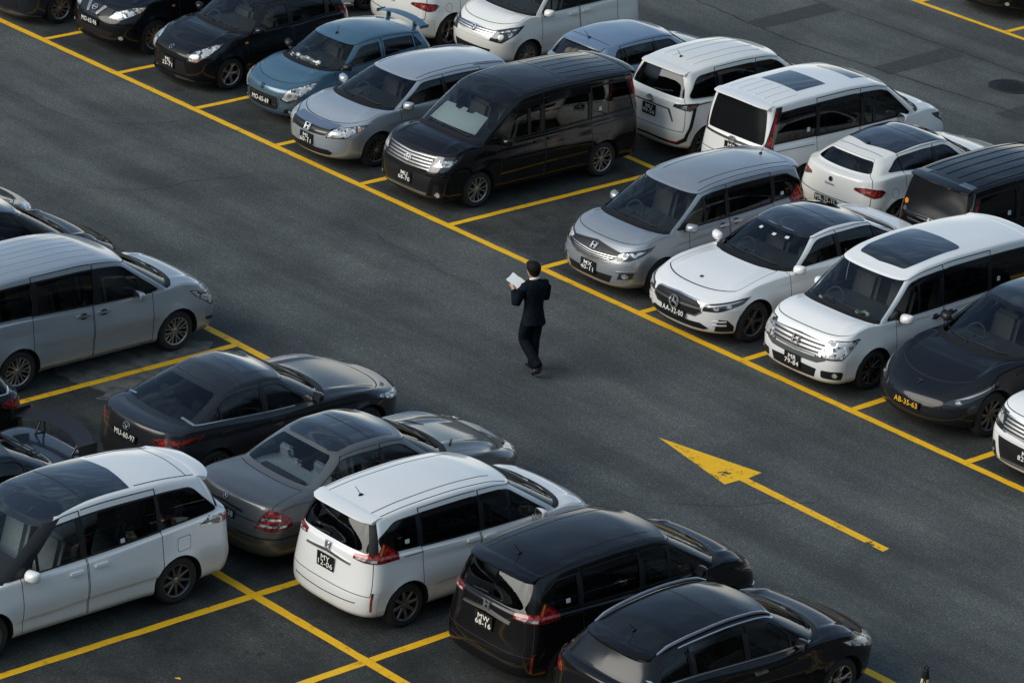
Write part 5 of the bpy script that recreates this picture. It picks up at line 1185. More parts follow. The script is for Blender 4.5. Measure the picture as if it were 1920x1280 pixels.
def serena(name, loc, rz, label, pnt, group=None):
    P = dict(L=4.685, W=1.695, H=1.865, fo=0.90, wb_=2.86, hood=(0.18, 0.88), cowl=(0.84, 1.09), hdr=(1.72, 1.60), roof=[(2.2, 1.73), (2.8, 1.78), (3.6, 1.775)], rr=(4.48, 1.73), rb=(4.62, 1.10), tail=(4.66, 1.06), belt=(1.0, 1.10),
             wr=0.68, wb=0.785, df=0.42, nf=2.8, dfh=0.46, nfh=2.7, dfw=0.32, dft=0.24, dr=0.26, nr=3.0, drw=0.14, nrw=3.2, wr_=0.32, hoodbulge=0.07, crease=[(1.25, 0.62, 2.45, 0.56, 0.022, 0.16), (2.3, 0.56, 3.6, 0.68, 0.020, 0.16), (3.2, 0.90, 4.6, 0.92, 0.012, 0.08)])
    c = Car(name, P, pnt, loc, rz, label, 'van', group)
    shell(c, dlo=(1.12, 1.94, 4.40, 4.50), pil=((1.60, 0.05), (2.36, 0.10), (3.46, 0.10)), glass_s=G_DARK, frontdoor=G_SIDE, doors=((1.36, 2.42), (2.45, 3.50)), gate=(0.78, 2.5, 7.9), handle=(M_CHROME, ((2.26, 0.93), (2.62, 0.94))))
    interior(c, 3, seatmat=M_SEATL); wheels(c, 'serena', 0.32); mirrors(c, 1.70, 1.05, pnt, size=1.1)
    ribs(c, [0.08, 0.27, 0.46], 2.2, 4.2, 0.003, 0.02)
    headlights(c, [(0.62, 0.66), (0.90, 0.66), (1.05, 0.80), (1.08, 0.88), (0.98, 0.86), (0.66, 0.80)], M_LENS, [([(0.80, 0.72), (1.0, 0.79), (0.98, 0.81), (0.8, 0.75)], M_LAMPW), ([(0.82, 0.78), (1.02, 0.84), (1.0, 0.86), (0.84, 0.81)], M_LAMPD)])
    q = c.patch('grille', [(0, 0.60), (0.52, 0.62), (0.58, 0.80), (0, 0.82)], M_TRIM, 'front', 0.004)
    for k in range(4): c.patch('grille_bar', [(0, 0.62+0.05*k), (0.56, 0.63+0.05*k), (0.56, 0.648+0.05*k), (0, 0.638+0.05*k)], M_GRILL, 'front', 0.014, parent=q)
    for sd in (1, -1): c.patch('fog_lamp', [(0.76, 0.36), (0.98, 0.40), (0.98, 0.44), (0.76, 0.42)], M_TRIM, 'front', 0.006, (sd,))
    c.patch('lower_grille', [(0, 0.26), (0.5, 0.28), (0.54, 0.46), (0, 0.46)], M_PLAS, 'front', 0.004)
    return c

def estima(name, loc, rz, label, pnt, group=None):
    P = dict(L=4.86, W=1.80, H=1.73, fo=0.93, wb_=2.95, hood=(0.26, 0.78), cowl=(0.90, 1.0), hdr=(1.85, 1.58), roof=[(2.3, 1.69), (2.9, 1.73), (3.7, 1.70)], rr=(4.50, 1.60), rb=(4.74, 1.14), tail=(4.81, 1.10), belt=(0.98, 1.09),
             wr=0.62, wb=0.82, df=0.55, nf=2.4, dfh=0.56, nfh=2.2, dfw=0.38, dft=0.26, dr=0.28, nr=3.2, drw=0.26, nrw=2.6, drt=0.2, wr_=0.325, hoodbulge=0.07, crease=[(1.3, 0.46, 4.0, 0.50, 0.026, 0.14)], crown=0.06, flare=0.022)
    c = Car(name, P, pnt, loc, rz, label, 'van', group)
    shell(c, tB=(0.92, 0.70), dlo=(1.15, 2.0, 4.22, 4.58), pil=((1.72, 0.05), (2.42, 0.10), (3.62, 0.06)), glass_s=G_DARK, frontdoor=G_SIDE, doors=((1.46, 2.44), (2.47, 3.62)), gate=(0.76, 2.4, 7.9), handle=(pnt, ((2.28, 0.88), (2.66, 0.90))), dlor=0.09)
    interior(c, 3, seatmat=M_SEATL); wheels(c, 'estima', 0.33); mirrors(c, 1.56, 1.02, pnt, size=1.1)
    c.patch('window_sticker', [(3.0, 6.2*QL), (3.06, 6.2*QL), (3.06, 6.36*QL), (3.0, 6.36*QL)], M_STICK, 'sideq', 0.006)
    rear_spoiler(c, 0.56, 0.20, 0.05)
    c.patch('glass_roof', [(0, 1.80), (0.42, 1.84), (0.54, 1.95), (0.60, 2.16), (0.56, 2.6), (0.545, 3.30), (0, 3.36)], M_ROOFGL, 'top', 0.003, lam=(7.95, 9))
    c.patch('roof_header', [(-0.2, 7.80*QL), (0.99, 7.80*QL), (0.99, 8.12*QL), (-0.2, 8.12*QL)], M_ROOFGL, 'ft', 0.002, one=True)
    c.patch('roof_seam', [(0, 2.60), (0.55, 2.58), (0.55, 2.592), (0, 2.612)], M_SEAM, 'top', 0.005)
    c.patch('roof_seam', [(0.52, 3.38), (0.535, 3.38), (0.52, 4.35), (0.505, 4.35)], M_SEAM, 'top', 0.002); c.patch('roof_seam', [(0, 4.26), (0.52, 4.22), (0.52, 4.232), (0, 4.272)], M_SEAM, 'top', 0.002)
    c.patch('a_pillar_trim', [(0.80, 6.06*QL), (1.05, 6.06*QL), (1.05, 7.86*QL), (0.80, 7.86*QL)], M_TRIM, 'ft', 0.002)
    taillights(c, [(0.70, 1.00), (0.98, 0.98), (1.32, 1.02), (1.30, 1.05), (0.98, 1.10), (0.74, 1.08)], M_LENS, [([(0.95, 1.015), (1.28, 1.03), (1.24, 1.05), (0.96, 1.06)], M_LAMPD), ([(0.74, 1.02), (0.92, 1.01), (0.93, 1.07), (0.76, 1.06)], M_RED)])
    for sd in (1, -1):
        c.patch('fuel_flap', rounded([(3.86, 0.76), (4.06, 0.77), (4.07, 0.94), (3.87, 0.93)], 0.03), pnt, 'side', 0.002, (sd,)); c.patch('flap_gap', rounded([(3.853, 0.753), (4.067, 0.763), (4.077, 0.947), (3.863, 0.937)], 0.034), M_SEAM, 'side', 0.0008, (sd,))
    return c

def carens(name, loc, rz, label, pnt, group=None):
    P = dict(L=4.52, W=1.80, H=1.61, fo=0.92, wb_=2.75, hood=(0.30, 0.80), cowl=(1.06, 1.03), hdr=(1.92, 1.49), roof=[(2.4, 1.585), (2.8, 1.605), (3.4, 1.57)], rr=(4.04, 1.46), rb=(4.34, 1.12), tail=(4.44, 1.06), belt=(1.0, 1.12),
             wr=0.59, wb=0.79, df=0.64, nf=2.3, dfh=0.64, nfh=2.2, dfw=0.48, dft=0.22, dr=0.42, nr=2.5, drw=0.3, nrw=2.5, drt=0.18, wr_=0.325, hoodbulge=0.06, crease=[(0.9, 0.86, 4.2, 0.95, 0.014, 0.12)])
    c = Car(name, P, pnt, loc, rz, label, 'car', group)
    shell(c, visor=True, tB=(0.80, 0.76), dlo=(1.42, 2.08, 3.86, 4.12), pil=((1.80, 0.04), (2.56, 0.09), (3.46, 0.08)), doors=((1.50, 2.57), (2.60, 3.52)), gate=(0.76, 2.4, 7.9), handle=(M_CHROME, ((2.40, 0.90), (3.36, 0.94))), glass_s=G_SIDE, glass_b=G_BLUR, chrome_line=False)
    interior(c, 3); wheels(c, 'y5'); mirrors(c, 1.74, 1.06, pnt)
    rear_spoiler(c, 0.54, 0.14, 0.04); antenna(c, 3.78, 0, 0.14, 0.12)
    c.patch('chrome_strip', [(1.45, 6.03*QL), (4.10, 6.03*QL), (4.16, 6.55*QL), (4.12, 6.55*QL), (4.06, 6.12*QL), (1.45, 6.12*QL)], M_CHROME, 'sideq', 0.005)
    c.patch('chrome_strip', [(1.98, 7.78*QL), (2.12, 7.9*QL), (3.62, 7.9*QL), (3.62, 7.84*QL), (2.14, 7.84*QL), (2.0, 7.72*QL)], M_CHROME, 'sideq', 0.005)
    roof_rails(c, M_SATIN, 0.57, 2.02, 3.92, 0.022, 0.03)
    for s in (2.75, 3.60): c.patch('roof_seam', [(0, s+0.03), (0.50, s), (0.50, s+0.01), (0, s+0.042)], M_SEAM, 'top', 0.002)
    headlights(c, [(0.60, 0.66), (0.86, 0.66), (1.20, 0.80), (1.22, 0.86), (1.0, 0.84), (0.64, 0.76)], M_LENS, [(ell(0.80, 0.73, 0.05, 0.04), M_LAMPW), ([(0.9, 0.72), (1.15, 0.81), (1.1, 0.83), (0.9, 0.78)], M_LAMPW)])
    taillights(c, [(0.56, 0.90), (0.84, 0.88), (1.14, 0.98), (1.16, 1.06), (0.9, 1.08), (0.60, 1.00)], M_DRED, [([(0.66, 0.92), (1.05, 0.97), (1.06, 1.03), (0.68, 0.97)], M_RED)])
    return c

def evo(name, loc, rz, label, pnt, group=None):
    P = dict(L=4.50, W=1.81, H=1.48, fo=0.90, wb_=2.65, hood=(0.26, 0.78), cowl=(1.32, 0.99), hdr=(2.02, 1.38), roof=[(2.4, 1.465), (2.7, 1.47)], rr=(3.18, 1.39), rb=(3.84, 1.07), tail=(4.42, 1.04), belt=(0.96, 1.02),
             wr=0.56, wb=0.78, df=0.55, nf=2.5, dfw=0.4, dr=0.34, nr=2.8, drw=0.24, wr_=0.32, flare=0.03)
    c = Car(name, P, pnt, loc, rz, label, 'car', group)
    shell(c, tB=(0.80, 0.76), dlo=(1.70, 2.26, 3.12, 3.62), pil=((2.52, 0.10), (3.24, 0.03)), doors=((1.50, 2.53), (2.56, 3.42)), gate=(0.74, 3.2, 5.85), handle=(pnt, ((2.38, 0.86), (3.2, 0.88))), dlor=0.1)
    interior(c, 2, seatmat=M_DASH, shelf=M_DASH); wheels(c, 'five'); mirrors(c, 1.78, 1.0, pnt)
    taillights(c, [(0.50, 0.84), (0.86, 0.82), (0.96, 0.94), (0.60, 0.97)], M_DRED)
    w = MB(); n = 17; h = 0.76
    for k in range(n):
        y = -h+2*h*k/(n-1); sw = 0.24*(1-(y/h)**2); x0 = c.L/2-4.06-sw; z = 1.22+0.05*(1-(y/h)**2)
        w.v += [(x0, y, z), (x0-0.10, y, z+0.03), (x0-0.24, y, z+0.075), (x0-0.25, y, z+0.062), (x0-0.10, y, z+0.008)]
    for k in range(n-1):
        for q_ in range(5): w.f.append((k*5+q_, k*5+(q_+1) % 5, (k+1)*5+(q_+1) % 5, (k+1)*5+q_)); w.m.append(0)
    w.f += [tuple(range(5)), tuple((n-1)*5+q_ for q_ in range(5))]; w.m += [0, 0]
    o = w.obj('rear_wing', [M_TRIM], c.root)
    for sd in (1, -1):
        e = MB(); e.box((c.L/2-4.20, sd*h, 1.245), (0.30, 0.012, 0.17), 0, bev=0.004); e.obj('end_plate', [M_TRIM], o)
        s = MB(); s.tube([(c.L/2-4.18, sd*0.42, 1.03), (c.L/2-4.32, sd*0.44, 1.27)], 0.016); s.tube([(c.L/2-4.34, sd*0.42, 1.03), (c.L/2-4.36, sd*0.44, 1.27)], 0.016); s.tube([(c.L/2-4.18, sd*0.42, 1.05), (c.L/2-4.34, sd*0.42, 1.05)], 0.014); s.obj('wing_strut', [M_TRIM], o)
    return c
# ------------------------------------------------------------------ camera
CAM = dict(pos=(55.0827936, -39.6890544, 22.0356528), yaw=2.3839, pitch=0.3864, roll=0.0695, f=7181.6126)
def build_camera():
    cy, sy = math.cos(CAM['yaw']), math.sin(CAM['yaw']); cp, sp = math.cos(CAM['pitch']), math.sin(CAM['pitch'])
    f = Vector((cy*cp, sy*cp, -sp)); r = Vector((sy, -cy, 0)); u = r.cross(f)
    c, s = math.cos(CAM['roll']), math.sin(CAM['roll']); r2 = r*c+u*s; u2 = -r*s+u*c
    cam = bpy.data.cameras.new('camera'); o = bpy.data.objects.new('camera', cam); COL.objects.link(o)
    M = Matrix((r2, u2, -f)).transposed().to_4x4(); M.translation = Vector(CAM['pos']); o.matrix_world = M
    cam.sensor_width = 36; cam.lens = CAM['f']/1920*36; cam.clip_end = 3000; cam.clip_start = 0.5
    SC.camera = o
build_camera()
# ------------------------------------------------------------------ light
SUN_AZ = math.radians(250); SUN_EL = math.radians(30)         # where the light comes from (world angle from +X)
def build_light():
    w = bpy.data.worlds.new('World'); SC.world = w; w.use_nodes = True; nt = w.node_tree; nt.nodes.clear(); L = nt.links
    out = nt.nodes.new('ShaderNodeOutputWorld'); bg = nt.nodes.new('ShaderNodeBackground'); bg.inputs[1].default_value = 0.078
    sky = nt.nodes.new('ShaderNodeTexSky'); sky.sky_type = 'NISHITA'; sky.sun_disc = False
    sky.sun_elevation = SUN_EL; sky.sun_rotation = PI/2-SUN_AZ; sky.air_density = 1.0; sky.dust_density = 0.8; sky.ozone_density = 1.6
    # thin streaky cloud over the sky
    tc = nt.nodes.new('ShaderNodeTexCoord'); sp = N(nt, 'ShaderNodeSeparateXYZ'); L.new(tc.outputs['Generated'], sp.inputs[0])
    ad = N(nt, 'ShaderNodeMath', operation='ADD'); L.new(sp.outputs[2], ad.inputs[0]); ad.inputs[1].default_value = 0.22
    dv = N(nt, 'ShaderNodeVectorMath', operation='DIVIDE'); L.new(tc.outputs['Generated'], dv.inputs[0])
    cb = N(nt, 'ShaderNodeCombineXYZ')
    for k in range(3): L.new(ad.outputs[0], cb.inputs[k])
    L.new(cb.outputs[0], dv.inputs[1])
    mp = N(nt, 'ShaderNodeMapping'); mp.inputs['Rotation'].default_value = (0, 0, 0.6); mp.inputs['Scale'].default_value = (2.2, 7.0, 1.0); L.new(dv.outputs[0], mp.inputs[0])
    nz = N(nt, 'ShaderNodeTexNoise', Scale=2.2, Detail=7.0, Roughness=0.6, Distortion=0.3); L.new(mp.outputs[0], nz.inputs['Vector'])
    cl = ramp(nt, nz.outputs[0], [(0.50, (0, 0, 0)), (0.74, (1, 1, 1))])
    mx = N(nt, 'ShaderNodeMix', data_type='RGBA'); L.new(sky.outputs[0], mx.inputs[6])
    k = N(nt, 'ShaderNodeMath', operation='MULTIPLY_ADD'); L.new(cl.outputs[0], k.inputs[0]); k.inputs[1].default_value = 0.45; vk = N(nt, 'ShaderNodeVectorMath', operation='DOT_PRODUCT'); L.new(tc.outputs['Generated'], vk.inputs[0]); vk.inputs[1].default_value = (-0.62, 0.78, 0); vm = N(nt, 'ShaderNodeMapRange', interpolation_type='SMOOTHSTEP'); L.new(vk.outputs['Value'], vm.inputs[0]); vm.inputs[1].default_value = -0.35; vm.inputs[2].default_value = 0.55; vm.inputs[3].default_value = 0.32; vm.inputs[4].default_value = 0.02; L.new(vm.outputs[0], k.inputs[2]); L.new(k.outputs[0], mx.inputs[0])
    mx.inputs[7].default_value = (4.5, 6.1, 6.6, 1)
    # an invented skyline of paler and darker blocks, added to pattern reflections, low where the back aisle looks out
    def math_(op, x, y=None, z=None):
        n = N(nt, 'ShaderNodeMath', operation=op)
        for i_, v in enumerate((x, y, z)):
            if v is None: continue
            if isinstance(v, (int, float)): n.inputs[i_].default_value = v
            else: L.new(v, n.inputs[i_])
        return n.outputs[0]
    az = math_('ARCTAN2', sp.outputs[1], sp.outputs[0])
    blk = N(nt, 'ShaderNodeTexWhiteNoise', noise_dimensions='1D'); L.new(math_('FLOOR', math_('MULTIPLY', az, 9.0)), blk.inputs['W'])
    blk2 = N(nt, 'ShaderNodeTexWhiteNoise', noise_dimensions='1D'); L.new(math_('ADD', math_('FLOOR', math_('MULTIPLY', az, 9.0)), 77.3), blk2.inputs['W'])
    aw = N(nt, 'ShaderNodeVectorMath', operation='DOT_PRODUCT'); L.new(tc.outputs['Generated'], aw.inputs[0]); aw.inputs[1].default_value = (-0.62, 0.78, 0)
    op = N(nt, 'ShaderNodeMapRange', interpolation_type='SMOOTHSTEP'); L.new(aw.outputs['Value'], op.inputs[0]); op.inputs[1].default_value = 0.55; op.inputs[2].default_value = 0.85; op.inputs[3].default_value = 1.0; op.inputs[4].default_value = 0.12
    hgt = math_('MULTIPLY', math_('MULTIPLY_ADD', blk.outputs[0], 0.16, 0.20), op.outputs[0])
    msk = N(nt, 'ShaderNodeMapRange'); L.new(math_('SUBTRACT', sp.outputs[2], hgt), msk.inputs[0]); msk.inputs[1].default_value = -0.09; msk.inputs[2].default_value = 0.09
    bcol = ramp(nt, blk2.outputs[0], [(0.0, (0.08, 0.09, 0.10)), (0.55, (0.22, 0.24, 0.25)), (0.8, (0.40, 0.42, 0.42)), (1.0, (0.65, 0.66, 0.64))])
    fin = N(nt, 'ShaderNodeMix', data_type='RGBA'); L.new(msk.outputs[0], fin.inputs[0]); L.new(bcol.outputs[0], fin.inputs[6]); L.new(mx.outputs[2], fin.inputs[7])
    # bright cream horizon where the back aisle looks out
    hz = N(nt, 'ShaderNodeMapRange', interpolation_type='SMOOTHSTEP'); L.new(sp.outputs[2], hz.inputs[0]); hz.inputs[1].default_value = 0.22; hz.inputs[2].default_value = 0.05; hz.inputs[3].default_value = 0.0; hz.inputs[4].default_value = 1.0
    ha = N(nt, 'ShaderNodeMapRange', interpolation_type='SMOOTHSTEP'); L.new(aw.outputs['Value'], ha.inputs[0]); ha.inputs[1].default_value = 0.35; ha.inputs[2].default_value = 0.80
    hm = math_('MULTIPLY', hz.outputs[0], ha.outputs[0]); low = N(nt, 'ShaderNodeMapRange', interpolation_type='SMOOTHSTEP'); L.new(sp.outputs[2], low.inputs[0]); low.inputs[1].default_value = 0.0; low.inputs[2].default_value = 0.04
    fin2 = N(nt, 'ShaderNodeMix', data_type='RGBA'); L.new(math_('MULTIPLY', hm, low.outputs[0]), fin2.inputs[0]); L.new(fin.outputs[2], fin2.inputs[6]); fin2.inputs[7].default_value = (9.6, 9.6, 9.0, 1); fin = fin2
    L.new(fin.outputs[2], bg.inputs[0]); L.new(bg.outputs[0], out.inputs[0])
    s = bpy.data.lights.new('sun', 'SUN'); s.energy = 1.75; s.angle = math.radians(50); s.color = (1.0, 0.95, 0.86)
    o = bpy.data.objects.new('sun', s); COL.objects.link(o)
    d = Vector((math.cos(SUN_AZ)*math.cos(SUN_EL), math.sin(SUN_AZ)*math.cos(SUN_EL), math.sin(SUN_EL)))
    o.rotation_euler = d.to_track_quat('Z', 'Y').to_euler(); o.location = (0, -60, 40)
build_light()
vs = SC.view_settings; SC.display_settings.display_device = 'sRGB'
vs.view_transform = 'Standard'; vs.look = 'None'; vs.gamma = 1; vs.use_curve_mapping = False; vs.exposure = 0.80
SC.cycles.max_bounces = 10; SC.cycles.transparent_max_bounces = 12; SC.cycles.use_denoising = True
# ------------------------------------------------------------------ ground
BW = 2.28; Y2 = -6.045; YB = 4.92; Y3 = -11.155; Y4 = 16.42; X2 = 13.555
def asphalt():
    m, nt, out = nodes_of('asphalt'); L = nt.links
    b = N(nt, 'ShaderNodeBsdfPrincipled', Roughness=0.82); b.inputs['Specular IOR Level'].default_value = 0.35
    tc = N(nt, 'ShaderNodeTexCoord'); V = tc.outputs['Object']
    sp = N(nt, 'ShaderNodeSeparateXYZ'); L.new(V, sp.inputs[0])
    n1 = N(nt, 'ShaderNodeTexNoise', Scale=38.0, Detail=5.0, Roughness=0.8); L.new(V, n1.inputs['Vector'])
    n2 = N(nt, 'ShaderNodeTexNoise', Scale=0.45, Detail=6.0, Roughness=0.6); L.new(V, n2.inputs['Vector'])
    # tyre-worn streaks along the aisle
    mp = N(nt, 'ShaderNodeMapping'); mp.inputs['Scale'].default_value = (0.10, 1.1, 1); L.new(V, mp.inputs[0])
    n3 = N(nt, 'ShaderNodeTexNoise', Scale=1.0, Detail=5.0, Roughness=0.6); L.new(mp.outputs[0], n3.inputs['Vector'])
    vo = N(nt, 'ShaderNodeTexVoronoi', Scale=42.0); L.new(V, vo.inputs['Vector'])
    stone = ramp(nt, vo.outputs['Color'], [(0.55, (0.9, 0.9, 0.9)), (0.97, (3.6, 3.5, 3.3))])
    base = ramp(nt, n1.outputs[0], [(0.32, (0.0215, 0.0233, 0.0228)), (0.52, (0.0560, 0.0610, 0.0598)), (0.70, (0.138, 0.148, 0.143))])
    def mul(a, bb, fac=1.0):
        x = N(nt, 'ShaderNodeMix', data_type='RGBA', blend_type='MULTIPLY'); x.inputs[0].default_value = fac; L.new(a, x.inputs[6]); L.new(bb, x.inputs[7]); return x.outputs[2]
    c = mul(base.outputs[0], stone.outputs[0], 0.30)
    c = mul(c, ramp(nt, n2.outputs[0], [(0.34, (0.70, 0.72, 0.73)), (0.64, (1.28, 1.27, 1.24))]).outputs[0])
    c = mul(c, ramp(nt, n3.outputs[0], [(0.38, (0.80, 0.81, 0.82)), (0.62, (1.28, 1.27, 1.25))]).outputs[0])
    # the bays are a darker surface, oily where the engines stand
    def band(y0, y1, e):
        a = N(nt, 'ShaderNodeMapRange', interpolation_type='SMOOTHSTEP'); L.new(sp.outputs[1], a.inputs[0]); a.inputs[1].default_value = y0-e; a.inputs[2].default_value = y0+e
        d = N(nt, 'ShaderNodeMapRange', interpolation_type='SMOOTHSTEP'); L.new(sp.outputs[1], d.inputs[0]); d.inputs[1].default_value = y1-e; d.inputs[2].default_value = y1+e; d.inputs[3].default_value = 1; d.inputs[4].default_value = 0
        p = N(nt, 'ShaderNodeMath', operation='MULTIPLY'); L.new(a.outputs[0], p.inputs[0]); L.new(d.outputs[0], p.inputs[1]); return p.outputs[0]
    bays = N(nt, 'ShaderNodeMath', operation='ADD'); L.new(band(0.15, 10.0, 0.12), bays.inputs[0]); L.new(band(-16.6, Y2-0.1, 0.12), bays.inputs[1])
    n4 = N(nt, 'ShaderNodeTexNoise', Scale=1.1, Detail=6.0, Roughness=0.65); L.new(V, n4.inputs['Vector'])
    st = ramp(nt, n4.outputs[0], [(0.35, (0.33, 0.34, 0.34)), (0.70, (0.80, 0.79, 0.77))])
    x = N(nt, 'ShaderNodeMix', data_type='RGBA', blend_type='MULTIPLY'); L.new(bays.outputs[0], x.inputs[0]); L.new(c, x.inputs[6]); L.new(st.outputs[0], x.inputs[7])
    # oil drips where the engines stand, in the middle of every bay
    fx = N(nt, 'ShaderNodeMath', operation='PINGPONG'); L.new(sp.outputs[0], fx.inputs[0]); fx.inputs[1].default_value = 2.28/2
    cx_ = N(nt, 'ShaderNodeMapRange', interpolation_type='SMOOTHSTEP'); L.new(fx.outputs[0], cx_.inputs[0]); cx_.inputs[1].default_value = 0.45; cx_.inputs[2].default_value = 1.1
    n6 = N(nt, 'ShaderNodeTexNoise', Scale=3.5, Detail=7.0, Roughness=0.7); L.new(V, n6.inputs['Vector'])
    oil = ramp(nt, n6.outputs[0], [(0.56, (0, 0, 0)), (0.66, (1, 1, 1))])
    om = N(nt, 'ShaderNodeMath', operation='MULTIPLY'); L.new(cx_.outputs[0], om.inputs[0]); L.new(oil.outputs[0], om.inputs[1])
    om2 = N(nt, 'ShaderNodeMath', operation='MULTIPLY'); L.new(om.outputs[0], om2.inputs[0]); L.new(bays.outputs[0], om2.inputs[1])
    x3 = N(nt, 'ShaderNodeMix', data_type='RGBA'); L.new(om2.outputs[0], x3.inputs[0]); L.new(x.outputs[2], x3.inputs[6]); x3.inputs[7].default_value = (0.010, 0.010, 0.010, 1)
    # scattered dark spots and pale scuffs in the aisle
    n7 = N(nt, 'ShaderNodeTexNoise', Scale=2.1, Detail=9.0, Roughness=0.72); L.new(V, n7.inputs['Vector'])
    sc1 = ramp(nt, n7.outputs[0], [(0.27, (0.45, 0.45, 0.45)), (0.34, (1, 1, 1)), (0.66, (1, 1, 1)), (0.74, (1.35, 1.34, 1.32))])
    x4 = N(nt, 'ShaderNodeMix', data_type='RGBA', blend_type='MULTIPLY'); x4.inputs[0].default_value = 1; L.new(x3.outputs[2], x4.inputs[6]); L.new(sc1.outputs[0], x4.inputs[7])
    L.new(x4.outputs[2], b.inputs['Base Color'])
    bp = N(nt, 'ShaderNodeBump', Strength=0.55, Distance=0.012); L.new(n1.outputs[0], bp.inputs['Height']); L.new(bp.outputs[0], b.inputs['Normal'])
    L.new(b.outputs[0], out.inputs[0]); return m
def road_paint(name, wear):
    m, nt, out = nodes_of(name); L = nt.links
    b = N(nt, 'ShaderNodeBsdfPrincipled', Roughness=0.7)
    tc = N(nt, 'ShaderNodeTexCoord'); V = tc.outputs['Object']
    n1 = N(nt, 'ShaderNodeTexNoise', Scale=5.0, Detail=8.0, Roughness=0.7); L.new(V, n1.inputs['Vector'])
    n2 = N(nt, 'ShaderNodeTexNoise', Scale=60.0, Detail=3.0); L.new(V, n2.inputs['Vector'])
    col = ramp(nt, n1.outputs[0], [(0.30, (0.36, 0.185, 0.014)), (0.44, (0.84, 0.45, 0.004)), (0.75, (0.90, 0.50, 0.006))])
    x = N(nt, 'ShaderNodeMix', data_type='RGBA', blend_type='MULTIPLY'); x.inputs[0].default_value = 0.5; L.new(col.outputs[0], x.inputs[6])
    L.new(ramp(nt, n2.outputs[0], [(0.3, (0.6, 0.6, 0.6)), (0.6, (1.1, 1.1, 1.1))]).outputs[0], x.inputs[7]); L.new(x.outputs[2], b.inputs['Base Color'])
    tr = N(nt, 'ShaderNodeBsdfTransparent'); ms = N(nt, 'ShaderNodeMixShader')
    n3 = N(nt, 'ShaderNodeTexNoise', Scale=3.2, Detail=10.0, Roughness=0.75); L.new(V, n3.inputs['Vector'])
    r = ramp(nt, n3.outputs[0], [(wear, (0, 0, 0)), (wear+0.02, (1, 1, 1))]); L.new(r.outputs[0], ms.inputs[0])
    L.new(tr.outputs[0], ms.inputs[1]); L.new(b.outputs[0], ms.inputs[2]); L.new(ms.outputs[0], out.inputs[0]); return m
M_ASPH = asphalt(); M_LINE = road_paint('yellow_road_paint', 0.315)
def sheet(name, pts, z, mat, kind='structure', parent=None):
    o = mesh_from(name, [(p[0], p[1], z) for p in pts], [tuple(range(len(pts)))], mat, parent)
    if kind: o['kind'] = kind
    return o
sheet('ground', [(-700, -700), (700, -700), (700, 700), (-700, 700)], 0, M_ASPH)
def line(p, q, w=0.12, name='bay_line', z=0.004):
    """a painted stripe with slightly uneven edges"""
    p, q = Vector(p), Vector(q); d = (q-p); Ln = d.length; d.normalize(); n = Vector((-d.y, d.x)); K = max(2, int(Ln/0.22)); a = []; b_ = []
    rj = lambda: random.uniform(-0.006, 0.006)
    for k in range(K+1):
        c = p+d*Ln*k/K; a.append(c+n*(w/2+rj())); b_.append(c-n*(w/2+rj()))
    vs = [(v.x, v.y, z) for v in a+b_]; fs = [(k, k+1, K+2+k, K+1+k) for k in range(K)]
    o = mesh_from(name, vs, fs, M_LINE); o['kind'] = 'structure'; return o
XL, XR = -14*BW, 22*BW
line((XL, 0), (XR, 0), 0.14, 'aisle_edge_line'); line((XL, Y2), (XR, Y2), 0.14, 'aisle_edge_line'); line((XL, Y3), (XR, Y3), 0.14, 'aisle_edge_line')
line((XL, YB), (XR, YB), 0.13, 'aisle_edge_line'); line((XL, Y4), (XR, Y4), 0.13, 'aisle_edge_line')
for k in range(-8, 14):
    if k == 6: line((k*BW, 0.07), (k*BW, 0.9+4), 0.12)
    else: line((k*BW, 0.07), (k*BW, YB-0.065), 0.12)
    line((k*BW, YB+0.065), (k*BW, 9.6), 0.12); line((k*BW+0.02, Y4+0.065), (k*BW+0.02, 21), 0.12)
for k in range(-10, 9):
    x = X2+k*BW
    line((x, Y2-0.07), (x, Y3+0.07), 0.13); line((x, Y3-0.07), (x, -16.2), 0.13)
M_ARROW = road_paint('worn_arrow_paint', 0.395)
sheet('arrow_marking', [(19.65, -3.12), (21.37, -3.48), (21.385, -3.20), (24.19, -3.23), (24.17, -3.085), (21.41, -3.05), (21.38, -2.75)], 0.004, M_ARROW)
# weathered concrete patch under the silver van, tar joints across the back aisle
M_CONC = simple('weathered_concrete', (0.10, 0.098, 0.088), 0.9, noise=0.45, nscale=5.0)
pp = [(13.0, -6.55), (13.3, -6.3), (13.62, -6.75), (13.9, -7.0), (14.35, -7.7), (14.5, -8.2), (14.47, -8.75), (14.2, -8.9), (14.08, -9.05), (13.95, -8.8), (13.4, -8.95), (12.9, -9.0), (12.3, -8.6), (12.1, -7.6), (12.5, -7.0)]
pj = []
for i in range(len(pp)):
    a, b_ = Vector(pp[i]), Vector(pp[(i+1) % len(pp)])
    for k in range(5): pj.append(a.lerp(b_, k/5)+Vector((random.uniform(-.05, .05), random.uniform(-.05, .05))))
sheet('concrete_patch', pj, 0.002, M_CONC)
M_TAR = simple('tar_joint', (0.012, 0.0125, 0.013), 0.8)
def crack(pts, w, name='tar_joint', z=0.003):
    vs = []; K = 0; P2 = [Vector(p) for p in pts]
    for i in range(len(P2)-1):
        for k in range(14):
            c = P2[i].lerp(P2[i+1], k/14); d = (P2[i+1]-P2[i]).normalized(); n = Vector((-d.y, d.x)); j = random.uniform(-1, 1)*w*0.7; ww = w*random.uniform(0.5, 1.2)/2
            vs += [(c.x+n.x*(j+ww), c.y+n.y*(j+ww), z), (c.x+n.x*(j-ww), c.y+n.y*(j-ww), z)]
    fs = [(2*i, 2*i+2, 2*i+3, 2*i+1) for i in range(len(vs)//2-1)]
    o = mesh_from(name, vs, fs, M_TAR); o['kind'] = 'structure'
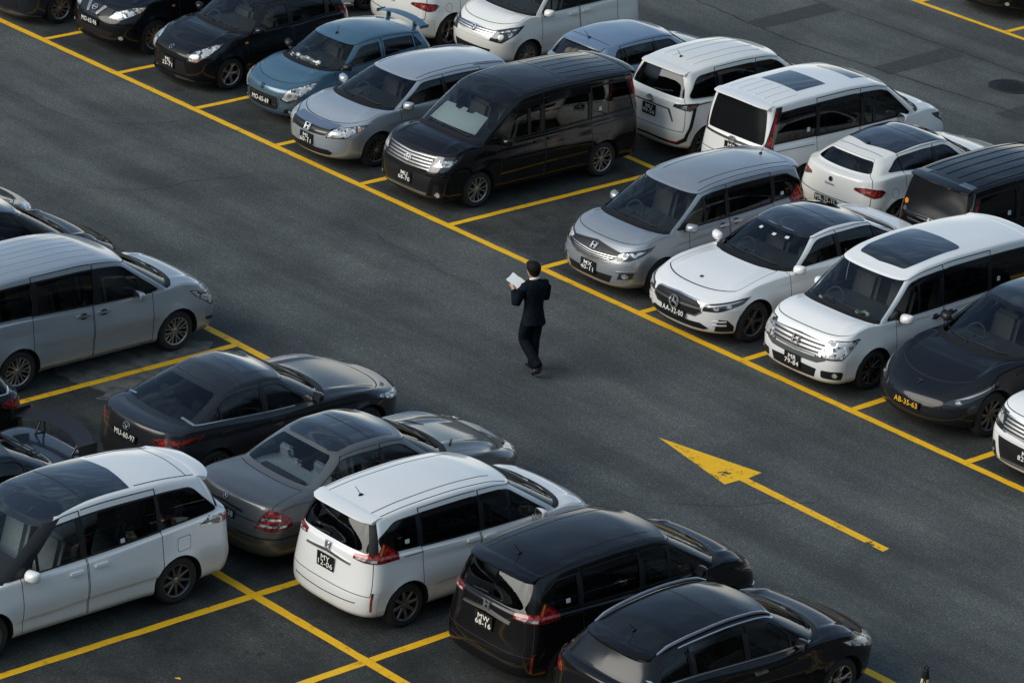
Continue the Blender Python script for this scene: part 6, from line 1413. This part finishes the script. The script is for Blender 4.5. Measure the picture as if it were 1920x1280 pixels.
crack([(-4, 12.4), (4.45, 12.53), (7.57, 12.29), (12.77, 12.84), (20, 12.7)], 0.045); crack([(-2, 14.6), (8.16, 14.67), (11.14, 14.71), (18, 14.7)], 0.04)
crack([(14.05, -9.0), (14.2, -8.75), (14.0, -8.4)], 0.02, z=0.006)
M_DPATCH = simple('dark_asphalt_patch', (0.030, 0.031, 0.032), 0.85, noise=0.3, nscale=8)
for x in (6.0, 9.3, 12.4): sheet('asphalt_strip', [(x, 12.45), (x+0.5, 12.42), (x+0.45, 14.6), (x-0.1, 14.6)], 0.002, M_DPATCH)
mh = MB(); mh.lathe([(0.0, 0.012), (0.30, 0.012), (0.31, 0.006), (0.34, 0.006), (0.345, 0.012), (0.42, 0.012), (0.43, 0.0)], 0, 40, axis='z')
for k in range(-4, 5): mh.box((k*0.06, 0, 0.014), (0.02, 2*math.sqrt(max(0.0, 0.28**2-(k*0.06)**2)), 0.005), 0)
o = mh.obj('manhole_cover', [simple('cast_iron', (0.018, 0.018, 0.018), 0.6, 0.5, noise=0.3)], loc=(11.5, 13.92, 0)); tag(o, 'dark round iron manhole cover in the asphalt of the far aisle', 'manhole cover')

CONE_XY = (27.94, -6.59); LEAF = (21.7, -13.4)

random.seed(5)
def wander(x0, y0, a, n, st, name, w):
    pts = [(x0, y0)]
    for k in range(n):
        a += random.uniform(-0.45, 0.45); x0 += st*math.cos(a); y0 += st*math.sin(a); pts.append((x0, y0))
    crack(pts, w, name)
for args in ((6.0, -4.2, 0.1, 9, 0.45), (11.0, -1.2, -0.2, 7, 0.4), (20.5, -5.0, 0.3, 8, 0.4), (2.0, -2.2, 0.0, 8, 0.5), (24.5, -1.6, 0.2, 6, 0.4), (17.5, -12.6, 1.2, 6, 0.35), (11.9, 2.6, 0.8, 6, 0.3)):
    wander(*args, 'asphalt_crack', 0.013)
# ------------------------------------------------------------------ the cars where they stand
DN, UP = -PI/2, PI/2            # nose to the near aisle (-Y) / nose to +Y
GF = 'cars facing the aisle in the front right-hand row'; GB = 'cars in the back right-hand row'; GL = 'cars in the left-hand row'; GC = 'cars backed up behind the left-hand row'
def nose(L, y): return y+L/2    # centre y of a car whose nose is at y, facing -Y
def back(L, y): return y+L/2    # centre y of a car whose tail is at y, facing +Y
noah = van_noah('minivan', (10.2, nose(4.7, 0.07)), DN, 'glossy black boxy minivan with chrome barred grille, beside the empty bay', BLACK, 'front', GF, 'MU\n68-70')
freed('compact_minivan', (14.80, nose(4.295, -0.03)), DN, 'grey silver compact minivan with dark V shaped grille, right of the empty bay', SGREY, 'front', GF, 'MX\n40-11', rim='red', body_handle=M_CHROME)
sedan_star('saloon_car', (16.92, nose(4.94, -0.2)), DN, 'white saloon with black glass roof and round star badge in its grille', WHITE, True, 'front', GF, 'AA-32-00')
stepwagon('minivan', (19.33, nose(4.735, -0.06)), DN, 'white minivan with four chrome grille bars and a large dark sunroof', WHITE, 'front', GF, 'MR\n79-84', sunroof=True)
crossover_ev('electric_car', (21.45, nose(4.75, 0.15)), DN, 'dark slate rounded car without grille, yellow letters on its number plate', SLATE, GF, 'AB-35-63')
van_noah('minivan', (23.9, nose(4.7, 0.0)), DN, 'white minivan cut by the right edge of the photo', WHITE, 'front', GF, 'ME\n82-00')
airwave('estate_car', (7.80, nose(4.35, -0.08)), DN, 'light silver estate car left of the black boxy minivan', SILVER, GF, 'ML\n60-11')
alto('small_hatchback', (5.70, nose(3.5, 0.60)), DN, 'mid blue small hatchback with round headlights and a raised rear wing', BLUE, GF, 'MO-65-69')
swift('hatchback', (3.28, nose(3.755, 0.41)), DN, 'black hatchback with upright bright headlights left of the blue hatchback', BLACK, 'front', GF, 'ML\n23-71')
qashqai('crossover_car', (0.92, nose(4.33, 0.39)), DN, 'black crossover with chrome V in the grille near the top left', BLACK, GF, 'MO-62-96')
swift('hatchback', (-1.4, nose(3.755, 0.05)), DN, 'dark blue car cut by the top left corner of the photo', NAVY, 'front', GF, None, rim='multis')
# back row
hatch('hatchback', (8.35, back(3.97, 5.35)), UP, 'pale blue hatchback seen from behind with a plush toy in the rear window', PBLUE, 'small', GB)
sienta('compact_minivan', (10.5, back(4.235, 5.35)), UP, 'white rounded minivan with black trimmed tail lamps and a two line plate', PEARL, GB, 'MU\n99-56')
van_noah('minivan', (12.88, back(4.7, 5.0)), UP, 'white boxy minivan with two sunroofs and tall narrow red tail lamps', WHITE, 'rear', GB, 'MY\n91-14', roofglass=True)
hatch('hatchback', (14.97, back(4.35, 5.2)), UP, 'white curvy hatchback with black glass roof and slim dark red tail lamps', PEARL, 'sport', GB, 'MR-25-35')
stepwagon('minivan', (17.45, back(4.735, 4.95)), UP, 'black boxy minivan seen from behind with roof ribs near the right edge', BLACK, 'rear', GB)
solio('compact_minivan', (5.26, nose(3.71, 5.87)), DN, 'white tall compact van facing us with a chrome barred grille', PEARL, GB)
hatch('hatchback', (3.40, back(4.35, 5.45)), UP, 'cream white sporty car with black wheels cut by the top edge', PEARL, 'sport', GB, '')
swift('hatchback', (0.9, nose(3.755, 5.6)), DN, 'white car mostly cut by the top edge, only its bumper and wheel showing', PEARL, 'front', GB, None, rim='dark')
# left-hand row
serena('minivan', (12.44, -6.1-4.685/2), UP, 'silver minivan with ribbed roof and multi spoke wheels on the left', SILVER, GL)
sedan_dark('saloon_car', (16.75, back(4.58, -10.6)), UP, 'dark grey saloon with a sunroof outline and chrome window line', DGREY, GL, 'MU-60-97')
sedan_star('saloon_car', (19.26, back(4.82, -10.86)), UP, 'warm grey saloon with clear rear glass and pale parcel shelf', GREY, False, 'rear', GL, 'ML-61-38')
freed('compact_minivan', (21.40, back(4.295, -10.87)), UP, 'white compact minivan seen from behind with red triangular tail lamps', WHITE, 'rear', GL, 'MY\n12-06')
freed('compact_minivan', (23.84, back(4.295, -10.32)), UP, 'black compact minivan seen from behind with a chrome bar over its plate', BLACK, 'rear', GL, 'MW\n68-16')
carens('estate_car', (26.1, back(4.52, -10.65)), UP, 'black car with silver roof rails at the bottom edge', BLACK, GL)
estima('minivan', (10.0, -6.1-2.4), UP, 'black minivan with bright headlamp behind the silver minivan', BLACK, GL)
hatch('hatchback', (7.9, -6.2-2.1), UP, 'dark car at the left edge, only the bonnet showing', NAVY, 'sport', GL, '')
estima('minivan', (19.16, -11.16-2.43), DN, 'white minivan with black front roof half at the lower left', WHITE, GC)
evo('saloon_car', (16.95, -11.6-2.25), DN, 'dark blue saloon with a tall black rear wing at the left', NAVY, GC)
carens('estate_car', (14.6, -11.1-2.26), DN, 'black car at the left edge with one red tail lamp showing', BLACK, GC)
# far row
qashqai('crossover_car', (8.02, nose(4.33, 16.74)), DN, 'black car cut by the top right corner of the photo', BLACK, None, None)

def plush(loc, r, mat, label, name='plush_toy', cat='plush toy', blobs=6, spread=0.12, rz=0.0):
    m = MB(); random.seed(int(loc[0]*100))
    for k in range(blobs):
        a = (k/(blobs-1)-0.5)*2 if blobs > 1 else 0; m.ball((a*spread, random.uniform(-0.03, 0.03), r*random.uniform(0.7, 1.1)), (r*random.uniform(.8, 1.1),)*3, 0, 12, 8)
    o = m.obj(name, [mat], None, loc=loc, rot=(0, 0, rz)); tag(o, label, cat)
plush((5.70, 0.60+0.98, 0.93), 0.055, M_PLUSH, 'fluffy white trim lying on the dashboard of the blue hatchback', 'fluffy_trim', 'dashboard trim', 9, 0.34)
plush((8.2, 5.35+0.42, 0.97), 0.11, simple('tan_plush', (0.50, 0.36, 0.22), 0.95), 'tan plush toy in the rear window of the pale blue hatchback', blobs=3, spread=0.18)
for i, (dx, cc) in enumerate(((-0.42, (0.6, 0.6, 0.55)), (0.30, (0.65, 0.62, 0.6)), (0.38, (0.2, 0.45, 0.25)), (0.46, (0.7, 0.68, 0.62)))):
    plush((19.33+dx, -0.06+0.98+0.03*i, 1.04), 0.035, simple('figure_%d' % i, cc, 0.6), ['round pale figure alone on the dashboard of the white sunroof minivan', 'cream figure in the dashboard row of the white sunroof minivan, towards its middle', 'green figure on the dashboard of the white sunroof minivan', 'cream figure nearest the windscreen pillar in the white sunroof minivan'][i], 'dashboard_figure', 'figure', 2, 0.015)

def sunshade(c, label):
    o = c.patch('sunshade', rounded([(0, 6.42*QL), (0.66, 6.42*QL), (0.64, 7.30*QL), (0, 7.34*QL)], [0, 0.03, 0.03, 0]), simple('pale_sunshade', (0.50, 0.54, 0.55), 0.45, 0.3), 'rtfix', -0.05) if False else c.patch('sunshade', [(-0.2, 6.42*QL), (0.66, 6.42*QL), (0.64, 7.28*QL), (0.30, 7.34*QL), (0.26, 7.22*QL), (0.10, 7.20*QL), (0.07, 7.36*QL), (-0.2, 7.36*QL)], simple('pale_sunshade', (0.50, 0.54, 0.55), 0.45, 0.3), 'ft', -0.05, one=True, skirt=0.006)
    o.parent = None; o.location = c.root.location; o.rotation_euler = c.root.rotation_euler; tag(o, label, 'sunshade')
sunshade(noah, 'pale silvery sunshade behind the windscreen of the black boxy minivan')
# ------------------------------------------------------------------ the man reading papers, and small things
M_SKIN = simple('skin', (0.42, 0.24, 0.15), 0.55); M_SUIT = simple('navy_suit_cloth', (0.0068, 0.0098, 0.0150), 0.9, noise=0.25, nscale=14, spec=0.04)
M_TROU = simple('dark_trouser_cloth', (0.0062, 0.0085, 0.0125), 0.9, noise=0.25, nscale=14, spec=0.04); M_HAIR = simple('black_hair', (0.004, 0.0035, 0.003), 0.75, spec=0.2)
M_SHOE = simple('black_leather', (0.005, 0.005, 0.005), 0.25, coat=0.3); M_SHIRT = simple('white_shirt', (0.75, 0.74, 0.70), 0.8); M_PAPER = simple('white_paper', (0.90, 0.90, 0.88), 0.8)
def skin_mesh(name, verts, edges, radii, mat, parent, root=0, sub=2):
    me = bpy.data.meshes.new(name); me.from_pydata(verts, edges, []); o = bpy.data.objects.new(name, me); COL.objects.link(o)
    o.modifiers.new('skin', 'SKIN'); s = o.modifiers.new('sub', 'SUBSURF'); s.levels = sub; s.render_levels = sub
    for k, v in enumerate(me.skin_vertices[0].data):
        r = radii[k]; v.radius = r if isinstance(r, tuple) else (r, r); v.use_root = (k == root); v.use_loose = False
    dg = bpy.context.evaluated_depsgraph_get(); ev = o.evaluated_get(dg)
    m2 = bpy.data.meshes.new_from_object(ev); m2.name = name; bpy.data.objects.remove(o)
    m2.materials.clear(); m2.materials.append(mat); m2.polygons.foreach_set('use_smooth', [True]*len(m2.polygons)); m2.update()
    return link_mesh(name, m2, parent)
def build_man(loc, ang):
    man = empty('person', (loc[0], loc[1], 0), ang); tag(man, 'man in a dark suit walking across the aisle reading white papers', 'person')
    J = {}; V = []; R = []; E = []
    def j(n, p, r, par=None):
        J[n] = len(V); V.append(p); R.append(r)
        if par: E.append((J[par], J[n]))
    j('pelvis', (0, 0, 0.92), (0.13, 0.10)); j('waist', (0.0, 0, 1.08), (0.11, 0.085), 'pelvis'); j('chest', (0.01, 0, 1.28), (0.12, 0.085), 'waist'); j('neck0', (0.03, 0, 1.43), 0.058, 'chest')
    j('neck', (0.045, 0, 1.48), 0.052, 'neck0'); j('skull0', (0.07, 0.005, 1.545), (0.070, 0.075), 'neck'); j('skull', (0.075, 0.01, 1.615), (0.078, 0.092), 'skull0'); j('crown', (0.065, 0.01, 1.675), (0.058, 0.07), 'skull')
    j('nose', (0.175, 0.02, 1.585), 0.014, 'skull0'); j('chin', (0.14, 0.015, 1.515), 0.028, 'skull0')
    for s, n in ((1, 'l'), (-1, 'r')):
        j('ear'+n, (0.07, 0.01+s*0.083, 1.59), 0.014, 'skull0')
        j('sh'+n, (0.012, s*0.175, 1.365), 0.052, 'chest')
        el = (0.06, 0.265, 1.12) if s > 0 else (0.06, -0.245, 1.13); wr = (0.28, 0.185, 1.235) if s > 0 else (0.28, -0.05, 1.245)
        j('el'+n, el, 0.040, 'sh'+n); j('wr'+n, wr, 0.029, 'el'+n)
        hd = (wr[0]+0.07, wr[1]-s*0.015, wr[2]+0.035); j('palm'+n, hd, (0.036, 0.020), 'wr'+n)
        for k in range(4):
            o = (k-1.5)*0.021; a = (hd[0]+0.045, hd[1]+o*0.3, hd[2]+0.02-o); b_ = (a[0]+0.030, a[1]-s*0.015, a[2]+0.008); c_ = (b_[0]+0.012-0.003*abs(k-1.5), b_[1]-s*0.024, b_[2]+0.002)
            j('f%d0' % k+n, a, 0.0095, 'palm'+n); j('f%d1' % k+n, b_, 0.0085, 'f%d0' % k+n); j('f%d2' % k+n, c_, 0.0075, 'f%d1' % k+n)
        t0 = (hd[0]+0.005, hd[1]-s*0.030, hd[2]+0.030); j('t0'+n, t0, 0.011, 'palm'+n); j('t1'+n, (t0[0]+0.028, t0[1]-s*0.012, t0[2]+0.016), 0.009, 't0'+n)
        hip = (0, s*0.085, 0.87); j('hip'+n, hip, 0.088, 'pelvis')
        kn = (0.085, s*0.095, 0.50) if s > 0 else (0.05, s*0.085, 0.49); an = (-0.33, 0.075, 0.20) if s > 0 else (0.02, -0.07, 0.085); to = (-0.24, 0.08, 0.05) if s > 0 else (0.17, -0.075, 0.03)
        j('kn'+n, kn, 0.058, 'hip'+n); j('an'+n, an, 0.034, 'kn'+n); j('toe'+n, to, 0.026, 'an'+n)
    skin_mesh('body', V, E, R, M_SKIN, man)
    P = lambda n: Vector(V[J[n]])
    def sub(names, radii, edges, name, mat, extra=(), level=2):
        vs = [tuple(P(n)) for n in names]+[e[0] for e in extra]; rs = list(radii)+[e[1] for e in extra]
        return skin_mesh(name, vs, edges, rs, mat, man, 0, level)
    # jacket: one lofted torso with a flared skirt, two sleeves
    jm = MB(); vs = []; K = 28
    secs = [(0.785, -0.03, 0.180, 0.146), (0.83, -0.024, 0.178, 0.144), (0.91, -0.012, 0.168, 0.134), (1.02, 0.0, 0.150, 0.116), (1.10, 0.004, 0.148, 0.114), (1.20, 0.008, 0.168, 0.124), (1.30, 0.010, 0.198, 0.134), (1.37, 0.010, 0.205, 0.124), (1.415, 0.016, 0.185, 0.105), (1.445, 0.024, 0.125, 0.085), (1.465, 0.032, 0.075, 0.070)]
    for z, cx, ry, rx in secs:
        for k in range(K):
            a = 2*PI*k/K; e = 0.85; sg = lambda v: math.copysign(abs(v)**e, v)
            wob = 1+0.012*math.sin(5*a+z*23)+0.008*math.sin(9*a-z*31)
            vs.append((cx+rx*wob*sg(math.cos(a)), ry*wob*sg(math.sin(a)), z+(0.012*math.sin(3*a) if z < 0.80 else 0)))
    n = len(secs); jm.add(vs, [(i*K+k, i*K+(k+1) % K, (i+1)*K+(k+1) % K, (i+1)*K+k) for i in range(n-1) for k in range(K)])
    jm.add([(-0.182, 0.004, 0.79), (-0.182, -0.004, 0.79), (-0.147, -0.004, 1.0), (-0.147, 0.004, 1.0)], [(0, 1, 2, 3)])
    for pts, rr in (([(0.012, 0.12, 1.372), (0.012, 0.185, 1.365), (0.022, 0.225, 1.31), (0.045, 0.255, 1.19), (0.062, 0.272, 1.12), (0.10, 0.264, 1.105), (0.18, 0.228, 1.17), (0.258, 0.196, 1.225)], [0.075, 0.078, 0.076, 0.068, 0.066, 0.064, 0.056, 0.046]),
                    ([(0.012, -0.12, 1.372), (0.012, -0.185, 1.365), (0.022, -0.22, 1.31), (0.045, -0.240, 1.19), (0.062, -0.252, 1.13), (0.10, -0.235, 1.115), (0.18, -0.14, 1.18), (0.258, -0.068, 1.234)], [0.075, 0.078, 0.076, 0.068, 0.066, 0.064, 0.056, 0.046])):
        jm.tube(pts, rr, n=16)
    jm.obj('suit_jacket', [M_SUIT], man, ang=60)
    tv = [(0, 0, 0.93), (0, 0.09, 0.85), (0.05, 0.095, 0.66), (0.085, 0.097, 0.50), (-0.13, 0.088, 0.345), (-0.315, 0.080, 0.215), (-0.345, 0.078, 0.185), (0, -0.09, 0.85), (0.03, -0.088, 0.66), (0.048, -0.085, 0.49), (0.035, -0.078, 0.28), (0.015, -0.072, 0.09), (0.014, -0.072, 0.055)]
    tr = [(0.12, 0.10), 0.106, 0.102, 0.090, 0.086, 0.084, 0.082, 0.106, 0.102, 0.090, 0.086, 0.084, 0.082]
    skin_mesh('trousers', tv, [(0, 1), (1, 2), (2, 3), (3, 4), (4, 5), (5, 6), (0, 7), (7, 8), (8, 9), (9, 10), (10, 11), (11, 12)], tr, M_TROU, man)
    for a, t, heel in (((-0.375, 0.078, 0.16), (-0.205, 0.082, 0.036), 0.055), ((-0.02, -0.072, 0.055), (0.20, -0.078, 0.038), 0.05)):
        A, T = Vector(a), Vector(t); mid = A.lerp(T, 0.5); skin_mesh('shoe', [a, tuple(mid), tuple(A.lerp(T, 0.85)), t], [(0, 1), (1, 2), (2, 3)], [(0.042, 0.045), (0.046, 0.042), (0.048, 0.034), (0.034, 0.026)], M_SHOE, man, 0, 2)
    for pts in ([(-0.30, 0.078, 0.245), (-0.34, 0.076, 0.19), (-0.345, 0.078, 0.15)], [(0.02, -0.071, 0.16), (0.018, -0.071, 0.09), (0.02, -0.072, 0.055)]):
        k_ = MB(); k_.tube(pts, [0.050, 0.050, 0.052], n=14); k_.obj('sock', [M_SHOE], man)
    h = MB(); h.ball((0.050, 0.01, 1.640), (0.122, 0.104, 0.106), 0, 28, 18)
    keep = [f for f in h.f if not (sum(h.v[i][2] for i in f)/len(f) < 1.625 and sum(h.v[i][0] for i in f)/len(f) > 0.075) and not (sum(h.v[i][2] for i in f)/len(f) < 1.553)]
    h.f = keep; h.m = [0]*len(keep)
    h.ball((0.022, 0.01, 1.575), (0.082, 0.084, 0.066), 0, 20, 10); h.ball((0.12, 0.015, 1.685), (0.065, 0.08, 0.045), 0, 14, 8)
    h.obj('hair', [M_HAIR], man)
    c = MB(); c.tube([(0.035+0.062*math.cos(2*PI*k/20), 0.064*math.sin(2*PI*k/20), 1.468-0.028*math.cos(2*PI*k/20)) for k in range(20)], 0.017, n=8, closed=True); c.obj('shirt_collar', [M_SHIRT], man)
    # papers in his hands
    p = MB(); Rm = (Matrix.Rotation(math.radians(28), 3, 'Z') @ Matrix.Rotation(math.radians(-30), 3, 'Y') @ Matrix.Rotation(math.radians(-22), 3, 'X'))
    for k in range(4):
        Rk = Rm @ Matrix.Rotation(0.05*k, 3, 'Z'); p.box(Vector((0.365, 0.085, 1.315))+Rk @ Vector((0, 0, 0.004*k)), (0.26, 0.185, 0.0015), 0, Rk)
    Rb = Rm; p.box(Vector((0.365, 0.085, 1.315))+Rb @ Vector((0, 0, -0.006)), (0.265, 0.19, 0.004), 1, Rb)
    o = p.obj('papers', [M_PAPER, M_SATIN], None, smooth=False); o.location = (loc[0], loc[1], 0); o.rotation_euler = (0, 0, ang); tag(o, 'white sheets of paper held by the man in the aisle', 'papers')
build_man((16.74, -3.02), math.radians(172))
# traffic cone with chevron sleeve at the bottom edge
def build_cone(x, y):
    root = empty('traffic_cone', (x, y, 0), 0.6); tag(root, 'black traffic cone with pale chevrons at the bottom edge', 'traffic cone')
    b = MB(); b.box((0, 0, 0.025), (0.40, 0.40, 0.05), 0, bev=0.012); b.obj('base', [M_PLAS], root)
    H = 0.76; prof = lambda z: 0.145-(0.145-0.036)*(z-0.05)/(H-0.05)
    n, m = 96, 60; cm = MB(); vs = []; fs = []; mi = []
    for i in range(m+1):
        z = 0.05+(H-0.05)*i/m; r = prof(z)
        for k in range(n): vs.append((r*math.cos(2*PI*k/n), r*math.sin(2*PI*k/n), z))
    for i in range(m):
        for k in range(n):
            z = 0.05+(H-0.05)*(i+0.5)/m; a = abs(((k+0.5)/n*4) % 1-0.5)*2; v = (z-0.26*(a))/0.13
            fs.append((i*n+k, i*n+(k+1) % n, (i+1)*n+(k+1) % n, (i+1)*n+k)); mi.append((1 if (int(math.floor(v)) % 2 == 0) else 0) if 0.12 < z < 0.665 else 0)
    cm.v, cm.f, cm.m = vs, fs, mi; cm.ball((0, 0, H), (0.037, 0.037, 0.03), 0, 20, 8)
    cm.tube([(0.026*math.cos(2*PI*k/16), 0, H+0.045+0.03*math.sin(2*PI*k/16)) for k in range(16)], 0.008, n=6, closed=True)
    cm.obj('cone_body', [M_PLAS, simple('pale_reflective_sleeve', (0.62, 0.50, 0.28), 0.45)], root)
build_cone(CONE_XY[0], CONE_XY[1])
def leaf(x, y, a, label):
    m = MB(); m.add([(0.05, 0, 0.012), (0.01, 0.028, 0.02), (-0.05, 0.0, 0.01), (-0.01, -0.03, 0.018), (0, 0, 0.006)], [(0, 1, 4), (1, 2, 4), (2, 3, 4), (3, 0, 4)])
    o = m.obj('fallen_leaf', [simple('yellow_leaf', (0.60, 0.33, 0.02), 0.6)], smooth=False, loc=(x, y, 0), rot=(0, 0, a)); tag(o, label, 'leaf')
leaf(LEAF[0], LEAF[1], 0.4, 'yellow fallen leaf on the dark asphalt of the empty bay')
